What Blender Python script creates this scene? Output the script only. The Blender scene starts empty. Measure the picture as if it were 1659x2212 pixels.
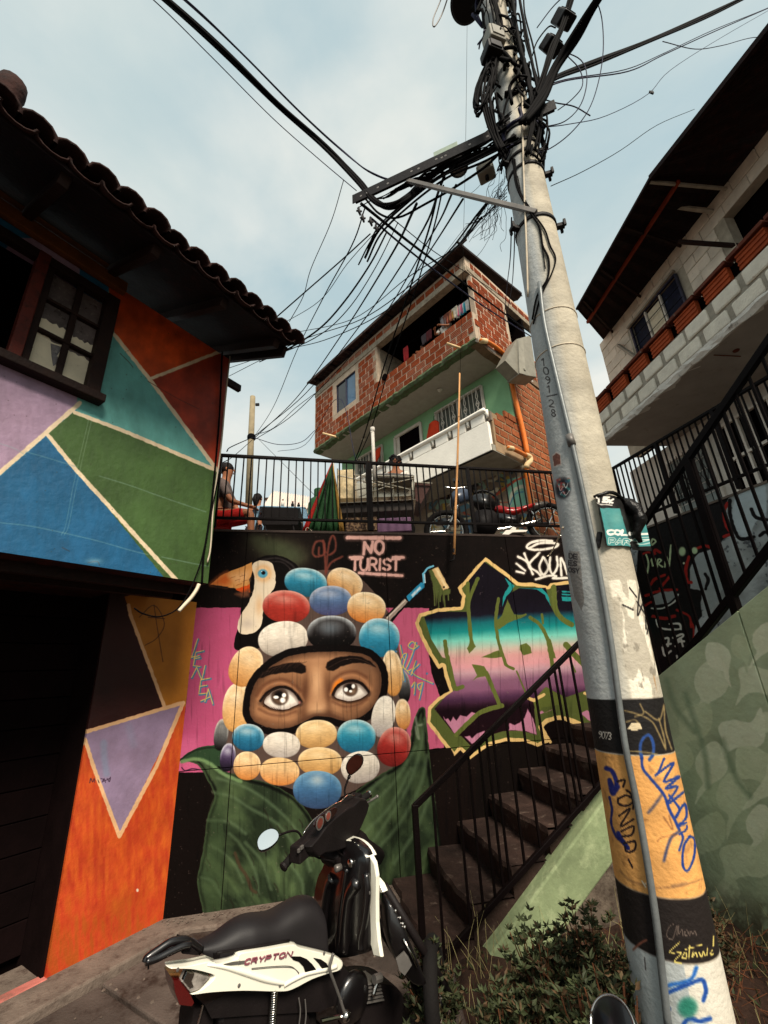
import bpy, math, random
import numpy as np
from mathutils import Vector
random.seed(7)
rng = np.random.default_rng(5)
SC = bpy.context.scene
COL = SC.collection
# ------------------------------------------------------------------ camera
W_, H_, F_ = 1659.0, 2212.0, 922.39
PIT, ROLL = math.radians(20.2445), math.radians(-2.6755)
CAM = np.array([0.0, 0.0, 1.7])
cd = bpy.data.cameras.new('camera'); cam = bpy.data.objects.new('camera', cd); COL.objects.link(cam)
cam.location = CAM; cd.sensor_fit = 'HORIZONTAL'; cd.sensor_width = 36; cd.lens = 36 * F_ / W_
cd.clip_start = 0.05; cd.clip_end = 3000
from mathutils import Matrix
cam.matrix_world = Matrix.Translation(Vector(CAM)) @ Matrix.Rotation(math.pi/2 + PIT, 4, 'X') @ Matrix.Rotation(ROLL, 4, 'Z')
SC.camera = cam
# ------------------------------------------------------------------ light
SUN_EL, SUN_AZ = math.radians(46), math.radians(157)      # azimuth from +Y clockwise
world = bpy.data.worlds.new('World'); SC.world = world; world.use_nodes = True
nt = world.node_tree; N = nt.nodes; L = nt.links
for n in list(N): N.remove(n)
out = N.new('ShaderNodeOutputWorld'); bg = N.new('ShaderNodeBackground'); bg.inputs['Strength'].default_value = 0.121
sky = N.new('ShaderNodeTexSky'); sky.sky_type = 'NISHITA'; sky.sun_disc = False
sky.sun_elevation = SUN_EL; sky.sun_rotation = SUN_AZ; sky.air_density = 1.3; sky.dust_density = 2.0
tc = N.new('ShaderNodeTexCoord')
mp = N.new('ShaderNodeMapping'); mp.inputs['Scale'].default_value = (1.0, 1.0, 2.2); mp.inputs['Rotation'].default_value = (0.2, 0.3, 0.5)
L.new(tc.outputs['Generated'], mp.inputs['Vector'])
n1 = N.new('ShaderNodeTexNoise'); n1.inputs['Scale'].default_value = 1.6; n1.inputs['Detail'].default_value = 7; n1.inputs['Roughness'].default_value = 0.52; n1.inputs['Distortion'].default_value = 0.35
L.new(mp.outputs['Vector'], n1.inputs['Vector'])
n2 = N.new('ShaderNodeTexNoise'); n2.inputs['Scale'].default_value = 2.6; n2.inputs['Detail'].default_value = 6; n2.inputs['Distortion'].default_value = 0.2
L.new(mp.outputs['Vector'], n2.inputs['Vector'])
cr = N.new('ShaderNodeValToRGB'); cr.color_ramp.elements[0].position = 0.36; cr.color_ramp.elements[1].position = 0.62
L.new(n1.outputs['Fac'], cr.inputs['Fac'])
# cloud brightness: pale grey to warm white, varied by noise
cc = N.new('ShaderNodeValToRGB'); cc.color_ramp.elements[0].position = 0.3; cc.color_ramp.elements[1].position = 0.72
cc.color_ramp.elements[0].color = (2.65, 3.15, 3.15, 1); cc.color_ramp.elements[1].color = (4.2, 4.15, 3.85, 1)
L.new(n2.outputs['Fac'], cc.inputs['Fac'])
tint = N.new('ShaderNodeMixRGB'); tint.blend_type = 'MIX'; tint.inputs['Fac'].default_value = 0.86
tint.inputs['Color2'].default_value = (2.35, 3.0, 3.06, 1)
L.new(sky.outputs['Color'], tint.inputs['Color1'])
mx = N.new('ShaderNodeMixRGB'); L.new(cr.outputs['Color'], mx.inputs['Fac']); L.new(tint.outputs['Color'], mx.inputs['Color1']); L.new(cc.outputs['Color'], mx.inputs['Color2'])
L.new(mx.outputs['Color'], bg.inputs['Color']); L.new(bg.outputs['Background'], out.inputs['Surface'])
sl = bpy.data.lights.new('sun', 'SUN'); sl.energy = 3.4; sl.angle = math.radians(20); sl.color = (1.0, 0.9, 0.76)
so = bpy.data.objects.new('sun', sl); COL.objects.link(so)
sd = Vector((math.sin(SUN_AZ)*math.cos(SUN_EL), math.cos(SUN_AZ)*math.cos(SUN_EL), math.sin(SUN_EL)))
so.rotation_euler = (-sd).to_track_quat('-Z', 'Y').to_euler(); so.location = (4, -6, 12)
SC.view_settings.view_transform = 'Standard'; SC.view_settings.look = 'None'; SC.view_settings.exposure = 0.86; SC.view_settings.gamma = 1
SC.view_settings.use_curve_mapping = False
SC.render.engine = 'CYCLES'; SC.cycles.max_bounces = 5; SC.cycles.diffuse_bounces = 3

# ------------------------------------------------------------------ picture measuring: photo point -> direction in the place
def ray(px, py):
    x, y = px - W_/2, py - H_/2
    c, s = math.cos(ROLL), math.sin(ROLL)
    X = (c*x + s*y)/F_; U = -(-s*x + c*y)/F_
    cp, sp = math.cos(PIT), math.sin(PIT)
    return np.array([X, cp - sp*U, sp + cp*U])
def proj(p):
    d = np.asarray(p, float) - CAM; cp, sp = math.cos(PIT), math.sin(PIT)
    fw = d[..., 1]*cp + d[..., 2]*sp; up = -d[..., 1]*sp + d[..., 2]*cp
    fw = np.where(fw < 0.02, 0.02, fw)
    X = d[..., 0]/fw*F_; Y = -up/fw*F_; c, s = math.cos(ROLL), math.sin(ROLL)
    return W_/2 + c*X - s*Y, H_/2 + s*X + c*Y
class Plane:      # vertical plane; d = its horizontal direction, n = its normal on the camera's side
    def __init__(s, p, az):
        a = math.radians(az); s.p = np.array(p, float); s.az = az
        s.d = np.array([math.sin(a), math.cos(a), 0]); s.n = np.array([math.cos(a), -math.sin(a), 0])
        if (CAM - s.p) @ s.n < 0: s.n = -s.n
    def off(s, k):
        q = Plane(s.p + s.n*k, s.az); q.n = s.n; return q
    def hit(s, px, py, k=0.0):
        r = ray(px, py); return CAM + r*((s.p + s.n*k - CAM) @ s.n)/(r @ s.n)
    def u(s, q): return float((np.asarray(q) - s.p) @ s.d)
    def pt(s, u, z, k=0.0):
        q = s.p + s.d*u + s.n*k; return np.array([q[0], q[1], z])
def hitz(px, py, z): r = ray(px, py); return CAM + r*(z - CAM[2])/r[2]
def aty(px, py, y): r = ray(px, py); return CAM + r*y/r[1]
def fr(x0, y0, w, zw=1659):       # photo crop (origin x0,y0, width w) -> measuring frame
    k = 1659/2500; s = w/zw*k
    return lambda x, y: (x*s + x0*k, y*s + y0*k)
fm = fr(550, 1700, 900); fk = fr(1300, 1700, 700); fc = fr(1100, 0, 900); f3 = fr(0, 1000, 1250); f5 = fr(0, 2111, 1250)
f6 = fr(1250, 2111, 1250); f4 = fr(1250, 1000, 1250); f2 = fr(1250, 0, 1250); f7 = fr(950, 750, 900); fD = fr(0, 1700, 800); fE = fr(0, 2500, 800)
fR = fr(1800, 800, 700); fG = fr(1850, 1500, 650); fS = fr(1300, 2500, 700); fP = fr(1900, 2100, 600, 1076); fA = fr(700, 1400, 600); fB = fr(1200, 1400, 700)
fQ = fr(750, 2400, 700); fT = fr(450, 2900, 850); fC = fr(0, 600, 800); fN = fr(1000, 1200, 700); fO = fr(1200, 850, 550)

# ------------------------------------------------------------------ naming
def tag(o, label=None, cat=None, group=None, kind=None):
    if label: o['label'] = label
    if cat: o['category'] = cat
    if group: o['group'] = group
    if kind: o['kind'] = kind
    return o
def empty(name, loc, label, cat, group=None):
    o = bpy.data.objects.new(name, None); COL.objects.link(o); o.location = tuple(float(v) for v in loc); o.empty_display_size = .1
    return tag(o, label, cat, group)
def put(o, parent):
    if parent is not None:
        o.parent = parent
        p = Vector((0, 0, 0)); q = parent
        while q is not None: p = p + q.location; q = q.parent
        o.location = Vector(o.location) - p
    return o
def copy_tree(o, parent=None):
    c = o.copy(); COL.objects.link(c)
    if parent is not None: c.parent = parent
    for ch in [x for x in bpy.data.objects if x.parent == o]: copy_tree(ch, c)
    return c

# ------------------------------------------------------------------ mesh building
def nrm(v): v = np.asarray(v, float); return v/(np.linalg.norm(v) + 1e-12)
def smoothpath(pts, k=6):
    P = [np.asarray(p, float) for p in pts]
    if len(P) < 3: return P
    P = [2*P[0]-P[1]] + P + [2*P[-1]-P[-2]]; o = []
    for i in range(1, len(P)-2):
        a, b, c, d = P[i-1:i+3]
        for j in range(k):
            t = j/k; o.append(.5*((2*b) + (c-a)*t + (2*a-5*b+4*c-d)*t*t + (3*b-a-3*c+d)*t**3))
    o.append(P[-2]); return o
def closedpath(pts, k=5):
    P = [np.asarray(p, float) for p in pts]; n = len(P); o = []
    for i in range(n):
        a, b, c, d = P[i-1], P[i], P[(i+1) % n], P[(i+2) % n]
        for j in range(k):
            t = j/k; o.append(.5*((2*b) + (c-a)*t + (2*a-5*b+4*c-d)*t*t + (3*b-a-3*c+d)*t**3))
    return o
class MB:
    def __init__(s): s.v = []; s.f = []; s.uv = None
    def add(s, V, F):
        b = len(s.v); s.v += [tuple(map(float, q)) for q in V]; s.f += [tuple(b+i for i in f) for f in F]; return s
    def box(s, c, ax, hx, hy, hz):       # centre, 3 axes, half sizes
        c = np.asarray(c, float); a, b, d = [nrm(q) for q in ax]
        V = [c + a*hx*i + b*hy*j + d*hz*k for i in (-1, 1) for j in (-1, 1) for k in (-1, 1)]
        return s.add(V, [(0, 1, 3, 2), (4, 6, 7, 5), (0, 4, 5, 1), (2, 3, 7, 6), (0, 2, 6, 4), (1, 5, 7, 3)])
    def bar(s, p, q, w, h=None, up=(0, 0, 1)):
        p, q = np.asarray(p, float), np.asarray(q, float); a = nrm(q-p); up = np.asarray(up, float)
        if abs(a @ up) > .95: up = np.array([0.3, 1, 0])
        b = nrm(np.cross(a, up)); d = np.cross(b, a)
        return s.box((p+q)/2, (a, b, d), np.linalg.norm(q-p)/2, w/2, (h or w)/2)
    def prism(s, poly, vec):
        P = [np.asarray(p, float) for p in poly]; n = len(P); vec = np.asarray(vec, float)
        return s.add(P + [p+vec for p in P], [tuple(range(n)), tuple(range(2*n-1, n-1, -1))] + [(i, i+n, (i+1) % n+n, (i+1) % n) for i in range(n)])
    def tube(s, pts, r, n=8, cap=True, flat=None):
        P = [np.asarray(p, float) for p in pts]; m = len(P)
        R = r if hasattr(r, '__len__') else [r]*m
        ref = np.array([0.13, 0.31, 0.94]); V = []; pb = None
        for i in range(m):
            t = nrm(P[min(i+1, m-1)] - P[max(i-1, 0)])
            if pb is None:
                pb = nrm(np.cross(t, ref if abs(t @ ref) < .9 else np.array([1, 0, 0])))
            else: pb = nrm(pb - t*(pb @ t))
            c = np.cross(t, pb)
            for k in range(n):
                a = 2*math.pi*k/n; V.append(P[i] + (pb*math.cos(a) + c*math.sin(a))*R[i])
        F = [(i*n+k, i*n+(k+1) % n, (i+1)*n+(k+1) % n, (i+1)*n+k) for i in range(m-1) for k in range(n)]
        if cap: F += [tuple(range(n-1, -1, -1)), tuple(range((m-1)*n, m*n))]
        return s.add(V, F)
    def lathe(s, base, axis, prof, n=20):  # prof: (r, h)
        base = np.asarray(base, float); a = nrm(axis); b = nrm(np.cross(a, (0.2, .9, .1) if abs(a[1]) < .8 else (1, 0, .1))); c = np.cross(a, b)
        V = [base + a*h + (b*math.cos(2*math.pi*k/n) + c*math.sin(2*math.pi*k/n))*r for r, h in prof for k in range(n)]
        m = len(prof)
        F = [(i*n+k, i*n+(k+1) % n, (i+1)*n+(k+1) % n, (i+1)*n+k) for i in range(m-1) for k in range(n)] + [tuple(range(n-1, -1, -1)), tuple(range((m-1)*n, m*n))]
        return s.add(V, F)
    def puff(s, poly, vec, bulge=0.5, rings=3):
        """closed outline extruded by vec; the face at +vec side is rounded like moulded plastic"""
        P = [np.asarray(p, float) for p in poly]; n = len(P); c = sum(P)/n; vec = np.asarray(vec, float)
        V = list(P); F = [tuple(range(n-1, -1, -1))]
        lay = [(0.0, 0.0)] + [(0.30*math.sin(math.pi/2*i/rings)**1.5*bulge*1.0 if False else bulge*(1-math.cos(math.pi/2*i/rings)), math.sin(math.pi/2*i/rings)) for i in range(1, rings+1)]
        for k, (sh, h) in enumerate(lay[1:]):
            V += [p + (c-p)*sh*0.5 + vec*h for p in P]
            b = (k+1)*n; a = k*n
            F += [(a+i, a+(i+1) % n, b+(i+1) % n, b+i) for i in range(n)]
        F.append(tuple(range(rings*n, (rings+1)*n)))
        return s.add(V, F)
    def sph(s, c, r, n=12, m=8, sc=(1, 1, 1)):
        c = np.asarray(c, float); V = []; F = []
        for i in range(m+1):
            t = math.pi*i/m
            for k in range(n):
                a = 2*math.pi*k/n; V.append(c + np.array([math.sin(t)*math.cos(a)*sc[0], math.sin(t)*math.sin(a)*sc[1], math.cos(t)*sc[2]])*r)
        for i in range(m):
            for k in range(n): F.append((i*n+k, (i+1)*n+k, (i+1)*n+(k+1) % n, i*n+(k+1) % n))
        return s.add(V, F)
    def build(s, name, mat, parent=None, smooth=False, bevel=0, subd=0, origin=None, auto=None):
        V = np.array(s.v, float)
        o0 = V.mean(0) if origin is None else np.asarray(origin, float)
        me = bpy.data.meshes.new(name); me.from_pydata([tuple(q) for q in (V - o0)], [], s.f)
        me.materials.append(mat)
        bmn(me)
        if smooth: me.polygons.foreach_set('use_smooth', [True]*len(me.polygons))
        ob = bpy.data.objects.new(name, me); COL.objects.link(ob); ob.location = tuple(o0)
        if bevel:
            m = ob.modifiers.new('bevel', 'BEVEL'); m.width = bevel; m.segments = 2; m.limit_method = 'ANGLE'; m.angle_limit = math.radians(35)
        if subd:
            m = ob.modifiers.new('subd', 'SUBSURF'); m.levels = subd; m.render_levels = subd
        put(ob, parent); return ob
import bmesh
def bmn(me):
    b = bmesh.new(); b.from_mesh(me); bmesh.ops.recalc_face_normals(b, faces=b.faces); b.to_mesh(me); b.free()
def ellipsoid(name, c, r, mat, parent, sc=(1, 1, 1), n=14, m=10): return MB().sph(c, r, n, m, sc).build(name, mat, parent, smooth=True)

# ------------------------------------------------------------------ materials
def lin(c): return tuple((v/255/12.92 if v/255 <= .04045 else ((v/255+.055)/1.055)**2.4) for v in c)
MATS = {}
def mat(name, col, rough=.7, metal=0, var=.18, vscale=6, bump=.15, bscale=40, col2=None, c2pos=(.5, .7), spec=.18, coat=0, wave=None, emit=None, alpha=None, trans=0):
    if name in MATS: return MATS[name]
    m = bpy.data.materials.new(name); m.use_nodes = True; t = m.node_tree; N = t.nodes; L = t.links; b = N['Principled BSDF']
    b.inputs['Roughness'].default_value = rough; b.inputs['Metallic'].default_value = metal; b.inputs['Specular IOR Level'].default_value = spec
    b.inputs['Coat Weight'].default_value = coat
    if trans: b.inputs['Transmission Weight'].default_value = trans
    c = lin(col)
    tc = N.new('ShaderNodeTexCoord'); geo = N.new('ShaderNodeNewGeometry')
    n = N.new('ShaderNodeTexNoise'); n.inputs['Scale'].default_value = vscale; n.inputs['Detail'].default_value = 6; n.inputs['Roughness'].default_value = .6
    L.new(geo.outputs['Position'], n.inputs['Vector'])
    r = N.new('ShaderNodeValToRGB'); r.color_ramp.elements[0].position = .3; r.color_ramp.elements[1].position = .7
    r.color_ramp.elements[0].color = (*[v*(1-var) for v in c], 1); r.color_ramp.elements[1].color = (*[min(v*(1+var), .95) for v in c], 1)
    L.new(n.outputs['Fac'], r.inputs['Fac']); outc = r.outputs['Color']
    if col2:
        n3 = N.new('ShaderNodeTexNoise'); n3.inputs['Scale'].default_value = vscale*2.3; n3.inputs['Detail'].default_value = 8; n3.inputs['Roughness'].default_value = .7
        L.new(geo.outputs['Position'], n3.inputs['Vector'])
        r3 = N.new('ShaderNodeValToRGB'); r3.color_ramp.elements[0].position = c2pos[0]; r3.color_ramp.elements[1].position = c2pos[1]
        L.new(n3.outputs['Fac'], r3.inputs['Fac'])
        x = N.new('ShaderNodeMixRGB'); x.inputs['Color2'].default_value = (*lin(col2), 1); L.new(r3.outputs['Color'], x.inputs['Fac']); L.new(outc, x.inputs['Color1']); outc = x.outputs['Color']
    # each object a little different
    oi = N.new('ShaderNodeObjectInfo'); hs = N.new('ShaderNodeHueSaturation'); mr = N.new('ShaderNodeMapRange')
    mr.inputs['To Min'].default_value = 1-var*.6; mr.inputs['To Max'].default_value = 1+var*.6; L.new(oi.outputs['Random'], mr.inputs['Value']); L.new(mr.outputs['Result'], hs.inputs['Value'])
    L.new(outc, hs.inputs['Color']); L.new(hs.outputs['Color'], b.inputs['Base Color'])
    if bump:
        n2 = N.new('ShaderNodeTexNoise'); n2.inputs['Scale'].default_value = bscale; n2.inputs['Detail'].default_value = 5; L.new(geo.outputs['Position'], n2.inputs['Vector'])
        bp = N.new('ShaderNodeBump'); bp.inputs['Strength'].default_value = bump; bp.inputs['Distance'].default_value = .01; L.new(n2.outputs['Fac'], bp.inputs['Height']); L.new(bp.outputs['Normal'], b.inputs['Normal'])
        mr2 = N.new('ShaderNodeMapRange'); mr2.inputs['To Min'].default_value = max(rough-.12, .03); mr2.inputs['To Max'].default_value = min(rough+.12, 1); L.new(n.outputs['Fac'], mr2.inputs['Value']); L.new(mr2.outputs['Result'], b.inputs['Roughness'])
    if emit: b.inputs['Emission Color'].default_value = (*lin(emit[0]), 1); b.inputs['Emission Strength'].default_value = emit[1]
    MATS[name] = m; return m
def imgmat(name, canvas, rough=.75, grime=.25, bump=.2, bscale=30, spec=.16):
    h, w = canvas.c.shape[:2]
    im = bpy.data.images.new(name, w, h, alpha=False)
    lum_ = canvas.c.mean(-1, keepdims=True); canvas.c *= np.clip(.22 + lum_*4.6, .22, 1)
    px = np.ones((h, w, 4), np.float32); px[..., :3] = np.clip(canvas.c, 0, 1); im.pixels.foreach_set(px.ravel()); im.update()
    m = bpy.data.materials.new(name); m.use_nodes = True; t = m.node_tree; N = t.nodes; L = t.links; b = N['Principled BSDF']
    b.inputs['Roughness'].default_value = rough; b.inputs['Specular IOR Level'].default_value = spec
    ti = N.new('ShaderNodeTexImage'); ti.image = im; ti.extension = 'EXTEND'; uv = N.new('ShaderNodeUVMap'); L.new(uv.outputs['UV'], ti.inputs['Vector'])
    geo = N.new('ShaderNodeNewGeometry')
    n = N.new('ShaderNodeTexNoise'); n.inputs['Scale'].default_value = 3.5; n.inputs['Detail'].default_value = 9; n.inputs['Roughness'].default_value = .68; L.new(geo.outputs['Position'], n.inputs['Vector'])
    r = N.new('ShaderNodeValToRGB'); r.color_ramp.elements[0].position = .3; r.color_ramp.elements[1].position = .68
    g = 1-grime; r.color_ramp.elements[0].color = (g*.97, g*.94, g*.9, 1); r.color_ramp.elements[1].color = (1, 1, 1, 1); L.new(n.outputs['Fac'], r.inputs['Fac'])
    x = N.new('ShaderNodeMixRGB'); x.blend_type = 'MULTIPLY'; x.inputs['Fac'].default_value = 1; L.new(ti.outputs['Color'], x.inputs['Color1']); L.new(r.outputs['Color'], x.inputs['Color2']); L.new(x.outputs['Color'], b.inputs['Base Color'])
    n2 = N.new('ShaderNodeTexNoise'); n2.inputs['Scale'].default_value = bscale; n2.inputs['Detail'].default_value = 6; L.new(geo.outputs['Position'], n2.inputs['Vector'])
    bp = N.new('ShaderNodeBump'); bp.inputs['Strength'].default_value = bump*1.15; bp.inputs['Distance'].default_value = .012
    ad_ = N.new('ShaderNodeMath'); ad_.operation = 'MULTIPLY_ADD'; ad_.inputs[1].default_value = 1.0; L.new(n.outputs['Fac'], ad_.inputs[0]); L.new(n2.outputs['Fac'], ad_.inputs[2]); L.new(ad_.outputs['Value'], bp.inputs['Height']); L.new(bp.outputs['Normal'], b.inputs['Normal'])
    mr2 = N.new('ShaderNodeMapRange'); mr2.inputs['To Min'].default_value = rough-.15; mr2.inputs['To Max'].default_value = min(rough+.15, 1); L.new(n.outputs['Fac'], mr2.inputs['Value']); L.new(mr2.outputs['Result'], b.inputs['Roughness'])
    return m

# ------------------------------------------------------------------ wall painting (flat print on real walls)
def vnoise(x, y, s, seed=0):
    """value noise on arrays"""
    x = np.asarray(x)/s + seed*17.3; y = np.asarray(y)/s + seed*9.1
    xi = np.floor(x); yi = np.floor(y); fx = x-xi; fy = y-yi; fx = fx*fx*(3-2*fx); fy = fy*fy*(3-2*fy)
    def h(a, b): v = np.sin(a*127.1 + b*311.7 + seed*3.3)*43758.5453; return v - np.floor(v)
    return (h(xi, yi)*(1-fx) + h(xi+1, yi)*fx)*(1-fy) + (h(xi, yi+1)*(1-fx) + h(xi+1, yi+1)*fx)*fy
def fbm(x, y, s, seed=0, o=4): return sum(vnoise(x, y, s/2**i, seed+i)*.5**i for i in range(o))/sum(.5**i for i in range(o))
class Canvas:
    def __init__(s, P3, base=(20, 14, 12)):
        x, y = proj(P3); s.x = x.astype(np.float32); s.y = y.astype(np.float32)
        s.c = np.zeros(P3.shape[:2] + (3,), np.float32); s.c[:] = np.array(base)/255
        s.valid = None
    def sub(s, pts, pad):
        P = np.asarray(pts, float); x0, y0 = P.min(0)-pad; x1, y1 = P.max(0)+pad
        m = (s.x > x0) & (s.x < x1) & (s.y > y0) & (s.y < y1)
        if s.valid is not None: m &= s.valid
        r = np.where(m.any(1))[0]; c = np.where(m.any(0))[0]
        if len(r) == 0: return None
        return slice(r[0], r[-1]+1), slice(c[0], c[-1]+1)
    def blend(s, sl, a, col):
        if s.valid is not None: a = a*s.valid[sl]
        col = np.asarray(col, np.float32)
        if col.ndim == 1: col = col/255
        s.c[sl] = s.c[sl]*(1-a[..., None]) + col*a[..., None]
    def sdpoly(s, P, sl):
        X = s.x[sl]; Y = s.y[sl]; d = np.full(X.shape, 1e9, np.float32); ins = np.zeros(X.shape, bool); n = len(P)
        for i in range(n):
            ax, ay = P[i]; bx, by = P[(i+1) % n]; ex, ey = bx-ax, by-ay; L2 = ex*ex+ey*ey+1e-9
            t = np.clip(((X-ax)*ex + (Y-ay)*ey)/L2, 0, 1); d = np.minimum(d, (X-ax-t*ex)**2 + (Y-ay-t*ey)**2)
            if ay != by:
                c = ((Y < ay) != (Y < by)) & (X < (bx-ax)*(Y-ay)/(by-ay) + ax); ins ^= c
        d = np.sqrt(d); return np.where(ins, -d, d)
    def poly(s, P, col, soft=1.2, grow=0, op=1, curve=False, f=None):
        if f: P = [f(*p) for p in P]
        if curve: P = [tuple(p) for p in closedpath(P)]
        sl = s.sub(P, grow+soft+2)
        if sl is None: return
        d = s.sdpoly(P, sl) - grow + (vnoise(s.x[sl], s.y[sl], 7, 3)-.5)*min(1.6, .5+soft)
        a = np.clip(.5 - d/soft, 0, 1)*op; s.blend(sl, a, col); return sl, d
    def stroke(s, P, w, col, soft=1.2, op=1, curve=True, f=None, taper=0):
        if f: P = [f(*p) for p in P]
        if curve and len(P) > 2: P = [tuple(p) for p in smoothpath(P, 5)]
        sl = s.sub(P, w+soft+2)
        if sl is None: return
        X = s.x[sl]; Y = s.y[sl]; d = np.full(X.shape, 1e9, np.float32); n = len(P)-1
        for i in range(n):
            ax, ay = P[i]; bx, by = P[i+1]; ex, ey = bx-ax, by-ay; L2 = ex*ex+ey*ey+1e-9
            t = np.clip(((X-ax)*ex + (Y-ay)*ey)/L2, 0, 1)
            dd = np.sqrt((X-ax-t*ex)**2 + (Y-ay-t*ey)**2)
            if taper: dd = dd + taper*w/2*((i+t)/n)
            d = np.minimum(d, dd)
        d = d + (vnoise(s.x[sl], s.y[sl], 6, 5)-.5)*min(1.5, w*.22)
        a = np.clip(.5 - (d-w/2)/soft, 0, 1)*op; s.blend(sl, a, col)
    def glow(s, cx, cy, rx, ry, col, op=1, rot=0, f=None, p=1.0):
        if f: x1, y1 = f(cx+rx, cy+ry); cx, cy = f(cx, cy); rx, ry = abs(x1-cx), abs(y1-cy)
        R = max(rx, ry)*2.2; sl = s.sub([(cx-R, cy-R), (cx+R, cy+R)], 1)
        if sl is None: return
        c, q = math.cos(math.radians(rot)), math.sin(math.radians(rot)); dx = s.x[sl]-cx; dy = s.y[sl]-cy
        a = np.exp(-(((dx*c+dy*q)/rx)**2 + ((-dx*q+dy*c)/ry)**2)**p)*op; s.blend(sl, a, col)
    def rep(s, mask_fn): pass
# stroke letters on a unit cell, y up
FONT = {'A': [[(0, 0), (.5, 1), (1, 0)], [(.2, .4), (.8, .4)]], 'B': [[(0, 0), (0, 1), (.7, 1), (.85, .75), (.7, .52), (0, .52)], [(.7, .52), (.95, .26), (.75, 0), (0, 0)]],
 'C': [[(1, .85), (.6, 1), (.15, .85), (0, .5), (.15, .12), (.6, 0), (1, .15)]], 'D': [[(0, 0), (0, 1), (.6, 1), (1, .65), (1, .35), (.6, 0), (0, 0)]],
 'E': [[(1, 1), (0, 1), (0, 0), (1, 0)], [(0, .5), (.8, .5)]], 'H': [[(0, 0), (0, 1)], [(1, 0), (1, 1)], [(0, .5), (1, .5)]], 'I': [[(.5, 0), (.5, 1)]],
 'J': [[(1, 1), (1, .25), (.6, 0), (.1, .15)]], 'K': [[(0, 0), (0, 1)], [(1, 1), (0, .45), (1, 0)]], 'L': [[(0, 1), (0, 0), (.9, 0)]], 'M': [[(0, 0), (.1, 1), (.5, .4), (.9, 1), (1, 0)]],
 'N': [[(0, 0), (0, 1), (1, 0), (1, 1)]], 'O': [[(.5, 1), (.1, .85), (0, .5), (.1, .15), (.5, 0), (.9, .15), (1, .5), (.9, .85), (.5, 1)]], 'P': [[(0, 0), (0, 1), (.75, 1), (.95, .75), (.75, .48), (0, .48)]],
 'R': [[(0, 0), (0, 1), (.75, 1), (.95, .75), (.75, .5), (0, .5)], [(.5, .5), (1, 0)]], 'S': [[(1, .85), (.5, 1), (.05, .78), (.3, .52), (.8, .42), (.95, .18), (.5, 0), (0, .14)]], 'T': [[(0, 1), (1, 1)], [(.5, 1), (.5, 0)]],
 'U': [[(0, 1), (0, .3), (.3, 0), (.7, 0), (1, .3), (1, 1)]], 'V': [[(0, 1), (.5, 0), (1, 1)]], 'W': [[(0, 1), (.25, 0), (.5, .7), (.75, 0), (1, 1)]], 'Y': [[(0, 1), (.5, .5), (1, 1)], [(.5, .5), (.5, 0)]],
 '0': [[(.5, 1), (.05, .8), (.05, .2), (.5, 0), (.95, .2), (.95, .8), (.5, 1)]], '1': [[(.1, .75), (.5, 1), (.5, 0)]], '2': [[(0, .8), (.5, 1), (.95, .75), (.6, .4), (0, 0), (1, 0)]], '3': [[(0, .9), (.5, 1), (.9, .75), (.4, .52), (.95, .25), (.5, 0), (0, .1)]],
 '5': [[(.95, 1), (.1, 1), (.05, .55), (.6, .6), (.95, .3), (.6, 0), (0, .1)]], '7': [[(0, 1), (1, 1), (.35, 0)]], '8': [[(.5, .52), (.1, .75), (.5, 1), (.9, .75), (.5, .52), (.05, .25), (.5, 0), (.95, .25), (.5, .52)]],
 '9': [[(.95, .7), (.5, .5), (.05, .75), (.5, 1), (.95, .75), (.85, .3), (.4, 0)]], '/': [[(0, 0), (1, 1)]], '.': [[(.4, 0), (.5, .05)]], '-': [[(.1, .5), (.9, .5)]], ' ': []}
def letters(text, o, ux, uy, gap=.25):
    """polylines of text; o = lower left of first cell, ux/uy = cell vectors"""
    o = np.array(o, float); ux = np.array(ux, float); uy = np.array(uy, float); R = []
    for ch in text:
        k = .35 if ch in 'I.' else 1
        for pl in FONT.get(ch, []): R.append([tuple(o + ux*(p[0] if k == 1 else (p[0]-.5)*1+.17) + uy*p[1]) for p in pl])
        o = o + ux*(k+gap)
    return R
def wallgrid(pl, u0, u1, z0, z1, res, k=0):
    nu = int((u1-u0)/res); nz = int((z1-z0)/res)
    U, Z = np.meshgrid(np.linspace(u0, u1, nu), np.linspace(z0, z1, nz))
    P = pl.p[None, None, :] + pl.d*U[..., None] + pl.n*k; P[..., 2] = Z; return P
def panel(name, pl, poly_uz, m, rect, k0, k1, parent=None, bevel=0):
    """flat slab on a wall plane between offsets k0 (back) and k1 (front), UV-mapped by its wall position"""
    b = MB(); b.prism([pl.pt(u, z, k1) for u, z in poly_uz], pl.n*(k0-k1))
    o = b.build(name, m, parent); me = o.data; uvl = me.uv_layers.new(name='UVMap')
    off = Vector((0, 0, 0)); q = o
    while q is not None: off = off + q.location; q = q.parent
    u0, u1, z0, z1 = rect
    for lp in me.loops:
        w = me.vertices[lp.vertex_index].co + off; uvl.data[lp.index].uv = ((pl.u(w)-u0)/(u1-u0), (w[2]-z0)/(z1-z0))
    if bevel:
        mo = o.modifiers.new('bevel', 'BEVEL'); mo.width = bevel; mo.segments = 2
    return o

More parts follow.
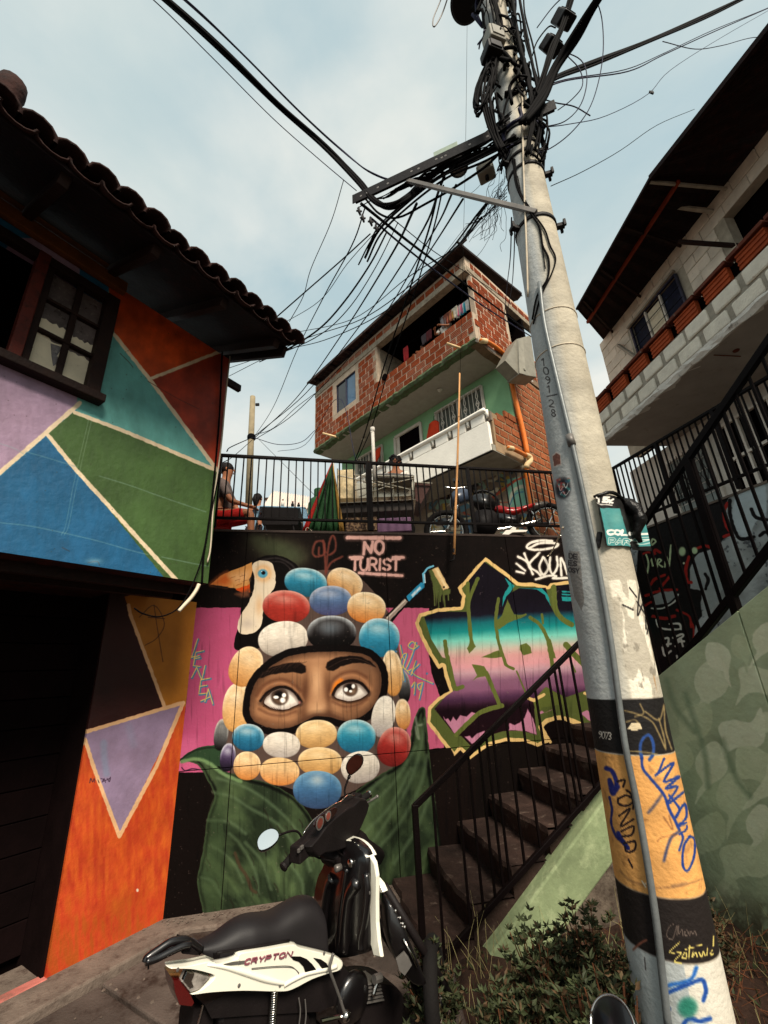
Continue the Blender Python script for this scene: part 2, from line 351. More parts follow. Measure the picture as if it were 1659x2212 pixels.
# =================================================================== planes of the place
M = Plane(aty(830, 1400, 4.2), 77.64)                 # painted retaining wall
LP = Plane(M.hit(352, 1985), 32.72)                   # left house, ground floor
ZS = LP.hit(425, 1301)[2]                             # underside of its upper floor
LU = Plane(hitz(440, 1259, ZS), 32.72)                # left house, upper floor
BP = Plane(aty(1030, 739, 7.6), -42.7)                # brick house, long side
BC = BP.hit(1030, 739)
BS = Plane(BC, 47.3)                                  # brick house, short side
RP = Plane(hitz(1307, 958.6, 5.0), 173.885)           # right house, balcony front
RW = RP.off(-0.9)                                     # right house, wall behind the balcony
RG = RP.off(-1.15)
RR = Plane(hitz(1322, 1013, 3.85), 164)               # wall and railing of the right walkway
G2 = Plane((2.0, 3.63, 1.43), 164)                    # green stair wall on the right
S1 = M.off(1.0)                                       # outer side of the first flight
ZT = 3.03                                             # terrace level
GZ = 0.1

# ------------------------------------------------------------------ materials
concrete = mat('concrete', (118, 108, 98), .9, var=.25, vscale=5, bump=.5, bscale=60, col2=(70, 62, 55))
m_road = mat('road', (76, 66, 60), .9, var=.35, vscale=2.5, bump=.5, bscale=70, col2=(44, 32, 26), c2pos=(.50, .64))
m_kerb = mat('kerb', (98, 86, 77), .9, var=.28, vscale=7, bump=.5, bscale=60, col2=(62, 48, 42), c2pos=(.5, .72))
m_pinkstrip = mat('pinkstrip', (168, 98, 88), .85, var=.25, bump=.3, col2=(110, 80, 70))
m_soil = mat('soil', (52, 36, 28), 1, var=.4, vscale=9, bump=.9, bscale=50, col2=(90, 55, 38), c2pos=(.55, .7))
m_stairs = mat('stairs', (46, 33, 28), .85, var=.5, vscale=4, bump=.7, bscale=40, col2=(98, 84, 74), c2pos=(.57, .74))
m_blackpaint = mat('blackpaint', (11, 6, 6), .5, var=.25, bump=.2, bscale=90, spec=.06)
m_blackwall = mat('blackwall', (14, 9, 8), .8, var=.3, bump=.3, bscale=40, spec=.05)
m_terr = mat('terracefloor', (96, 86, 78), .9, var=.2, bump=.3)
m_darkwood = mat('darkwood', (34, 19, 14), .7, var=.35, vscale=14, bump=.4, bscale=60)
m_ochre = mat('ochrewood', (92, 52, 22), .7, var=.3, vscale=12, bump=.3)
m_tile = mat('rooftile', (46, 25, 21), .85, var=.35, vscale=9, bump=.5, bscale=50, col2=(30, 22, 20))
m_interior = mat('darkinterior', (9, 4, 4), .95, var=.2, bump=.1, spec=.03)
m_door = mat('garagedoor', (14, 6, 6), .85, var=.3, bump=.2, spec=.05)

# ------------------------------------------------------------------ ground
b = MB(); S = 900.0
b.add([(-S, -S, -.35), (S, -S, -.35), (S, S, -.35), (-S, S, -.35)], [(0, 1, 2, 3)])
tag(b.build('ground', m_road), kind='structure')
def sheet(name, poly, z, th, m, kind='structure', bevel=0):
    b = MB(); b.prism([(p[0], p[1], z(p) if callable(z) else z) for p in poly], (0, 0, -th)); o = b.build(name, m, bevel=bevel); return tag(o, kind=kind)
# street in front: a subdivided sheet, slightly uneven
def grid_sheet(name, x0, x1, y0, y1, n, zf, m):
    xs = np.linspace(x0, x1, n); ys = np.linspace(y0, y1, n)
    V = [(x, y, zf(x, y)) for y in ys for x in xs]; F = [(j*n+i, j*n+i+1, (j+1)*n+i+1, (j+1)*n+i) for j in range(n-1) for i in range(n-1)]
    o = MB().add(V, F).build(name, m, smooth=True, origin=(0, 0, 0)); return tag(o, kind='structure')
grid_sheet('street', -7, 5, -6, 4.0, 90, lambda x, y: 0.02 + .012*math.sin(3*x+1.3*y) + .008*math.sin(9*x-7*y), m_road)
# pavement strip along the left house and the mural foot
def lpt(s, k, z): return LP.pt(s, z, k)
uA = LP.u(LP.hit(352, 1985)); uB = LP.u(LP.hit(105, 2090))
E0 = hitz(0, 2191, .05); E1 = hitz(450, 1996, .05)
kf = float((E1-LP.p) @ LP.n); kn = float((E0-LP.p) @ LP.n)
kn = max(kn, .26)
b = MB()
pv = [lpt(-6, -.3, .10), lpt(uA+.02, -.3, .1), M.pt(0.72, .10, -.05), M.pt(0.72, .09, .16), M.pt(.35, .09, .30), lpt(uA, kf, .09), lpt(uB, kn*.96, .09), lpt(-6, kn, .09)]
b.prism([(p[0], p[1], .10) for p in pv], (0, 0, -.25)); tag(b.build('pavement', m_kerb, bevel=.012), kind='structure')
# shallow gutter joint lines on the street: separate concrete bays, each a slab with its own edges
b = MB()
for i, (u0, u1) in enumerate([(-3.2, -1.6), (-1.58, -.55), (-.53, .35)]):
    o = MB().prism([(p[0], p[1], .062+.004*i) for p in (lpt(u0, kf+.03, 0), lpt(u1, kf+.03, 0), lpt(u1, 1.9, 0), lpt(u0, 1.9, 0))], (0, 0, -.12)).build('slab', m_road, bevel=.01)
    tag(o, kind='structure')
# painted strip at the doorway
sp = [lpt(-3.5, .03, .104), lpt(uB+.0, .02, .104), lpt(uB+.0, -.06, .104), lpt(-3.5, -.08, .104)]
tag(MB().prism(sp, (0, 0, -.06)).build('threshold', m_pinkstrip, bevel=.008), kind='structure')
# terrace
tf = [M.pt(-3.0, ZT-.03, -.12), M.pt(3.2, ZT-.03, -.12), (9, 4.2, ZT-.03), (12, 30, ZT-.03), (-20, 30, ZT-.03), (-9, 2.5, ZT-.03)]
tag(MB().prism(tf, (0, 0, -.2)).build('terrace', m_terr), kind='structure')
# soil bed right of the street
def bedz(x, y):
    return .02 + .10*max(0, min(1, (x-.2)/.7)) + .06*math.sin(5*x+2*y)*.5 + .03*math.sin(13*x-9*y)
grid_sheet('planting_bed', .15, 3.6, .2, 4.4, 110, lambda x, y: bedz(x, y) if x > .3 else -.05, m_soil)

# =================================================================== the painted retaining wall
MU0, MU1, MZ0, MZ1 = -2.15, 2.95, -.45, ZT
mc = Canvas(wallgrid(M, MU0, MU1, MZ0, MZ1, .0027), (27, 18, 16))
X, Y = mc.x, mc.y
TAN = (206, 168, 120); TEAL = (36, 116, 146); RED = (150, 44, 36); WHT = (206, 196, 182); SLT = (72, 98, 134); BLK = (30, 26, 26)
# smoky green behind the bird, black upper band
for cx, cy, rx, ry, o_ in ((640, 150, 130, 60, .55), (700, 190, 120, 50, .45), (560, 120, 90, 40, .3), (760, 230, 70, 50, .35), (520, 90, 60, 30, .25)):
    mc.glow(cx, cy, rx, ry, (82, 96, 66), o_, f=fm)
n_ = fbm(X, Y, 26, 2); all_ = (slice(None), slice(None))
dk = (Y < 1310); mc.c[dk] *= (.8 + .4*n_[dk])[:, None]
# magenta fields
mc.poly([(150, 512), (430, 512), (430, 1500), (40, 1508), (60, 1400), (100, 1100), (140, 700)], (168, 72, 108), f=fm)
mc.poly([(1290, 512), (1570, 514), (1640, 900), (1660, 1350), (1290, 1392)], (176, 82, 112), f=fm)
mc.poly([(1560, 510), (1700, 520), (1720, 1360), (1640, 1365), (1560, 800)], (24, 15, 14), f=fm)
mc.poly([(1500, 700), (1625, 1040), (1650, 1352), (1500, 1370)], (176, 82, 112), f=fm)
mc.poly([(40, 1290), (180, 1290), (180, 1500), (40, 1508)], (182, 84, 122), f=fm, soft=20)
# pink scribble by the leaf
mc.stroke([(785, 515), (800, 528), (830, 520), (860, 524)], 3, (60, 30, 50), f=f5)
# hood base (dark taupe between the eggs)
mc.poly([(470, 860), (600, 620), (640, 420), (820, 300), (1080, 300), (1240, 430), (1350, 620), (1400, 900), (1430, 1200), (1380, 1450), (1200, 1560), (1050, 1640), (880, 1700), (740, 1600), (420, 1540), (330, 1400), (340, 1100)], (78, 62, 56), f=fm, curve=True)
# bird
mc.poly([(395, 760), (405, 660), (450, 560), (480, 430), (490, 330), (500, 245), (560, 205), (650, 198), (730, 228), (785, 290), (740, 400), (640, 620), (560, 740), (480, 760)], (20, 14, 14), f=fm, curve=True)
mc.stroke([(560, 225), (650, 215), (730, 250), (770, 300)], 3, (70, 66, 66), f=fm, op=.6, soft=5)
mc.stroke([(600, 235), (680, 240), (740, 290)], 2, (80, 74, 74), f=fm, op=.5, soft=4)
BW = [(497, 268), (530, 232), (605, 236), (634, 290), (636, 380), (600, 440), (566, 520), (556, 610), (512, 662), (440, 670), (410, 634), (428, 560), (478, 480), (508, 400), (512, 330)]
mc.poly(BW, (212, 196, 172), f=fm, curve=True)
mc.glow(540, 500, 22, 60, (196, 150, 104), .6, f=fm); mc.glow(470, 610, 40, 30, (168, 156, 148), .6, f=fm)
mc.glow(566, 306, 50, 52, (206, 150, 92), .85, f=fm, p=2)
mc.glow(563, 305, 36, 36, (226, 196, 160), .9, f=fm, p=3)
mc.glow(562, 307, 30, 27, (64, 132, 160), 1, f=fm, p=4); mc.glow(563, 308, 25, 22, (84, 160, 190), .8, f=fm, p=3)
mc.glow(566, 303, 13, 12, (22, 18, 22), 1, f=fm, p=4); mc.glow(556, 295, 3, 3, (230, 235, 240), 1, f=fm, p=3)
mc.poly([(250, 372), (310, 320), (375, 288), (440, 268), (496, 240), (500, 300), (480, 345), (484, 385), (440, 405), (370, 392), (320, 384)], (198, 138, 78), f=fm)
mc.poly([(250, 372), (310, 320), (350, 300), (370, 350), (345, 384)], (188, 92, 40), f=fm, soft=16)
mc.poly([(360, 318), (480, 290), (478, 345), (400, 365)], (212, 160, 108), f=fm, soft=14)
for q in ((380, 330), (410, 345), (440, 320), (455, 350), (420, 372)): mc.stroke([(q[0]-14, q[1]+6), q, (q[0]+16, q[1]-4)], 1.5, (140, 86, 48), f=fm, op=.7)
mc.poly([(400, 402), (482, 372), (486, 420), (440, 425)], (196, 74, 26), f=fm)
mc.poly([(395, 430), (485, 400), (480, 445), (440, 452)], (96, 58, 40), f=fm, soft=8)
mc.poly([(250, 376), (355, 386), (345, 396), (290, 392)], (40, 32, 28), f=fm)
# leaves
G1, G2c, G3 = (48, 66, 44), (52, 68, 43), (96, 124, 82)
ll = [f5(*p) for p in [(783, 480), (830, 440), (900, 420), (955, 430), (960, 520), (1060, 555), (1180, 590), (1280, 650), (1350, 740), (1400, 860), (1420, 1000), (1380, 1180), (1000, 1172), (893, 1172), (872, 1120), (850, 1010), (862, 940), (880, 850), (893, 740), (925, 640), (890, 560), (850, 500)]]
rl = [fm(*p) for p in [(1500, 1120), (1535, 1118), (1545, 1200), (1565, 1400), (1590, 1600), (1620, 1760), (1640, 2000), (1500, 2250), (1200, 2250), (980, 2100), (930, 1900), (1010, 1760), (1060, 1680), (1140, 1600), (1260, 1520), (1370, 1450), (1440, 1330), (1462, 1210)]]
for P_, nm in ((rl, 1), (ll, 2)):
    r_ = mc.poly(P_, G2c, curve=True, soft=1.5)
    sl, d = r_; ins = np.clip(-d/4, 0, 1)
    xx, yy = X[sl], Y[sl]
    # veins: bands following the fan of the leaf
    cx, cy = (620, 2100) if nm == 2 else (800, 2050)
    ang = np.arctan2(yy-cy, xx-cx); rad = np.hypot(xx-cx, yy-cy)
    w = fbm(ang*160+rad*.12, rad*.35, 20, nm+5, 4); w2 = vnoise(ang*260, rad*.12, 9, nm)
    tone = np.clip((w-.36)*2.4, 0, 1)
    c0 = np.array([34, 44, 30])/255; c1 = np.array([70, 86, 56])/255
    colr = c0 + (c1-c0)*tone[..., None]; colr *= (.86 + .28*w2)[..., None]
    mc.blend(sl, ins*.9, colr.astype(np.float32))
    mc.blend(sl, np.clip(1-np.abs(d+6)/6, 0, 1)*.6*(d < 0), np.array([100, 128, 84])/255)
mc.poly([(783, 487), (830, 440), (900, 420), (960, 432), (960, 505), (900, 500), (840, 480)], (38, 58, 38), f=f5, curve=True)
mc.stroke([(785, 488), (850, 478), (910, 500), (960, 540), (1040, 575)], 8, (98, 124, 82), f=f5, soft=4)
vein = (92, 112, 82)
for P_ in ([(893, 742), (960, 745), (1010, 760), (1060, 800)], [(910, 620), (1000, 640), (1080, 690), (1200, 760), (1280, 860)], [(905, 850), (960, 880), (1010, 930), (1050, 1010)], [(940, 560), (1060, 600), (1180, 680), (1290, 800), (1340, 960)],
           [(870, 990), (920, 1010), (960, 1080)], [(1060, 840), (1130, 920), (1170, 1040)], [(1230, 900), (1300, 1000), (1310, 1080)], [(990, 800), (1040, 850), (1100, 960), (1120, 1060)]):
    mc.stroke(P_, 5, vein, f=f5, soft=7, op=.55)
for P_ in ([(1535, 1180), (1500, 1400), (1400, 1650), (1200, 1950)], [(1550, 1400), (1500, 1600), (1350, 1850), (1150, 2050)], [(1480, 1350), (1350, 1560), (1150, 1760)], [(1560, 1650), (1480, 1850), (1350, 2050)], [(1300, 1520), (1180, 1640), (1080, 1780)], [(1450, 1480), (1330, 1700), (1180, 1860)]):
    mc.stroke(P_, 6, vein, f=fm, soft=8, op=.5)
for i in range(60):
    u = rng.uniform(870, 1400); v = rng.uniform(640, 1150); l = rng.uniform(15, 60); mc.stroke([(u, v), (u+l*.35, v+l*.6), (u+l*.4, v+l)], rng.uniform(1.5, 3.4), (36, 32, 24), f=f5, op=.55, soft=2.5)
mc.stroke([(1015, 885), (1035, 940), (1065, 985), (1085, 1040), (1105, 1055)], 7, (64, 50, 36), f=f5, op=.8, soft=3)
mc.stroke([(1480, 1170), (1500, 1300), (1480, 1230), (1515, 1215)], 4, (150, 160, 140), f=fm, op=.6, soft=5)
mc.stroke([(60, 1430), (150, 1372), (250, 1352), (320, 1362)], 4, (30, 44, 30), f=fm)
# left bottom black field right of the pillar
mc.poly([(760, 535), (880, 535), (920, 640), (890, 740), (860, 930), (850, 1010), (880, 1180), (650, 1190), (700, 800)], (24, 15, 13), f=f5)
mc.poly([f5(*p) for p in [(893, 1172), (872, 1120), (850, 1010), (862, 940), (880, 850), (893, 740), (925, 640), (960, 640), (960, 1172)]], G2c, curve=True, op=.5)
# eggs
def egg(cx, cy, rx, ry, col, rot=0, rim=None, lift=.62, low=None):
    x1, y1 = fm(cx+rx, cy+ry); x0, y0 = fm(cx, cy); rx, ry = x1-x0, y1-y0; R = max(rx, ry)*1.2
    sl = mc.sub([(x0-R, y0-R), (x0+R, y0+R)], 1)
    c, q = math.cos(math.radians(rot)), math.sin(math.radians(rot)); dx = X[sl]-x0; dy = Y[sl]-y0
    u = (dx*c+dy*q)/rx; v = (-dx*q+dy*c)/ry; r = (np.abs(u)**2.15 + np.abs(v)**2.15)**(1/2.15)
    a = np.clip(.5-(r-1)*min(rx, ry)/1.6, 0, 1)
    colA = np.array(col, np.float32)/255; lo = np.array(low if low else [v_*.62 for v_ in col])/255; hi = np.array(rim if rim else [min(255, v_*1.0+75) for v_ in col])/255
    t = np.clip((v+.15)*.9, 0, 1)[..., None]; cc_ = colA*(1-t) + lo*t
    # painted sheen near the top and a pale rim, airbrushed
    hl = np.exp(-(((u+.12)/.62)**2 + ((v+.46)/.32)**2))[..., None]*lift; cc_ = cc_*(1-hl) + hi*hl
    rimw = (np.clip((r-.72)/.26, 0, 1)*np.clip(.35-v*1.1, 0, 1))[..., None]*.9; cc_ = cc_*(1-rimw) + hi*rimw
    edge = (np.clip((r-.86)/.14, 0, 1)*np.clip(v*1.1, 0, 1))[..., None]*.4; cc_ = cc_*(1-edge) + lo*.75*edge
    k = fbm(X[sl], Y[sl], 13, int(cx) % 7, 3)[..., None]; cc_ = cc_*(.93+.14*k)
    st_ = vnoise(u*8+v*1.5, v*22, 1.0, int(cy) % 5)[..., None]; cc_ = cc_*(.95+.1*st_)
    mc.blend(sl, a, np.clip(cc_, 0, 1).astype(np.float32))
OR = (196, 110, 40)
egg(312, 1275, 42, 95, (92, 92, 92), 8, rim=(196, 190, 180), lift=.2, low=(20, 18, 18)); egg(352, 1412, 46, 86, (66, 52, 82), 8, rim=(200, 200, 210), low=(24, 18, 30))
egg(820, 360, 128, 86, TEAL, 8, rim=(190, 206, 206)); egg(1055, 362, 110, 84, TAN, 24, rim=(232, 214, 186), low=(168, 112, 60)); egg(970, 470, 128, 90, SLT, 0, rim=(176, 178, 190), low=(62, 62, 96))
egg(703, 506, 142, 98, RED, 4, rim=(206, 150, 136), low=(132, 36, 28)); egg(1185, 512, 116, 93, TAN, 8, rim=(236, 220, 190), low=(190, 108, 44))
egg(1262, 692, 122, 116, (46, 132, 162), 6, rim=(200, 214, 214), low=(24, 92, 120)); egg(684, 700, 150, 106, WHT, -8, rim=(226, 218, 204), low=(150, 140, 130)); egg(976, 664, 148, 104, BLK, 0, rim=(190, 196, 200), lift=.3, low=(14, 10, 10))
mc.glow(965, 640, 60, 38, (92, 100, 108), .75, f=fm)
egg(405, 1112, 84, 148, TAN, 6, rim=(230, 214, 184), low=(190, 138, 76)); egg(460, 866, 94, 126, TAN, 28, rim=(230, 208, 172), low=(182, 122, 62))
egg(1408, 985, 40, 98, (70, 70, 72), -6, rim=(170, 172, 172), low=(16, 14, 14)); egg(1340, 905, 60, 138, TAN, -4, rim=(236, 220, 190), low=(184, 124, 62))
# opening of the hood
SK = [(484, 1110), (500, 1010), (545, 930), (620, 860), (720, 805), (850, 782), (1000, 776), (1110, 782), (1200, 808), (1262, 880), (1272, 980), (1240, 1085), (1160, 1162), (1060, 1192), (965, 1168), (870, 1166), (800, 1200), (720, 1232), (620, 1236), (530, 1206), (492, 1165)]
SKp = [tuple(p) for p in closedpath([fm(*p) for p in SK], 4)]
mc.poly(SKp, (20, 13, 12), grow=15.5, soft=2)
sl, d = mc.poly(SKp, (160, 114, 80), soft=2); ins = np.clip(-d/1.5, 0, 1)
def skin(cx, cy, rx, ry, col, op, rot=0, p=1.0):
    x1, y1 = fm(cx+rx, cy+ry); x0, y0 = fm(cx, cy); rx, ry = x1-x0, y1-y0; c, q = math.cos(math.radians(rot)), math.sin(math.radians(rot))
    dx = X[sl]-x0; dy = Y[sl]-y0; a = np.exp(-(((dx*c+dy*q)/rx)**2 + ((-dx*q+dy*c)/ry)**2)**p)*op*ins; mc.blend(sl, a, col)
DKS = (70, 40, 26); LTS = (202, 158, 118); ORS = (178, 108, 58)
skin(640, 820, 240, 60, (104, 72, 52), .6, -20); skin(1180, 850, 120, 70, (96, 66, 50), .6, 20)
skin(655, 1010, 180, 95, DKS, .75); skin(1090, 985, 160, 85, DKS, .7)
skin(885, 960, 38, 130, LTS, .85); skin(895, 1120, 85, 45, LTS, .7); skin(880, 830, 120, 40, (160, 116, 84), .7)
skin(815, 1020, 22, 120, DKS, .7, 4); skin(955, 1030, 20, 110, DKS, .6, -4); skin(800, 1150, 40, 40, DKS, .55); skin(960, 1140, 34, 34, DKS, .5)
skin(600, 1190, 120, 26, (104, 66, 44), .6, 8); skin(1120, 1130, 120, 26, (98, 62, 42), .6, -14)
skin(560, 1140, 90, 30, (158, 112, 78), .6, 18); skin(1180, 1110, 80, 26, (160, 116, 84), .5, -22); skin(700, 1165, 70, 18, (150, 106, 74), .5, -6)
mc.blend(sl, np.clip(1+d/16, 0, 1)*.62*(d < 0), (48, 28, 20))
def sstroke(P_, w, col, soft, op): mc.stroke(P_, w, col, f=fm, soft=soft, op=op)
for (P_, w, col, soft, op) in (
    ([(535, 1060), (570, 1000), (640, 965), (710, 972), (765, 1010), (795, 1070)], 7, (168, 118, 82), 9, .8),
    ([(525, 1040), (575, 975), (650, 945), (720, 955), (790, 1010)], 5, (84, 48, 32), 8, .7),
    ([(975, 1030), (990, 970), (1040, 930), (1110, 918), (1170, 945), (1210, 1000)], 7, (176, 122, 84), 9, .8),
    ([(985, 1020), (1000, 975), (1030, 950)], 9, (214, 116, 34), 6, .95),
    ([(965, 1010), (985, 950), (1040, 908), (1115, 896), (1185, 930)], 5, (84, 48, 32), 8, .7),
    ([(540, 1120), (600, 1150), (680, 1160), (760, 1135)], 4, (88, 52, 36), 7, .7), ([(985, 1075), (1050, 1105), (1130, 1095), (1190, 1060)], 4, (84, 50, 36), 7, .7),
    ([(800, 1190), (870, 1160), (960, 1158), (1050, 1186)], 5, (70, 42, 30), 7, .6)): sstroke(P_, w, col, soft, op)
# brows
mc.poly([(530, 932), (560, 895), (620, 868), (700, 845), (790, 842), (822, 862), (820, 900), (795, 908), (745, 900), (680, 905), (610, 915), (560, 935)], (30, 18, 15), f=fm, soft=3)
mc.poly([(938, 870), (950, 840), (1000, 812), (1080, 800), (1150, 806), (1210, 836), (1240, 868), (1180, 846), (1100, 846), (1030, 866), (985, 892), (950, 890)], (30, 18, 15), f=fm, soft=3)
for i in range(26):
    t = i/26; x_ = 540+270*t; y_ = 925-70*math.sin(t*1.8)-10; sstroke([(x_, y_+rng.uniform(-4, 30)), (x_+26, y_-12+rng.uniform(-2, 10))], 1.1, (58, 40, 32), 1.2, .6)
    x_ = 950+280*t; y_ = 866-60*math.sin(t*3.0)+10; sstroke([(x_, y_), (x_+22, y_-10+20*t)], 1.1, (58, 40, 32), 1.2, .6)
# eyes
def eye(P_, ic, ir, hl, lid, lash):
    mc.poly([(p[0], p[1]) for p in P_], (44, 26, 18), f=fm, curve=True, grow=5, soft=6, op=.9)
    e = [tuple(p) for p in closedpath([fm(*p) for p in P_], 5)]
    s2, dd = mc.poly(e, (226, 218, 208), soft=1.4)
    i2 = np.clip(-dd/1.4, 0, 1); xx, yy = X[s2], Y[s2]
    def g(cx, cy, r, col, op, p=3, ry=None):
        x1, y1 = fm(cx+r, cy+(ry or r)); x0, y0 = fm(cx, cy); a = np.exp(-(((xx-x0)/(x1-x0))**2+((yy-y0)/(y1-y0))**2)**p)*op*i2; mc.blend(s2, a, col)
    mc.blend(s2, np.clip(1+dd/9, 0, 1)*.45*(dd < 0), (120, 100, 92))
    g(ic[0], ic[1], ir, (44, 30, 24), 1, 5); g(ic[0]+2, ic[1]+2, ir*.84, (92, 70, 54), .95, 3); g(ic[0]-4, ic[1]-10, ir*.55, (20, 14, 14), 1, 3)
    g(ic[0]+ir*.35, ic[1]+ir*.35, ir*.35, (150, 124, 100), .6, 1)
    top = [p for p in lid]; sstroke(top, 5.5, (22, 12, 10), 2.5, 1)
    # shade under the upper lid is paint in the mural
    sstroke([(p[0], p[1]+14) for p in lid], 8, (60, 46, 40), 8, .5)
    for h in hl: g(h[0], h[1], h[2], (244, 242, 238), 1, 3, h[3])
eye([(570, 1078), (600, 1034), (650, 1002), (700, 998), (745, 1022), (788, 1078), (748, 1104), (690, 1124), (630, 1118), (590, 1100)], (664, 1046), 54, [(642, 1050, 17, 10), (690, 1038, 13, 14), (682, 1068, 17, 17)], [(548, 1072), (590, 1022), (650, 992), (710, 994), (760, 1030), (792, 1076)], 1)
eye([(992, 1042), (1012, 1002), (1050, 972), (1100, 962), (1148, 974), (1186, 1012), (1190, 1030), (1150, 1056), (1090, 1074), (1030, 1062)], (1088, 1000), 45, [(1062, 1004, 13, 14), (1090, 1014, 10, 8), (1106, 984, 11, 14)], [(984, 1034), (1006, 990), (1050, 960), (1105, 950), (1160, 972), (1198, 1018)], 1)
for i in range(12): x_ = 572+9*i; sstroke([(x_, 1098+i*2.3), (x_-7, 1106+i*2.3)], 1.2, (40, 24, 18), 1, .8)
mc.glow(784, 1082, 8, 9, (190, 120, 110), .8, f=fm)
# eggs of the lower part
egg(1286, 1166, 70, 126, WHT, 10, rim=(226, 220, 208), low=(150, 142, 140)); egg(1404, 1152, 46, 92, TAN, -4, rim=(232, 214, 186), low=(176, 112, 56))
egg(475, 1292, 96, 82, (40, 110, 142), 4, rim=(196, 206, 206), low=(22, 74, 104)); egg(1124, 1286, 116, 102, (36, 124, 150), 4, rim=(190, 208, 208), low=(28, 84, 112)); egg(884, 1272, 124, 86, (200, 164, 112), -4, rim=(224, 202, 162), low=(166, 124, 72))
egg(675, 1336, 112, 78, WHT, 2, rim=(220, 212, 200), low=(158, 148, 142)); egg(1350, 1348, 98, 120, (144, 38, 34), 18, rim=(206, 150, 136), low=(100, 26, 24))
egg(468, 1462, 82, 86, TAN, 4, rim=(232, 206, 164), low=(190, 118, 56)); egg(664, 1496, 118, 84, TAN, 4, rim=(226, 190, 136), low=(196, 122, 60)); egg(906, 1436, 132, 86, (198, 160, 106), 2, rim=(226, 202, 160), low=(170, 122, 66))
egg(1148, 1470, 116, 96, (204, 194, 180), -10, rim=(224, 216, 204), low=(150, 140, 134)); egg(890, 1606, 146, 114, (56, 96, 134), 2, rim=(110, 150, 176), low=(44, 62, 92)); mc.glow(890, 1545, 40, 34, (176, 180, 176), .6, f=fm)
# paint roller: handle, grip, wire, sleeve
mc.poly([(1300, 560), (1420, 440), (1448, 468), (1340, 600)], (24, 18, 18), f=fm); mc.poly([(1296, 578), (1415, 458), (1432, 476), (1325, 592)], (150, 132, 122), f=fm); mc.stroke([(1310, 572), (1418, 468)], 3, (200, 186, 172), f=fm)
mc.poly([(1424, 444), (1510, 362), (1532, 362), (1534, 390), (1440, 474)], (40, 132, 172), f=fm); mc.poly([(1452, 436), (1505, 384), (1514, 396), (1462, 450)], (190, 210, 220), f=fm, soft=3)
mc.stroke([(1530, 362), (1526, 310), (1550, 276), (1585, 262)], 4.5, (104, 176, 204), f=fm, curve=False); mc.stroke([(1538, 362), (1534, 312)], 1.5, (220, 230, 236), f=fm)
mc.poly([(228, 372), (262, 352), (300, 440), (350, 520), (396, 515), (392, 550), (350, 565), (340, 640), (330, 560), (312, 600), (300, 560), (286, 640), (276, 560), (262, 500), (244, 430)], (76, 84, 44), f=fk, soft=3)
for q in ((270, 560, 640), (300, 560, 660), (348, 600, 650), (312, 540, 610), (376, 545, 600)): mc.stroke([(q[0]-8, q[1]-60), (q[0], q[1]), (q[0]+3, q[2])], 3, (76, 84, 44), f=fk)
mc.poly([(250, 365), (300, 342), (384, 505), (338, 525)], (196, 162, 112), f=fk, soft=2); mc.poly([(275, 360), (295, 350), (372, 500), (352, 510)], (226, 200, 152), f=fk, soft=5); mc.glow(344, 500, 8, 9, (20, 14, 12), 1, f=fk, p=3)
# red-brown scribble
for P_ in ([(915, 200), (880, 205), (862, 180), (880, 120), (925, 115), (935, 160), (925, 195), (900, 195), (900, 150)], [(925, 110), (935, 200), (942, 310)], [(942, 300), (950, 200), (965, 110), (985, 80), (1000, 120), (995, 170), (960, 195), (945, 180)], [(945, 290), (975, 240), (1040, 205)]):
    mc.stroke(P_, 4, (112, 56, 46), f=fm, soft=4, op=.95)
# NO TURIST
PK = (216, 166, 156)
def spray(P_, w, col, f, halo=.35, curve=True): mc.stroke(P_, w*1.7, col, f=f, soft=w*.9, op=halo, curve=curve); mc.stroke(P_, w, col, f=f, soft=w*.28, curve=curve)
spray([(1072, 92), (1384, 94)], 8, PK, fm)
for P_ in ([(1168, 190), (1174, 120), (1212, 182), (1222, 118)], [(1262, 190), (1238, 165), (1242, 125), (1268, 112), (1288, 138), (1284, 172), (1262, 190)], [(1086, 210), (1160, 210)], [(1345, 210), (1408, 210)], [(1142, 304), (1270, 312), (1398, 320)]):
    spray(P_, 6.2, PK, fm, curve=len(P_) > 4)
for P_ in letters('TURIST', (1094, 286), (42, 0), (2, -66), .30): spray(P_, 5.2, PK, fm, halo=.25, curve=len(P_) > 5)
# graffiti piece on the right -------------------------------------------------
OUT = [(665, 268), (760, 340), (850, 405), (920, 465), (1030, 466), (1145, 492), (1165, 468), (1300, 452), (1700, 430), (2050, 480), (2060, 1560), (1740, 1620), (1535, 1692), (1470, 1625), (1380, 1560), (1300, 1530), (1230, 1515), (1140, 1540), (1098, 1580), (1160, 1692), (1068, 1732), (960, 1694), (820, 1690), (690, 1725), (545, 1832), (470, 1760), (425, 1806), (370, 1752), (212, 1545), (222, 1430), (300, 1350), (386, 1300), (350, 1190), (335, 1112), (302, 1132), (230, 1020), (160, 880), (120, 775), (152, 706), (300, 664), (470, 650), (484, 574), (448, 506), (520, 430), (590, 345)]
PKo = [fk(*p) for p in OUT]
mc.poly(PKo, (206, 172, 112), soft=1.5); mc.poly(PKo, (74, 82, 40), grow=-7.5, soft=1.2)
INN = [(655, 305), (840, 430), (880, 475), (868, 540), (930, 505), (1130, 505), (1165, 640), (1190, 690), (1210, 640), (1185, 490), (1300, 480), (1700, 470), (2030, 520), (2030, 1340), (1720, 1300), (1460, 1290), (1300, 1345), (1080, 1400), (1040, 1440), (1060, 1640), (930, 1605), (800, 1612), (640, 1660), (550, 1725), (480, 1650), (430, 1640), (270, 1440), (360, 1340), (420, 1300), (440, 1270), (385, 1060), (330, 1040), (245, 900), (192, 730), (300, 690), (520, 690), (538, 600), (535, 450)]
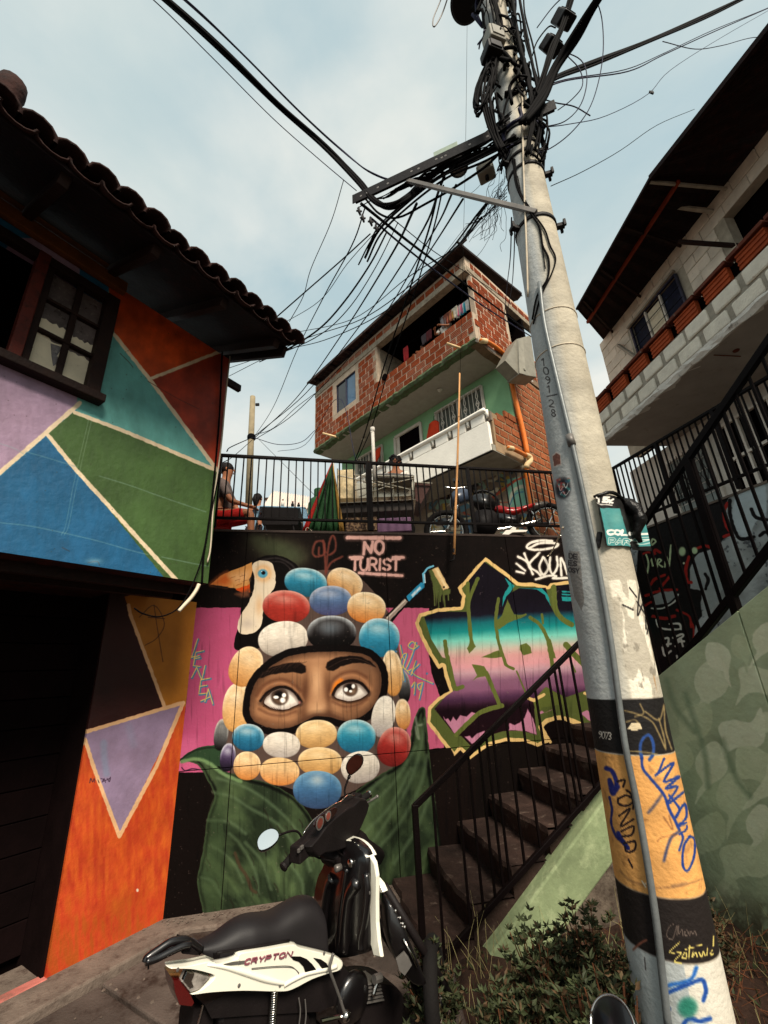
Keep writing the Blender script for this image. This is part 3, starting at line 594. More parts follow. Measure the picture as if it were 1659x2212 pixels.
PI_ = [fk(*p) for p in INN]; s2 = mc.sub(PI_, 2); dd = mc.sdpoly(PI_, s2); xx, yy = X[s2], Y[s2]
kx = (xx-862.7)/.28; ky = (yy-1128)/.28; T = ky + .06*(kx-600)
stops = [(600, (24, 18, 30)), (715, (26, 22, 36)), (775, (20, 92, 98)), (835, (22, 120, 118)), (905, (110, 186, 170)), (985, (178, 164, 150)), (1040, (192, 140, 138)), (1110, (196, 138, 144)), (1160, (176, 138, 148)), (1230, (122, 82, 106)), (1300, (116, 74, 100)), (1360, (66, 38, 62)), (1440, (34, 12, 22)), (1700, (34, 10, 18))]
cg = np.stack([np.interp(T + 14*(fbm(xx, yy, 12, 3)-.5), [s_[0] for s_ in stops], [s_[1][i] for s_ in stops]) for i in range(3)], -1)/255
mc.blend(s2, np.clip(.5-dd/1.5, 0, 1), cg.astype(np.float32))
for P_ in ([(340, 1500), (350, 1525), (375, 1515), (395, 1540), (415, 1500), (440, 1530), (470, 1490), (520, 1500), (560, 1465), (605, 1480), (560, 1530), (500, 1560), (430, 1640)], [(505, 1655), (545, 1645), (560, 1665), (600, 1630), (660, 1610), (640, 1660), (560, 1712)], [(845, 1605), (850, 1550), (890, 1565), (930, 1545), (965, 1510), (990, 1440), (1035, 1520), (1062, 1640), (960, 1610)], [(1070, 1470), (1100, 1455), (1130, 1470), (1180, 1445), (1090, 1480)], [(1400, 1475), (1450, 1450), (1490, 1480), (1505, 1560), (1450, 1520)]):
    mc.poly(P_, (170, 112, 136), f=fk, soft=2)
OL = (84, 92, 42)
for P_, w in (([(605, 435), (560, 540), (533, 640), (540, 760), (556, 930)], 8), ([(528, 470), (530, 560), (540, 600)], 8), ([(765, 590), (745, 740), (760, 900), (810, 1060), (830, 1105), (880, 1130)], 7), ([(900, 745), (975, 712)], 5), ([(1010, 735), (1085, 790), (1130, 870), (1170, 990), (1180, 1140)], 8), ([(1100, 710), (1108, 780)], 5), ([(352, 920), (370, 1040), (400, 1160), (430, 1280), (488, 1268)], 9),
              ([(670, 1160), (720, 1280), (776, 1415)], 9), ([(905, 1148), (972, 1310)], 3.5), ([(1285, 945), (1340, 1010), (1420, 1090)], 13), ([(1320, 1060), (1358, 1155)], 3.5), ([(790, 1415), (640, 1460), (540, 1540), (440, 1640)], 10), ([(1190, 500), (1205, 660), (1250, 740), (1330, 790)], 11)):
    mc.stroke(P_, w, OL, f=fk)
for P_ in ([(835, 595), (885, 712), (985, 712), (850, 770), (765, 828), (750, 760), (790, 720)], [(530, 960), (560, 890), (590, 960), (540, 1012), (520, 975)], [(625, 1042), (770, 985), (800, 1040), (700, 1048)], [(562, 1098), (655, 1108), (690, 1180), (600, 1200), (568, 1220), (600, 1180)], [(930, 945), (980, 932), (1015, 965), (1022, 1008), (960, 1028), (930, 985)], [(1130, 880), (1165, 900), (1210, 1050), (1155, 1050)], [(1030, 1380), (1130, 1270), (1270, 1345), (1290, 1400), (1100, 1430), (1060, 1480)]):
    mc.poly(P_, OL, f=fk, soft=1.5)
TL = (30, 128, 128)
mc.poly([(815, 428), (890, 490), (870, 520), (820, 580), (795, 650), (800, 570), (845, 490)], TL, f=fk); mc.poly([(925, 508), (1100, 508), (1148, 560), (1165, 640), (1120, 560), (1060, 520)], TL, f=fk)
for k_ in (0, 22, 44): mc.poly([(1250, 528+k_), (1345, 532+k_), (1345, 545+k_+(22 if k_ == 44 else 0)), (1256, 540+k_+(22 if k_ == 44 else 0))], TL, f=fk)
mc.poly([(1098, 1585), (1140, 1542), (1230, 1518), (1320, 1538), (1430, 1600), (1530, 1690), (1160, 1692)], (24, 14, 14), f=fk, grow=-3)
mc.stroke([(1000, 1360), (1040, 1375), (1115, 1330)], 7, (206, 172, 112), f=fk, curve=False); mc.stroke([(1430, 1320), (1500, 1345), (1560, 1350)], 6, (206, 172, 112), f=fk)
mc.stroke([(1098, 1580), (1165, 1695)], 6, (206, 172, 112), f=fk); mc.stroke([(1098, 1580), (1140, 1540), (1230, 1515), (1330, 1542), (1440, 1612), (1535, 1692)], 5.5, (206, 172, 112), f=fk)
# white tag
WT = (222, 216, 204)
for P_ in ([(1000, 200), (1090, 160), (1220, 165), (1190, 195), (1060, 212), (985, 195), (1010, 160), (1090, 140), (1180, 145)], [(965, 240), (1000, 330), (1030, 400)], [(915, 265), (980, 300), (1010, 340)], [(1080, 235), (1000, 330), (1060, 380), (1090, 410)], [(1110, 270), (1080, 340), (1110, 405), (1150, 350), (1120, 275)], [(1165, 270), (1160, 350), (1185, 400), (1220, 340), (1215, 265)], [(1250, 410), (1245, 280), (1275, 330), (1300, 400), (1310, 280), (1290, 230)], [(905, 320), (970, 372)], [(905, 378), (960, 392)], [(1055, 440), (1150, 412), (1210, 415), (1190, 432), (1320, 428)], [(1280, 200), (1320, 190), (1350, 215)]):
    spray(P_, 4.6, WT, fk, halo=.3)
# Yeck. 19
for col, o_, w in (((70, 120, 156), 5, 4.2), ((200, 168, 84), 0, 1.9)):
    for P_ in ([(1385, 735), (1400, 800), (1415, 830)], [(1480, 720), (1455, 800), (1420, 880), (1405, 860)], [(1490, 745), (1460, 715), (1435, 740), (1465, 760), (1494, 740)], [(1405, 860), (1425, 790), (1400, 800), (1392, 850), (1430, 890), (1455, 880)], [(1440, 905), (1400, 870), (1410, 950)], [(1480, 830), (1452, 915)], [(1500, 850), (1462, 905), (1580, 965)], [(1455, 985), (1475, 960), (1470, 1030)], [(1520, 960), (1490, 975), (1505, 1005), (1522, 960), (1500, 1060)]):
        mc.stroke([(p[0]+o_, p[1]+o_) for p in P_], w, col, f=fm, op=.95)
mc.glow(1548, 908, 7, 7, (70, 120, 156), 1, f=fm, p=3); mc.glow(1362, 775, 8, 8, (70, 120, 156), 1, f=fm, p=3)
# LENEA down the magenta strip
for col, o_, w in (((62, 112, 140), 4, 5), ((206, 170, 96), 0, 2)):
    for P_ in ([(170, 700), (135, 810), (180, 800)], [(205, 770), (160, 780), (145, 860), (185, 865)], [(150, 818), (185, 812)], [(135, 930), (165, 870), (195, 945), (215, 860)], [(245, 935), (190, 945), (178, 1030), (225, 1025)], [(182, 985), (225, 978)], [(215, 1075), (235, 1000), (262, 1090)], [(190, 1072), (245, 1048)]):
        mc.stroke([(p[0]+o_, p[1]+o_) for p in P_], w, col, f=fm, curve=False, op=.95)
# black plinth below the horizontal joint, right part
mc.poly([fm(1645, 1362), fm(1700, 1352), fk(400, 1752), fk(425, 1806), fk(470, 1760), fk(545, 1832), (1030, 1630), (1020, 2100), (930, 2100), fm(1640, 2000), fm(1590, 1600), fm(1565, 1395)], (30, 19, 17), soft=2)
# weathering of the print: faint drips and scuffs
dr = fbm(X*3.2, Y*.22, 14, 9, 3); mc.c *= (1 - .16*np.clip((dr-.62)*5, 0, 1))[..., None]
sc_ = fbm(X, Y, 5, 12, 3); hit = np.clip((sc_-.80)*14, 0, 1); mc.c[:] = mc.c*(1-.35*hit[..., None]) + .35*hit[..., None]*np.array([.45, .40, .36])
m_mural = imgmat('mural_paint', mc, .7, .12, .12, 45, .04)
RECT = (MU0, MU1, MZ0, MZ1)
mural = empty('retaining_wall', M.pt(.4, -.4), 'tall concrete retaining wall painted with eyes, egg shapes, a toucan and graffiti', 'wall')
panel('wall_core', M, [(MU0, MZ0), (MU1, MZ0), (MU1, ZT-.01), (MU0, ZT-.01)], m_blackwall, RECT, -.30, -.012, mural)
us = [MU0, M.u(M.hit(*fm(412, 900))), M.u(M.hit(*fm(1332, 900))), M.u(M.hit(*fk(930, 900))), MU1]
zj = 1.016; g_ = .003
for i in range(4):
    for (z0, z1) in ((MZ0, zj-g_), (zj+g_, ZT-.028)):
        uu0 = us[i]+g_; uu1 = us[i+1]-g_
        panel('wall_panel', M, [(uu0, z0), (uu1, z0), (uu1, z1), (uu0, z1)], m_mural, RECT, -.016, 0, mural, bevel=.002)
panel('coping', M, [(MU0, ZT-.026), (MU1, ZT-.026), (MU1, ZT), (MU0, ZT)], mat('coping', (52, 42, 38), .8, var=.3, bump=.4, col2=(110, 98, 88), c2pos=(.6, .7)), RECT, -.3, .006, mural, bevel=.004)

# =================================================================== left house
uC = LU.u(LU.hit(475, 1000)); zE = 4.32                    # corner, top of facade
fu0 = uC-3.6
lc = Canvas(wallgrid(LU, fu0, uC+.02, ZS-.05, zE+.1, .003), (26, 96, 134))
def lpoly(P_, col, **k): lc.poly(P_, col, f=f3, **k)
lpoly([(-900, -300), (345, -300), (345, 418), (195, 560), (0, 715), (-900, 1500)], (158, 132, 156))
lpoly([(190, 562), (-500, 1200), (-500, 1500), (780, 1400), (770, 1190)], (26, 88, 128))
lpoly([(205, 548), (318, 452), (520, 530), (937, 705), (960, 720), (960, 1300), (800, 1280)], (62, 88, 44))
lpoly([(330, 450), (345, 300), (480, -100), (500, 122), (937, 703)], (92, 156, 150))
lpoly([(497, 122), (440, -320), (700, -700), (1200, -700), (1100, 190), (955, 190), (650, 306)], (190, 72, 24))
lpoly([(650, 312), (958, 195), (1100, 150), (1060, 700), (937, 700)], (148, 48, 22))
CR = (222, 200, 168)
for P_, w in (([(345, 415), (0, 716), (-400, 1065)], 10), ([(203, 548), (330, 705), (762, 1180), (780, 1200)], 9), ([(322, 454), (560, 545), (937, 706)], 8), ([(494, 118), (648, 312), (937, 702)], 8), ([(648, 310), (960, 188), (1080, 140)], 7)):
    lc.stroke(P_, w, CR, f=f3, curve=False, soft=1.6)
xx, yy = lc.x, lc.y
# brushwork of the paint: streaks, blotches, hairline cracks
nz = fbm(xx, yy, 60, 3); nz2 = fbm(xx*1.5, yy*.5, 16, 4); lc.c *= (.82 + .22*nz + .16*nz2)[..., None]
orr = (lc.c[..., 0] > .4) & (lc.c[..., 1] < .33); lc.c[orr] *= (.72 + .6*fbm(xx, yy, 30, 8))[orr][:, None]
for P_ in ([(0, 932), (150, 950), (400, 1005), (560, 1050), (640, 1070)], [(110, 625), (200, 650), (330, 690)], [(430, 730), (560, 770), (700, 820), (890, 885)], [(700, 1080), (820, 1105), (900, 1120)], [(0, 590), (60, 610), (110, 640)]):
    lc.stroke(P_, 2.2, (130, 158, 160), f=f3, op=.4, soft=2)
for x_ in (385, 398): lc.stroke([(x_, 480), (x_-65, 760), (x_-100, 940), (x_-120, 985)], 1.4, (170, 190, 180), f=f3, op=.35, soft=1.5)
for P_ in ([(640, 320), (760, 390), (860, 440)], [(520, 200), (560, 240), (575, 260)], [(270, 1040), (300, 1055)], [(380, 1105), (420, 1100), (430, 1115)]): lc.stroke(P_, 1.6, (60, 30, 24), f=f3, op=.6)
lc.glow(408, 1098, 34, 12, (150, 176, 186), .5, f=f3)
for i in range(60): lc.glow(rng.uniform(0, 930), rng.uniform(100, 1150), 2.2, 2.6, (60, 50, 46), .6, f=f3, p=2)
RL = (fu0, uC+.02, ZS-.05, zE+.1)
m_lfac = imgmat('facade_paint', lc, .55, .2, .22, 28, .35)
lh = empty('painted_house', LU.pt(uC-1.5, .0, -.4), 'house with jutting upper floor in blue, green, lilac and orange paint under a tiled roof', 'house')
# window opening in the facade: wall is cut around the window
Wc = [LU.hit(*q) for q in ((19, 788), (205, 866), (262, 655), (78, 572))]
wu0 = LU.u(LU.hit(19, 790)); wu1 = LU.u(LU.hit(204, 870)); wz0 = LU.hit(205, 872)[2]; wz1 = LU.hit(258, 662)[2]+.02
wuL = wu0-1.3                                             # dark open half of the window
for nm, P_ in (('wall_under_window', [(fu0, ZS), (uC, ZS), (uC, wz0), (fu0, wz0)]), ('wall_beside_window', [(wu1, wz0), (uC, wz0), (uC, zE), (wu1, zE)]), ('wall_over_window', [(fu0, wz1), (wu1, wz1), (wu1, zE), (fu0, zE)]), ('wall_beside_window', [(fu0, wz0), (wuL, wz0), (wuL, wz1), (fu0, wz1)])):
    panel(nm, LU, P_, m_lfac, RL, -.12, 0, lh)
# gable return toward the mural, soffit of the jetty
e = LU.pt(uC, 0)
MB().prism([LU.pt(uC-.001, ZS, -.12), LU.pt(uC-.001, zE, -.12), LU.pt(uC-.001, zE, -2.4), LU.pt(uC-.001, ZS, -2.4)], -LU.d*.1).build('side_wall', mat('sidewall', (70, 60, 50), .8, bump=.4, col2=(110, 60, 40)), lh)
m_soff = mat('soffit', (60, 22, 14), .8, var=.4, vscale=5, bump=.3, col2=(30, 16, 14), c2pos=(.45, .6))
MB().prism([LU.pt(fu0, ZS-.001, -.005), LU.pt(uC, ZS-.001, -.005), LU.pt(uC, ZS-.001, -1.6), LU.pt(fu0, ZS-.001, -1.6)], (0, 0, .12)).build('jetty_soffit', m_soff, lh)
# painted line and beams under the jetty
for k_ in (.18, .42): MB().bar(LU.pt(fu0, ZS-.03, -k_), LU.pt(uC-.02, ZS-.03, -k_), .05, .06).build('floor_beam', m_darkwood, lh)
# ground floor pillar painted in triangles
pu0 = LP.u(LP.hit(105, 2090))-.005; pu1 = LP.u(LP.hit(352, 1985))+.0
pc = Canvas(wallgrid(LP, pu0-.06, pu1+.03, 0, ZS+.05, .0022), (192, 70, 28))
px_, py_ = pc.x, pc.y
pc.poly([(100, 100), (870, 100), (880, 620), (1110, 1242), (556, 1420), (400, 1460)], (58, 16, 14), f=fD)
pc.poly([(840, 500), (1400, 400), (1350, 1240), (1110, 1242)], (176, 112, 34), f=fD)
pc.poly([(556, 1418), (1240, 1216), (806, 2130)], (144, 124, 152), f=fD)
for P_, w in (([(868, 560), (880, 625), (1110, 1242)], 7.5), ([(548, 1424), (1240, 1216)], 8), ([(1238, 1220), (1060, 1640), (806, 2120)], 8.5), ([(558, 1424), (640, 1680), (806, 2120)], 8.5)):
    pc.stroke(P_, w, (224, 178, 132), f=fD, curve=False, soft=1.6)
st = fbm(px_*2.2, py_*.5, 18, 6, 5); st2 = fbm(px_, py_, 50, 2, 3); org = (pc.c[..., 0] > .7) & (pc.c[..., 1] < .4)
mul = (.80 + .22*st + .16*st2); pc.c[org] *= mul[org][:, None]; pc.c[org, 1] *= (.75+.6*st[org])
pc.c[~org] *= (.88+.2*st2[~org])[:, None]
low = np.clip((py_-1900)/120, 0, 1)*np.clip((st-.4)*4, 0, 1)*org; pc.c[:] = pc.c*(1-low[..., None]*.5) + low[..., None]*.5*np.array([.55, .26, .06])
pc.stroke([(700, 1490), (705, 1600), (720, 1700)], 14, (120, 140, 164), f=fD, op=.5, soft=7); pc.stroke([(870, 1380), (900, 1500)], 16, (130, 136, 160), f=fD, op=.35, soft=10)
for P_ in ([(605, 100), (612, 70), (625, 95), (635, 72), (640, 98)], [(660, 80), (668, 100)], [(680, 72), (700, 78), (690, 96), (702, 72), (712, 98)], [(722, 70), (738, 92), (745, 62)], [(700, 90), (742, 70)]): pc.stroke(P_, 1.6, (50, 30, 50), f=fE)
pc.glow(928, 826, 9, 12, (226, 210, 190), 1, f=fE, p=3)
# faint black scribble on the yellow part
for P_ in ([(1040, 560), (1060, 700), (1100, 940)], [(940, 640), (1040, 560), (1110, 680), (1060, 780), (980, 830)], [(1000, 640), (1110, 650)]): pc.stroke(P_, 2.2, (60, 30, 18), f=fD, op=.6)
m_pil = imgmat('pillar_paint', pc, .55, .22, .2, 30, .35)
RPi = (pu0-.06, pu1+.03, 0, ZS+.05)
panel('pillar_wall', LP, [(pu0, 0), (pu1, 0), (pu1, ZS), (LP.u(LP.hit(205, 1416))-.0, ZS), (pu0, 1.2)] if False else [(pu0, 0), (pu1, 0), (pu1, ZS), (pu0-.02, ZS)], m_pil, RPi, -.35, 0, lh)
# dark doorway left of it: recess, roller door slats, jamb, lintel
dk0 = pu0-3.2
MB().prism([LP.pt(pu0-.02, -.1, -.02), LP.pt(pu0-.02, ZS, -.02), LP.pt(pu0-.02, ZS, -.36), LP.pt(pu0-.02, -.1, -.36)], LP.d*.015).build('door_jamb', m_door, lh)
for i in range(12):
    z0 = .14 + i*.185
    if z0 > ZS-.05: break
    MB().prism([LP.pt(dk0, z0, -.34), LP.pt(pu0-.02, z0, -.34), LP.pt(pu0-.02, min(z0+.178, ZS), -.34), LP.pt(dk0, min(z0+.178, ZS), -.34)], LP.n*.018).build('door_slat', m_door, lh, bevel=.004)
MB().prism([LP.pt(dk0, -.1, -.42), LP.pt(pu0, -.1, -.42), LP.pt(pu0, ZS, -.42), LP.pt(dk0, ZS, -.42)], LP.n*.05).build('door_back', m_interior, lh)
MB().prism([LP.pt(dk0-.3, -.2, .0), LP.pt(dk0, -.2, 0), LP.pt(dk0, ZS, 0), LP.pt(dk0-.3, ZS, 0)], LP.n*-.4).build('door_jamb', m_door, lh)
# ochre timber plate over the window
def lbar(name, p, q, w, h, m, parent=lh, plane=LU, k=0):
    a = plane.hit(*p, k); b_ = plane.hit(*q, k); o = MB().bar(a, b_, w, h).build(name, m, parent, bevel=.004); return o
for nm, (pa, pb), th in (('eave_plate', ((-60, 415), (272, 622)), .09), ('eave_plate', ((-60, 372), (262, 585)), .06)):
    a = LU.hit(*pa, .03); c = LU.hit(*pb, .03); c[2] = a[2] = (a[2]+c[2])/2
    MB().bar(a, c, .05, th).build(nm, m_ochre, lh, bevel=.005)
# window ---------------------------------------------------------------
wf = MB().bar(LU.pt(wuL, wz0+.02, .03), LU.pt(wu1+.03, wz0+.02, .03), .10, .055).build('window_sill', m_darkwood, lh, bevel=.006)
m_glass = mat('dirtyglass', (84, 74, 72), .3, var=.35, vscale=18, bump=.1, col2=(150, 140, 130), c2pos=(.55, .8), spec=.6)
m_paper = mat('paperpane', (214, 202, 176), .85, var=.12, vscale=10, bump=.2, col2=(130, 118, 108), c2pos=(.62, .7))
wwin = MB().bar(LU.pt(wu0, wz0+.05, .01), LU.pt(wu0, wz1, .01), .07, .06, up=LU.d).build('window_jamb', mat('redjamb', (78, 30, 22), .6, bump=.3, vscale=10, col2=(40, 24, 20)), lh, bevel=.004)
MB().bar(LU.pt(wu1-.035, wz0+.05, .01), LU.pt(wu1-.035, wz1, .01), .07, .08, up=LU.d).build('window_jamb', m_darkwood, lh, bevel=.004)
MB().bar(LU.pt(wuL, wz1-.03, .01), LU.pt(wu1, wz1-.03, .01), .06, .06).build('window_head', m_darkwood, lh, bevel=.004)
um = (wu0+.075+wu1-.07)/2; ua, ub = wu0+.06, wu1-.07; za, zb = wz0+.075, wz1-.06
MB().bar(LU.pt(ua-.015, (za), .0), LU.pt(ua-.015, zb, .0), .04, .05, up=LU.d).build('window_stile', m_darkwood, lh, bevel=.003)
MB().bar(LU.pt(um, za, .0), LU.pt(um, zb, .0), .022, .035, up=LU.d).build('window_mullion', m_darkwood, lh, bevel=.003)
MB().bar(LU.pt(ua, za-.012, .0), LU.pt(ub, za-.012, .0), .04, .03).build('window_rail', m_darkwood, lh, bevel=.003)
zs_ = [za, za+(zb-za)*.35, za+(zb-za)*.68, zb]
for z in zs_[1:3]: MB().bar(LU.pt(ua, z, .0), LU.pt(ub, z, .0), .035, .02).build('window_rail', m_darkwood, lh, bevel=.003)
def wavy(u0, u1, z0, z1, seed, top=True):
    r = np.random.default_rng(seed); P_ = [(u0, z0), (u1, z0)]
    for i in range(9): t = i/8; P_.append((u1+(u0-u1)*t, z1 + r.uniform(-.012, .012)))
    return P_
for c_, (x0, x1) in enumerate(((ua, um-.011), (um+.011, ub))):
    for r_ in range(3):
        z0, z1 = zs_[r_]+(.01 if r_ else 0), zs_[r_+1]-.01
        MB().prism([LU.pt(u, z, -.02) for u, z in ((x0, z0), (x1, z0), (x1, z1), (x0, z1))], LU.n*.004).build('window_pane', m_glass, lh)
        hgt = {(0, 0): .97, (1, 0): .93, (0, 1): .42, (1, 1): .36}.get((c_, r_))
        if hgt: MB().prism([LU.pt(u, z, -.016) for u, z in wavy(x0+.004, x1-.004, z0+.003, z0+(z1-z0)*hgt, c_*3+r_)], LU.n*.002).build('paper', m_paper, lh)
MB().prism([LU.pt(x0_, z_, -.013) for x0_, z_ in ((ua+.09, za+.2), (ua+.15, za+.215), (ua+.135, za+.14), (ua+.16, za+.11), (ua+.13, za+.06), (ua+.11, za+.12))], LU.n*.001).build('paper_tear', m_glass, lh)
# dark space beside: folded inner shutter and room back
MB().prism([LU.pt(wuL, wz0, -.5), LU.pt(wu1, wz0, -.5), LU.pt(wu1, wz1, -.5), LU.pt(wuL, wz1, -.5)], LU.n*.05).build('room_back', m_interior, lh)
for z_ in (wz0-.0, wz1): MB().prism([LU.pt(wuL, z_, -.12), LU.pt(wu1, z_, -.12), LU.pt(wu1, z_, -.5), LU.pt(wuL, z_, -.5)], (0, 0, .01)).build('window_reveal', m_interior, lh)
MB().bar(LU.pt(wu0-.5, wz0+.05, -.1), LU.pt(wu0-.5, wz1, -.1), .05, .05, up=LU.d).build('window_stile', m_darkwood, lh)
# roof: deck, rafters, tiles ---------------------------------------------
ze = 4.16; EK = .76; s1 = LU.u(hitz(640, 745, ze)) ; ru0 = uC-4.4
slope = .42
def rp(u, k, dz=0):      # point on the roof surface, k = distance out from the facade
    return LU.pt(u, ze + (EK-k)*slope + dz, k)
MB().prism([rp(ru0, EK-.05, -.03), rp(s1-.05, EK-.05, -.03), rp(s1-.05, -3.0, -.03), rp(ru0, -3.0, -.03)], (0, 0, -.025)).build('roof_deck', mat('roofdeck', (22, 10, 9), .8, var=.4, bump=.4, col2=(44, 16, 12), c2pos=(.55, .7)), lh)
for i in range(9):
    u = s1-.14 - i*.48
    MB().bar(rp(u, EK-.10, -.09), rp(u, -.6, -.09), .05, .07).build('rafter', m_darkwood, lh, bevel=.004)
MB().bar(rp(s1-.04, EK-.12, -.10), rp(s1-.04, -2.6, -.10), .03, .09).build('barge_board', m_darkwood, lh)
a_ = LU.hit(543, 795); MB().bar(LU.pt(uC-.02, 4.13, -.05), LU.pt(uC+.16, 4.13, -.05), .04, .06).build('rafter_end', m_darkwood, lh)
def tilemesh(up, wdt=.145, ln=.5, n=7):
    V = []; F = []; th = .014
    for (l, s_) in ((0, 1.0), (ln, .84)):
        for rr in (0, th):
            for i in range(n):
                a = math.pi*i/(n-1); r = wdt/2*s_ - (rr if up else -0)
                r = wdt/2*s_*1.12-rr; V.append((l, r*math.cos(a), (r*math.sin(a)*.8 if up else -r*math.sin(a)*.55)))
    def q(a, b, i): return (a*n+i, a*n+i+1, b*n+i+1, b*n+i)
    for i in range(n-1): F += [q(0, 2, i), q(3, 1, i), (i, n+i, n+i+1, i+1), (2*n+i, 2*n+i+1, 3*n+i+1, 3*n+i)]
    me = bpy.data.meshes.new('roof_tile'); me.from_pydata(V, [], F); me.materials.append(m_tile); bmn(me); me.polygons.foreach_set('use_smooth', [True]*len(me.polygons)); return me
mt_up, mt_dn = tilemesh(True), tilemesh(False)
xax = Vector(nrm(rp(0, 0)-rp(0, 1))); yax = Vector(LU.d); zax = xax.cross(yax)
if zax.z < 0: yax = -yax; zax = xax.cross(yax)
Rm = Matrix((xax, yax, zax)).transposed()
nt_ = 27; sp_ = .1425
for i in range(nt_):
    for r_ in range(3):
        for up, me in ((1, mt_up), (0, mt_dn)):
            u = s1 - .03 - sp_*(i+.5*(1-up)) - (.0 if up else 0)
            o = bpy.data.objects.new('roof_tile', me); COL.objects.link(o); o.parent = lh
            jit = Matrix.Rotation(rng.uniform(-.03, .03), 3, 'Z') @ Matrix.Rotation(rng.uniform(-.02, .02), 3, 'X')
            o.rotation_mode = 'QUATERNION'; o.rotation_quaternion = (Rm @ jit).to_quaternion()
            p = rp(u, EK - r_*.40 + rng.uniform(-.018, .018), .0 + .012*r_ + (.028 if up else .01)); o.location = Vector(p) - lh.location
# ridge stub standing up at the far left of the roof
q_ = rp(LU.u(hitz(10, 230, 4.4)), EK-.28, .15)
cb = MB(); cb.lathe(q_ - np.array([0, 0, .12]), (0, 0, 1), [(.075, 0), (.07, .1), (.055, .18), (.05, .24), (.065, .30), (.06, .37), (.03, .41)], 14); cb.build('roof_finial', m_tile, lh, smooth=True)
# bundled service cables and conduit down the corner of the house
m_cable = mat('cable', (7, 5, 6), .8, var=.3, bump=0, spec=.06); m_cableb = mat('cableblue', (22, 20, 50), .7, var=.3, bump=0, spec=.2); m_wirew = mat('wirewhite', (196, 182, 160), .6, bump=0)
m_rustwire = mat('wirerust', (80, 50, 36), .6, bump=0)
def pxcable(name, pts, plane, k, r, m, label, cat, group=None, kk=5, n=6):
    P_ = smoothpath([plane.hit(*p, k) for p in pts], kk); o = MB().tube(P_, r, n).build(name, m, None, smooth=True); return tag(o, label, cat, group)
pxcable('wire', [(497, 770), (488, 850), (478, 960), (462, 1080), (455, 1180), (448, 1215)], LU, .02, .006, m_wirew, 'pale wire running down the corner edge of the painted house', 'wire')
pxcable('cable', [(480, 760), (474, 900), (460, 1060), (448, 1150), (440, 1200), (436, 1262)], LU, .015, .007, m_cable, 'thin black cable clipped to the green corner of the painted house', 'cable')
pxcable('cable', [(476, 1010), (456, 1110), (440, 1190), (425, 1240), (402, 1290), (380, 1318), (345, 1332), (310, 1326), (290, 1314)], LU, .03, .005, m_cable, 'black cable drooping in a loop under the corner of the jutting floor', 'cable')
pxcable('conduit', [(430, 1262), (424, 1275), (412, 1292), (395, 1310), (386, 1320)], LU, .03, .013, m_wirew, 'short white curved conduit under the corner of the jutting floor', 'conduit')

# =================================================================== brick house beyond the terrace
m_mortar = mat('mortar', (176, 158, 138), .95, var=.2, vscale=8, bump=.6, bscale=30)
m_brick = mat('brick', (160, 82, 48), .85, var=.25, vscale=7, bump=.35, bscale=60, col2=(122, 58, 38), c2pos=(.5, .75))
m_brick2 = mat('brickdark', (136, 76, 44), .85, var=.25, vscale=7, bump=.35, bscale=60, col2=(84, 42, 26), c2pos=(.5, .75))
m_beam = mat('beamconcrete', (150, 138, 120), .9, var=.25, bump=.5, col2=(104, 88, 74))
m_slabw = mat('slabsoffit', (158, 150, 142), .85, var=.1, bump=.2)
m_green = mat('greenwall', (136, 182, 138), .8, var=.1, vscale=3, bump=.2)
m_mossy = mat('mossyedge', (86, 110, 76), .9, var=.35, vscale=10, bump=.9, bscale=20, col2=(96, 84, 70), c2pos=(.45, .6))
m_white = mat('whiteplaster', (242, 236, 224), .8, var=.06, vscale=3, bump=.35, bscale=25)
m_wframe = mat('whiteframe', (214, 206, 194), .6, var=.08, bump=.1)
m_alu = mat('windowframe', (60, 60, 76), .4, metal=.3, bump=0)
m_blueglass = mat('blueglass', (58, 96, 128), .08, var=.25, vscale=2, bump=0, spec=.8)
m_darkglass = mat('darkglass', (20, 20, 24), .12, var=.3, bump=0, spec=.7)
m_roofsheet = mat('roofsheet', (52, 38, 34), .7, var=.4, bump=.4, col2=(84, 60, 48))
m_pvc = mat('pvcorange', (206, 112, 44), .45, var=.12, bump=.05); m_pvcc = mat('pvccream', (214, 184, 138), .45, bump=.05)
BL, BH = .33, .195
def brickmesh(name, m, grooves=4, L_=BL, H_=BH, jt=.038, dep=.05):
    """hollow clay block: ribbed face, 44-50 triangles"""
    P_ = [(-.05+0, -H_/2+jt/2)]; P_ = []
    hh = H_-jt; n = grooves*2+1
    for i in range(n):
        z0 = -hh/2 + hh*i/n; z1 = -hh/2 + hh*(i+1)/n; d = dep if i % 2 == 0 else dep-.012
        P_ += [(d, z0+.003), (d, z1-.003)]
    P_ = [(0, -hh/2)] + P_ + [(0, hh/2)]
    l = (L_-jt)/2; k = len(P_)
    V = [(x, y, z) for x in (-l, l) for (y, z) in P_]
    F = [(i, i+1, k+i+1, k+i) for i in range(k-1)] + [tuple(range(k-1, -1, -1)), tuple(range(k, 2*k))]
    me = bpy.data.meshes.new(name); me.from_pydata(V, [], F); me.materials.append(m); bmn(me); return me
me_br = brickmesh('brick', m_brick, 3); me_brh = brickmesh('brick', m_brick, 3, BL*.5); me_b2 = brickmesh('brick', m_brick2, 0); me_b2h = brickmesh('brick', m_brick2, 0, BL*.5)
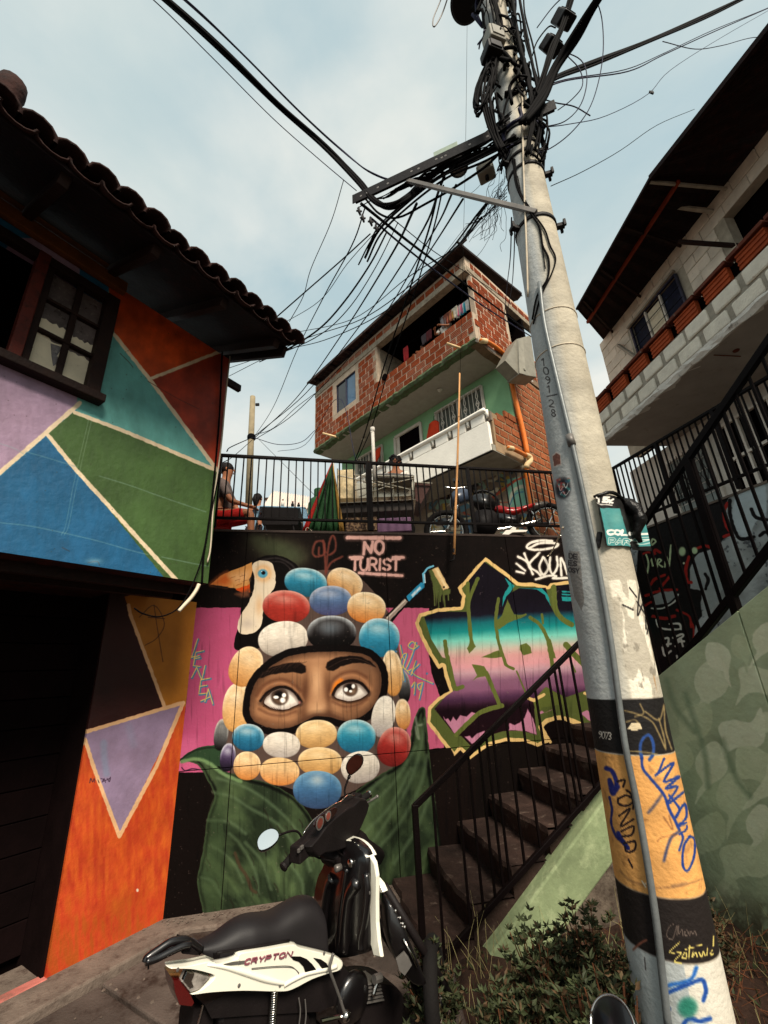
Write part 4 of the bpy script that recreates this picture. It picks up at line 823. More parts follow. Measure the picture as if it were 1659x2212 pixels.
def brickwall(pl, u0, u1, z0, z1, keep, parent, me, meh, budget, k=0, flip=False, H_=BH, L_=BL, jitter=.004):
    """lay courses of separate bricks; returns overflow matrices"""
    a = Vector(pl.d); b_ = Vector(pl.n); Rw = Matrix((a, b_, Vector((0, 0, 1)))).transposed()
    if Rw.determinant() < 0: Rw = Matrix((-a, b_, Vector((0, 0, 1)))).transposed()
    rest = []; r_ = 0; z = z0
    while z + H_ <= z1 + .05:
        off = (r_ % 2)*L_/2 + rng.uniform(-.02, .02); u = u0 - off
        while u < u1:
            c = u + L_/2; lo, hi = u, u+L_
            for (x, mm, ln) in ((c, me, L_), (u+L_*.25, meh, L_/2), (u+L_*.75, meh, L_/2)):
                if x != c and not halves: continue
                if keep(x-ln/2+.01, z+.01) and keep(x+ln/2-.01, z+.01) and keep(x-ln/2+.01, z+H_-.01) and keep(x+ln/2-.01, z+H_-.01):
                    Mx = Matrix.Translation(Vector(pl.pt(x, z+H_/2, k + rng.uniform(-jitter, jitter)))) @ (Rw @ Matrix.Rotation(rng.uniform(-.012, .012), 3, 'Y')).to_4x4()
                    if budget[0] > 0:
                        o = bpy.data.objects.new('brick', mm); COL.objects.link(o); o.parent = parent; Mx2 = Matrix.Translation(-parent.location) @ Mx
                        o.matrix_basis = Mx2; budget[0] -= 1
                    else: rest.append((Mx, mm))
                    if x == c: halves = False; break
                if x == c: halves = True
            u += L_
        z += H_; r_ += 1
    return rest
def join_rest(rest, name, m, parent):
    b = MB()
    for Mx, mm in rest: b.add([Mx @ v.co for v in mm.vertices], [tuple(p.vertices) for p in mm.polygons])
    if rest: o = b.build(name, m, parent); tag(o, kind='stuff')
bh = empty('brick_house', (BC[0]-1, BC[1]+2.5, ZT), 'unplastered red brick house over a green floor with a white balcony', 'house')
zs3 = 8.40; zsb = 8.52; zroof = 11.0; LFT = BP.u(BP.hit(681, 900)); CRN = BP.u(BC)      # d points away from the camera or to it
sgn = 1 if LFT > CRN else -1
def B(u, z, k=0): return BP.pt(CRN + sgn*u, z, k)          # u measured from the near corner leftwards
def Bu(px, py, k=0): return sgn*(BP.u(BP.hit(px, py, k)) - CRN)
Lw = Bu(681, 900)
ss = 1 if BS.u(BS.hit(1100, 700)) > BS.u(BC) else -1
def Sd(u, z, k=0): return BS.pt(BS.u(BC) + ss*u, z, k)     # side wall, u measured back from the near corner
def Su(px, py): return ss*(BS.u(BS.hit(px, py)) - BS.u(BC))
w0, w1 = Bu(*f7(385, 1000)), Bu(*f7(267, 1000)); wz0_, wz1_ = 9.20, 10.33
o0, o1 = .06, Bu(*f7(512, 780)); oz0, oz1 = 9.30, 10.54
bz0, bz1 = 10.54, 10.72                                    # concrete ring beam
for nm, u0, u1, z0, z1 in (('backing_wall', 0, Lw, zsb, 9.28), ('backing_wall', o1, w0, 9.28, bz0), ('backing_wall', w1, Lw, 9.28, bz0), ('backing_wall', w0, w1, wz1_, bz0), ('backing_wall', 0, Lw, bz1, zroof)):
    MB().prism([B(u0, z0, .007), B(u1, z0, .007), B(u1, z1, .007), B(u0, z1, .007)], -BP.n*.14).build(nm, m_mortar, bh)
MB().prism([B(w0, 9.199, -.012), B(w1, 9.199, -.012), B(w1, 9.28, -.012), B(w0, 9.28, -.012)], -BP.n*.14).build('backing_wall', m_mortar, bh) if False else None
MB().prism([B(-.0, bz0, .03), B(Lw, bz0, .03), B(Lw, bz1, .03), B(0, bz1, .03)], -BP.n*.2).build('ring_beam', m_beam, bh, bevel=.01)
MB().prism([B(0.012, bz0, -.18), B(.2, bz0, -.18), B(.2, bz1, -.18), B(.012, bz1, -.18)], -BP.n*.01).build('beam_joint', m_beam, bh)
def inwin(u, z, pad=0): return w0-pad < u < w1+pad and wz0_-pad < z < wz1_+pad
def inopen(u, z): return -.5 < u < o1 and oz0 < z < oz1+.01
def keepF(u_, z):
    u = sgn*(u_-CRN)
    if not (0.0 < u < Lw): return False
    if z > zroof-.02 or bz0-.005 < z < bz1+.005: return False
    return not inwin(u, z, .05) and not inopen(u, z)
bud = [195]
rest1 = brickwall(BP, min(CRN, CRN+sgn*Lw), max(CRN, CRN+sgn*Lw), zsb, bz0, keepF, bh, me_br, me_brh, bud, k=-.03)
rest1 += brickwall(BP, min(CRN, CRN+sgn*Lw), max(CRN, CRN+sgn*Lw), bz1+.01, zroof, keepF, bh, me_br, me_brh, bud, k=-.03)
# concrete column left of the opening and window surround
MB().prism([B(o1+.02, oz0, .02), B(o1+.16, oz0, .02), B(o1+.16, oz1, .02), B(o1+.02, oz1, .02)], -BP.n*.16).build('column', m_beam, bh, bevel=.01)
MB().prism([B(o1, oz0, -.15), B(o1, oz1, -.15), B(o1, oz1, -1.4), B(o1, oz0, -1.4)], BP.d*.05*sgn).build('inner_wall', m_beam, bh)
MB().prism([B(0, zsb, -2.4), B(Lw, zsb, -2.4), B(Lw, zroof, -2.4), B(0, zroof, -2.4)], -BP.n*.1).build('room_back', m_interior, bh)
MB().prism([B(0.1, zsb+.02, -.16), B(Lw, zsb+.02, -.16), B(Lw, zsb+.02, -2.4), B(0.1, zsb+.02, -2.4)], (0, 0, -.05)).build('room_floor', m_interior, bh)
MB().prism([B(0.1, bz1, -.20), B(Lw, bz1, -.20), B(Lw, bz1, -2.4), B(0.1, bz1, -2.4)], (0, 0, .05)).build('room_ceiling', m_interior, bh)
# window
wn = MB()
for (ua_, za_, ub_, zb_) in ((w0, wz0_, w1, wz0_), (w0, wz1_, w1, wz1_), (w0, wz0_, w0, wz1_), (w1, wz0_, w1, wz1_), ((w0+w1)/2, wz0_, (w0+w1)/2, wz1_)):
    wn.bar(B(ua_, za_, -.03), B(ub_, zb_, -.03), .05, .04, up=BP.n)
wfr = wn.build('window', m_alu, bh)
for i, mm in ((0, m_blueglass), (1, m_darkglass)):
    a0 = w0+.03 + i*(w1-w0)/2; a1 = a0+(w1-w0)/2-.05
    MB().prism([B(a0, wz0_+.03, -.04), B(a1, wz0_+.03, -.04), B(a1, wz1_-.03, -.04), B(a0, wz1_-.03, -.04)], -BP.n*.01).build('pane', mm, wfr)
MB().prism([B(w0-.05, wz1_+.02, .0), B(w1+.1, wz1_+.02, 0), B(w1+.1, wz1_+.09, 0), B(w0-.05, wz1_+.09, 0)], -BP.n*.1).build('lintel', m_beam, bh)
MB().prism([B(w0-.09, wz0_, .0), B(w0-.03, wz0_, 0), B(w0-.03, wz1_+.02, 0), B(w0-.09, wz1_+.02, 0)], -BP.n*.1).build('window_surround', m_beam, bh)
MB().prism([B(w1+.03, wz0_-.0, .0), B(w1+.10, wz0_, 0), B(w1+.10, wz1_+.02, 0), B(w1+.03, wz1_+.02, 0)], -BP.n*.1).build('window_surround', m_beam, bh)
# slab with rough mossy edge, soffit
inner = hitz(*f7(1240, 820), zs3); KI = float((inner-BP.p) @ BP.n)
sideL = 4.2
b = MB(); P_ = []
nn = 60
for i in range(nn+1): P_.append(B(Lw*i/nn, 0, .05 + rng.uniform(-.015, .02)))
top = [np.array([p[0], p[1], zsb+rng.uniform(-.015, .01)]) for p in P_]; bot = [np.array([p[0], p[1], zs3+rng.uniform(-.03, .012)]) + BP.n*rng.uniform(-.03, .0) for p in P_]
mid = [np.array([p[0], p[1], (zs3+zsb)/2]) + BP.n*rng.uniform(0, .03) for p in P_]
back = [p - BP.n*.2 for p in bot]; n_ = nn+1
b.add(top+mid+bot+back, [(j*n_+i, j*n_+i+1, (j+1)*n_+i+1, (j+1)*n_+i) for j in range(3) for i in range(nn)])
b.build('slab_edge', m_mossy, bh)
MB().prism([B(-.04, zs3+.005, -.02), B(Lw, zs3+.005, -.02), B(Lw, zs3+.005, -3), B(-.04, zs3+.005, -3)], (0, 0, .10)).build('floor_slab', m_slabw, bh)
b = MB(); P_ = []
for i in range(25): P_.append(Sd(sideL*i/24, 0, .04+rng.uniform(-.02, .02)))
top = [np.array([p[0], p[1], zsb+rng.uniform(-.02, .015)]) for p in P_]; bot = [np.array([p[0], p[1], zs3-.02+rng.uniform(-.04, .02)]) for p in P_]; back = [p-BS.n*.2 for p in bot]
b.add(top+bot+back, [(j*25+i, j*25+i+1, (j+1)*25+i+1, (j+1)*25+i) for j in range(2) for i in range(24)]); b.build('slab_edge', mat('slabside', (112, 92, 74), .9, var=.35, bump=.9, bscale=25), bh)
for q in ((888, 955), (430, 1250)):
    p = hitz(*f7(*q), zs3-.01); MB().lathe(p, (0, 0, -1), [(.07, 0), (.06, .03), (.03, .035), (.025, .07)], 12).build('lamp_holder', m_wframe, bh, smooth=True)
# side wall, upper floor
sr0 = zroof; sru = Su(*f7(1420, 510))
so0, so1 = Su(*f7(1310, 640)), 4.2; soz0, soz1 = 9.3, 10.35
def keepS(u_, z):
    u = ss*(u_-BS.u(BC))
    if not (0.02 < u < sideL): return False
    if z > zroof+.0 or (bz0+.03 < z < bz1): return False
    return not (u > so0-.02 and soz0 < z < soz1)
MB().prism([Sd(0.14, zsb, .007), Sd(sideL, zsb, .007), Sd(sideL, soz0, .007), Sd(0.14, soz0, .007)], -BS.n*.12).build('backing_wall', m_mortar, bh)
MB().prism([Sd(0.14, soz0, .007), Sd(so0, soz0, .007), Sd(so0, bz0, .007), Sd(0.14, bz0, .007)], -BS.n*.12).build('backing_wall', m_mortar, bh)
MB().prism([Sd(0.14, bz1, .007), Sd(sideL, bz1, .007), Sd(sideL, zroof, .007), Sd(0.14, zroof, .007)], -BS.n*.12).build('backing_wall', m_mortar, bh)
MB().prism([Sd(.02, bz0+.04, .015), Sd(sideL, bz0+.04, .015), Sd(sideL, bz1, .015), Sd(0.02, bz1, .015)], -BS.n*.15).build('ring_beam', m_beam, bh, bevel=.01)
MB().prism([Sd(so0, soz0, -.8), Sd(sideL, soz0, -.8), Sd(sideL, bz0, -.8), Sd(so0, bz0, -.8)], -BS.n*.1).build('room_back', m_interior, bh)
u_a, u_b = sorted((BS.u(BC), BS.u(BC)+ss*sideL))
bud2 = [60]
rest2 = brickwall(BS, u_a, u_b, zsb, bz0+.04, keepS, bh, me_br, me_brh, bud2, k=-.03)
rest2 += brickwall(BS, u_a, u_b, bz1+.01, zroof, keepS, bh, me_br, me_brh, bud2, k=-.03)
join_rest(rest1+rest2, 'brickwork', m_brick, bh)
# balcony floor below: white parapet, green wall, door, grilles
bt, bb = 6.69, 5.72
iz0 = ZT
MB().prism([B(-.0, bb, KI), B(Lw, bb, KI), B(Lw, zs3, KI), B(0, zs3, KI)], -BP.n*.15).build('green_wall', m_green, bh)
MB().prism([B(0.0, bb, .0), B(Lw, bb, 0), B(Lw, bb, -3.2), B(0, bb, -3.2)], (0, 0, .14)).build('balcony_floor', mat('balcfloor', (150, 146, 134), .85, bump=.3), bh)
# parapet: white plaster with a rounded rail on short posts above openings
pw = MB(); pw.prism([B(.02, bb-.0, .01), B(Lw, bb, .01), B(Lw, bt-.30, .01), B(.02, bt-.30, .01)], -BP.n*.09); pw.build('balcony_parapet', m_white, bh, bevel=.012)
posts = [Bu(*f7(x, 1100)) for x in (1166, 1050, 945, 842)] + [Bu(*f7(716, 1330))]
posts = [Bu(*f7(1172, 1105)), Bu(*f7(1058, 1175)), Bu(*f7(950, 1235)), Bu(*f7(848, 1290)), Bu(*f7(716, 1362)), 3.2, 4.0]
segs = [0.06]
for p in posts: segs += [p-.07, p+.07]
segs += [Lw]
for i in range(0, len(segs)-1, 2):
    a0, a1 = segs[i], segs[i+1]
    if a1 > a0+.02: MB().prism([B(a0, bt-.302, .012), B(a1, bt-.302, .012), B(a1, bt-.07, .012), B(a0, bt-.07, .012)], -BP.n*.09).build('parapet_block', m_white, bh, bevel=.02)
for i, p in enumerate(posts):
    MB().prism([B(p-.055, bt-.28, -.03), B(p+.055, bt-.28, -.03), B(p+.055, bt-.07, -.03), B(p-.055, bt-.07, -.03)], -BP.n*.06).build('parapet_hole', mat('holeshade', (120, 108, 96), .9), bh)
    MB().tube([B(p, bt-.22, -.0), B(p, bt-.04, -.0)], .03, 10).build('parapet_post', m_white, bh, smooth=True)
MB().tube(smoothpath([B(.04, bt-.03, .03), B(1.0, bt-.035, .02), B(2.2, bt-.03, .02), B(Lw, bt-.03, .02)], 10), .05, 12).build('balcony_rail', m_white, bh, smooth=True)
# door opening & windows in the green wall (placed on the inner plane)
def Bi(px, py): q = BP.hit(px, py, KI); return sgn*(BP.u(q)-CRN), q[2]
def framebox(name, ua_, ub_, za_, zb_, t, m, k=KI, dep=.05, sub=None):
    b = MB()
    for (p, q) in (((ua_, za_), (ub_, za_)), ((ua_, zb_), (ub_, zb_)), ((ua_, za_), (ua_, zb_)), ((ub_, za_), (ub_, zb_))): b.bar(B(*p, k+.03), B(*q, k+.03), t, dep, up=BP.n)
    o = b.build(name, m, bh, bevel=.006); return o
d1, dz1 = Bi(*f7(622, 1245)); d0, dz1b = Bi(*f7(775, 1158))
fo = framebox('door', d0, d1, bb+.15, (dz1+dz1b)/2, .09, m_wframe); MB().prism([B(d0+.03, bb+.16, KI+.005), B(d1-.03, bb+.16, KI+.005), B(d1-.03, dz1-.02, KI+.005), B(d0+.03, dz1-.02, KI+.005)], -BP.n*.02).build('door_leaf', m_interior, fo)
MB().prism([B(d1-.03, bb+.16, KI+.012), B(d1-.17, bb+.16, KI+.012), B(d1-.17, dz1-.05, KI+.012), B(d1-.03, dz1-.05, KI+.012)], -BP.n*.02).build('door_stile', m_wframe, fo)
g0, gz = Bi(*f7(1140, 940)); g1, gzb = Bi(*f7(868, 1095)); gt = (gz+gzb)/2; gb = gt-.95
def grille(u0, u1, z0, z1, n):
    fo = framebox('window', u0, u1, z0, z1, .07, m_wframe)
    MB().prism([B(u0+.02, z0+.02, KI+.005), B(u1-.02, z0+.02, KI+.005), B(u1-.02, z1-.02, KI+.005), B(u0+.02, z1-.02, KI+.005)], -BP.n*.02).build('pane', mat('greypane', (92, 96, 88), .25, var=.5, vscale=3, bump=0, spec=.7), fo)
    MB().bar(B((u0+u1)/2, z0, KI+.02), B((u0+u1)/2, z1, KI+.02), .05, .03, up=BP.n).build('window_mullion', m_wframe, fo)
    b = MB()
    for i in range(n+1):
        u = u0 + (u1-u0)*i/n; zc = (z0+z1)/2; h = (z1-z0)/2
        if i % 3 == 1:
            b.tube([B(u, z0, KI+.09), B(u+.03, zc-h*.4, KI+.1), B(u-.05, zc, KI+.1), B(u+.03, zc+h*.4, KI+.1), B(u, z1, KI+.09)], .011, 6)
            b.tube([B(u, z0, KI+.09), B(u-.03, zc-h*.4, KI+.1), B(u+.05, zc, KI+.1), B(u-.03, zc+h*.4, KI+.1), B(u, z1, KI+.09)], .011, 6); b.sph(B(u, zc, KI+.1), .03, 8, 6)
        else: b.tube([B(u, z0, KI+.09), B(u, z1, KI+.09)], .011, 6)
    for z in (z0+.03, z1-.03): b.tube([B(u0, z, KI+.09), B(u1, z, KI+.09)], .012, 6)
    b.build('window_grille', m_wframe, fo, smooth=True)
grille(g0, g1, gb, gt, 12)
h0, hz = Bi(*f7(545, 1300)); h1 = h0+1.25; grille(h0, h1, gb, gt, 9)
# roof of the brick house
def corr(name, a, b2, c, d, n, amp, m, parent, th=.012):
    """corrugated sheet between edge a-b2 and edge d-c"""
    a, b2, c, d = [np.asarray(q, float) for q in (a, b2, c, d)]; nv = nrm(np.cross(b2-a, d-a)); V = []; F = []
    nv = nv if nv[2] > 0 else -nv
    for i in range(n+1):
        t = i/n; w = nv*amp*math.sin(i*math.pi/2)
        for s_ in (0, 1): base = (a+(b2-a)*t)*(1-s_) + (d+(c-d)*t)*s_; V += [base+w, base+w-nv*th]
    for i in range(n):
        k_ = 4*i; F += [(k_, k_+4, k_+6, k_+2), (k_+1, k_+3, k_+7, k_+5), (k_, k_+1, k_+5, k_+4), (k_+2, k_+6, k_+7, k_+3)]
    return MB().add(V, F).build(name, m, parent, smooth=False)
corr('roof_sheet', B(-.10, zroof+.10, .26), B(Lw+.1, zroof+.10, .26), B(Lw+.1, zroof+.45, -2.6), B(-.10, zroof+.45, -2.6), 120, .022, m_roofsheet, bh)
for i in range(8): MB().bar(B(-.1+i*(Lw/7.2), zroof+.04, .30), B(-.1+i*(Lw/7.2), zroof+.44, -2.5), .07, .07).build('rafter', m_darkwood, bh)
MB().bar(B(-.3, zroof+.06, .28), B(Lw+.1, zroof+.06, .28), .03, .09).build('fascia', m_roofsheet, bh)
MB().bar(Sd(-.3, zroof+.2, .05), Sd(2.6, zroof+.55, .05), .04, .05).build('fascia', mat('roofedge', (70, 66, 60), .7), bh)
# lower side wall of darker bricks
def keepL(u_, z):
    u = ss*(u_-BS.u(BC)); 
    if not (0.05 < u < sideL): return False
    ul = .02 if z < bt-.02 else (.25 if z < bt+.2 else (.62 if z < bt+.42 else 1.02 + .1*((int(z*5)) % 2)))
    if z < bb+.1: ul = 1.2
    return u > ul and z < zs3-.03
for u0_, z0_, z1_ in ((.12, bb+.02, bt-.04), (1.15, bt-.04, zs3), (1.3, ZT, bb+.02)):
    MB().prism([Sd(u0_, z0_, .007), Sd(sideL, z0_, .007), Sd(sideL, z1_, .007), Sd(u0_, z1_, .007)], -BS.n*.12).build('backing_wall', mat('mortar2', (150, 126, 98), .95, bump=.5), bh)
bud3 = [40]
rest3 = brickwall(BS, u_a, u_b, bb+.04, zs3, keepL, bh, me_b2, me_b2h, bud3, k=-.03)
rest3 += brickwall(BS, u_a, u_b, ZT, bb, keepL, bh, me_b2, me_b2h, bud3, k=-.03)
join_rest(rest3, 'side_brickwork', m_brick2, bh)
# pipes
def bpipe(name, pts, r, m, parent=bh): return MB().tube(smoothpath(pts, 4), r, 10).build(name, m, parent, smooth=True)
pa = [BS.hit(*f7(*q), .10) for q in ((1135, 662), (1165, 665), (1225, 700), (1285, 752))]; bpipe('drain_pipe', pa, .05, m_pvc); bpipe('pipe_elbow', pa[:2], .06, m_pvcc)
pa = [BS.hit(*f7(*q), .10) for q in ((1285, 790), (1300, 830), (1345, 1030), (1390, 1220), (1415, 1350))]; bpipe('drain_pipe', pa, .055, m_pvc)
pa = [BS.hit(*f7(*q), .12) for q in ((1300, 1306), (1325, 1310), (1410, 1352))]; bpipe('drain_pipe', pa, .045, m_pvc); bpipe('pipe_elbow', pa[:2], .055, m_pvcc)
pa = [BS.hit(*f7(*q), .12) for q in ((1405, 1350), (1428, 1360), (1430, 1385), (1412, 1405), (1405, 1425))]; bpipe('pipe_elbow', pa, .06, m_pvcc)
pa = [BS.hit(*f7(*q), .10) for q in ((1405, 1420), (1425, 1560), (1450, 1720), (1470, 1800))]; bpipe('drain_pipe', pa, .055, m_pvc)
for q0, q1 in (((930, 678), (1035, 715)), ((185, 1217), (283, 1243))):
    bpipe('scupper_pipe', [BP.hit(*f7(*q1), -.02), BP.hit(*f7(*q0), .35)], .03, m_pvcc)
# hole at the column foot
MB().lathe(BP.hit(*f7(563, 884), .0), BP.n, [(.09, -.05), (.10, .06), (.085, .065)], 12).build('drain_outlet', m_interior, bh)
# meter box on the side of the house, seen beside the pole
mb_ = empty('meter_box', BS.hit(1125, 800, .3), 'big grey metal service box on the brick house next to the concrete pole', 'box')
m_box = mat('boxgrey', (132, 128, 116), .5, var=.15, bump=.15, col2=(90, 84, 74), c2pos=(.6, .8))
BX = Plane(BS.hit(1125, 800, .5), 60)
fpoly = [BX.hit(*f7(*q)) for q in ((1345, 648), (1420, 622), (1470, 700), (1475, 860), (1375, 868), (1352, 800), (1318, 700))]
fpoly = [BX.hit(*f7(*q)) for q in ((1352, 650), (1434, 628), (1470, 880), (1362, 862))]
MB().prism(fpoly, -BX.n*.35).build('box_body', m_box, mb_, bevel=.012)
lid = [BX.hit(*f7(*q), .01) for q in ((1356, 656), (1386, 648), (1402, 868), (1364, 858))]; MB().prism(lid, BX.n*.012).build('box_door', m_box, mb_, bevel=.004)
MB().prism([BX.hit(*f7(*q), -.02) for q in ((1280, 780), (1350, 650), (1362, 864))], -BX.n*.3).build('box_side', m_box, mb_)
MB().lathe(BX.hit(*f7(1398, 833), .03), BX.n, [(.035, -.02), (.035, .01), (.02, .012)], 14).build('knockout', m_box, mb_)
# graffiti wall under the balcony
KG = KI-.0
gcv = Canvas(wallgrid(BP, CRN-1.5 if sgn > 0 else CRN-Lw, CRN+Lw if sgn > 0 else CRN+1.5, ZT-.05, bb, .008, KG), (120, 104, 88))
for i in range(130):
    x0_, y0_ = rng.uniform(930, 1200), rng.uniform(1010, 1160); c_ = [(30, 28, 34), (150, 60, 40), (130, 166, 150), (196, 186, 160), (80, 120, 140), (170, 140, 60), (40, 70, 80)][i % 7]
    gcv.stroke([(x0_, y0_), (x0_+rng.uniform(-26, 30), y0_+rng.uniform(-16, 16)), (x0_+rng.uniform(-30, 30), y0_+rng.uniform(-22, 22))], rng.uniform(2, 8), c_, op=.85)
gcv.poly([(1095, 1035), (1135, 1028), (1160, 1060), (1150, 1100), (1100, 1100)], (120, 170, 150)); gcv.stroke([(1100, 1095), (1110, 1060), (1135, 1052), (1140, 1085)], 7, (190, 190, 170)); gcv.stroke([(1100, 1095), (1112, 1068), (1130, 1062)], 3, (80, 130, 150))
gcv.stroke([(1060, 1078), (1110, 1040), (1150, 1024)], 5, (170, 70, 50)); gcv.poly([(985, 1120), (1060, 1112), (1060, 1150), (985, 1155)], (176, 168, 140)); gcv.poly([(995, 1124), (1050, 1118), (1050, 1150), (995, 1152)], (70, 96, 120))
for i in range(14): gcv.stroke([(935+8*i, 1075+rng.uniform(-6, 6)), (940+8*i, 1060), (947+8*i, 1076)], 3, (26, 24, 28))
RGc = (CRN-1.5 if sgn > 0 else CRN-Lw, CRN+Lw if sgn > 0 else CRN+1.5, ZT-.05, bb)
m_gw = imgmat('terrace_graffiti', gcv, .7, .35)
panel('graffiti_wall', BP, [(CRN-(0 if sgn > 0 else Lw), ZT-.04), (CRN+(Lw if sgn > 0 else 0), ZT-.04), (CRN+(Lw if sgn > 0 else 0), bb), (CRN-(0 if sgn > 0 else Lw), bb)], m_gw, RGc, KG-.15, KG, bh)

# =================================================================== right house
m_wblock = mat('whiteblock', (222, 210, 192), .85, var=.14, vscale=5, bump=.4, bscale=30, col2=(150, 136, 120), c2pos=(.6, .8))
m_wbrick = mat('whitebrick', (214, 206, 190), .85, var=.12, vscale=9, bump=.6, bscale=40, col2=(150, 84, 62), c2pos=(.62, .74))
m_gmort = mat('greymortar', (158, 150, 136), .95, var=.25, vscale=9, bump=.7, bscale=30)
m_bmort = mat('blockmortar', (176, 166, 148), .95, var=.2, vscale=9, bump=.5, bscale=30)
m_rbrick = mat('redbrick', (150, 66, 32), .8, var=.2, bump=.3)
m_cap = mat('browncap', (96, 44, 26), .75, var=.3, bump=.4, col2=(120, 106, 96), c2pos=(.58, .7))
m_soffr = mat('rightsoffit', (150, 142, 134), .85, var=.12, vscale=3, bump=.3, col2=(120, 108, 98), c2pos=(.6, .8))
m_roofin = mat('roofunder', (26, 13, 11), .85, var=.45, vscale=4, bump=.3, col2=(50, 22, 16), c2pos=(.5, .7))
m_rust = mat('rustpurlin', (120, 46, 24), .7, var=.3, bump=.3)
rs = 1 if (RP.hit(1600, 600) - RP.hit(1310, 900)) @ RP.d > 0 else -1       # u grows towards the camera
def Rq(u, z, k=0): return RP.pt(rs*u, z, k)
def Ru(px, py, k=0): return rs*RP.u(RP.hit(px, py, k))
uF = Ru(1300, 940)-.05; uN = uF + 6.2                  # far end, near end (out of the picture)
rh = empty('block_house', Rq(uF+2, ZT, -1), 'white painted block house with brick balcony and rusty sheet roof on the right', 'house')
zs5 = 5.0; zp = 5.81
# slab with ragged edge
nn = 60; b = MB(); rows = []
for zz, kk in ((zs5+.10, .04), (zs5+.05, .05), (zs5, .03), (zs5+.012, -.08)):
    rows.append([Rq(uF + (uN-uF)*i/nn, zz + rng.uniform(-.010, .010), kk + rng.uniform(-.014, .012)) for i in range(nn+1)])
n_ = nn+1; b.add(sum(rows, []), [(j*n_+i, j*n_+i+1, (j+1)*n_+i+1, (j+1)*n_+i) for j in range(3) for i in range(nn)])
b.build('slab_edge', mat('rawplaster', (206, 200, 190), .9, var=.15, bump=.9, bscale=25, col2=(130, 120, 112), c2pos=(.58, .68)), rh)
MB().prism([Rq(uF, zs5+.004, 0), Rq(uN, zs5+.004, 0), Rq(uN, zs5+.004, -1.6), Rq(uF, zs5+.004, -1.6)], (0, 0, .1)).build('balcony_slab', m_soffr, rh)
for q in (((1395, 950), (1480, 880)), ((1560, 890), (1600, 810))): pass
MB().lathe(hitz(1590, 757, zs5), (0, 0, -1), [(.035, 0), (.03, .012), (.012, .014)], 12).build('hook_plate', m_cap, rh)
MB().bar(hitz(1542, 767, zs5-.004), hitz(1600, 770, zs5-.004), .01, .006).build('ceiling_seam', m_cap, rh)
# balcony parapet: two white courses, one red ribbed course with gaps, brown cap
hz = (zp-.055 - (zs5+.10))/3
MB().prism([Rq(uF+.01, zs5+.09, .0), Rq(uN, zs5+.09, 0), Rq(uN, zs5+.10+2*hz, 0), Rq(uF+.01, zs5+.10+2*hz, 0)], -RP.n*.11).build('parapet_core', m_gmort, rh)
bl = .40
me_w = None
def blockmesh(name, m, L_, H_, D_, bev=.012, rib=0):
    b = MB(); b.v = []; hx, hz_ = L_/2, H_/2
    P_ = [(-hx, -hz_+bev), (-hx+bev, -hz_), (hx-bev, -hz_), (hx, -hz_+bev), (hx, hz_-bev), (hx-bev, hz_), (-hx+bev, hz_), (-hx, hz_-bev)]
    V = [(x, 0, z) for x, z in P_] + [(x, D_-bev*.6, z) for x, z in P_] + [(x*(1-bev/hx), D_, z*(1-bev/hz_)) for x, z in P_]
    F = [(i, (i+1) % 8, 8+(i+1) % 8, 8+i) for i in range(8)] + [(8+i, 8+(i+1) % 8, 16+(i+1) % 8, 16+i) for i in range(8)] + [tuple(range(16, 24))]
    me = bpy.data.meshes.new(name); me.from_pydata(V, [], F); me.materials.append(m); bmn(me); return me
def place(me, name, pl, u, z, k, parent, rot=0):
    a = Vector(pl.d); b_ = Vector(pl.n); Rw = Matrix((a, b_, Vector((0, 0, 1)))).transposed()
    if Rw.determinant() < 0: Rw = Matrix((-a, b_, Vector((0, 0, 1)))).transposed()
    o = bpy.data.objects.new(name, me); COL.objects.link(o); o.parent = parent
    o.matrix_basis = Matrix.Translation(Vector(pl.pt(u, z, k)) - parent.location) @ (Rw @ Matrix.Rotation(rot, 3, 'Y')).to_4x4(); return o
mws = [blockmesh('brick', m_wbrick, bl-.05-.012*i, hz-.035, .02+.004*i, .016) for i in range(3)]
for r_ in range(2):
    u = uF + (.0 if r_ else -.2)
    while u < uN:
        place(mws[int(rng.integers(3))], 'brick', RP, rs*(u+bl/2+rng.uniform(-.012, .012)), zs5+.10+hz*(r_+.5), -.004, rh, rng.uniform(-.012, .012)); u += bl
# red ribbed hollow bricks standing apart, dark gaps between
me_rr = brickmesh('brick', m_rbrick, 3, .34, hz-.02, .0, .06)
u = uF+.05
while u < uN:
    place(me_rr, 'brick', RP, rs*(u+.2), zs5+.10+2.5*hz, -.045, rh, rng.uniform(-.008, .008)); u += .46
MB().prism([Rq(uF+.01, zs5+.10+2*hz, -.07), Rq(uN, zs5+.10+2*hz, -.07), Rq(uN, zp-.05, -.07), Rq(uF+.01, zp-.05, -.07)], -RP.n*.04).build('parapet_core', m_interior, rh)
u = uF
while u < uN:
    MB().bar(Rq(u+.01, zp-.027, -.02), Rq(u+.45, zp-.027, -.02), .13, .05).build('cap_brick', m_cap, rh, bevel=.008); u += .46
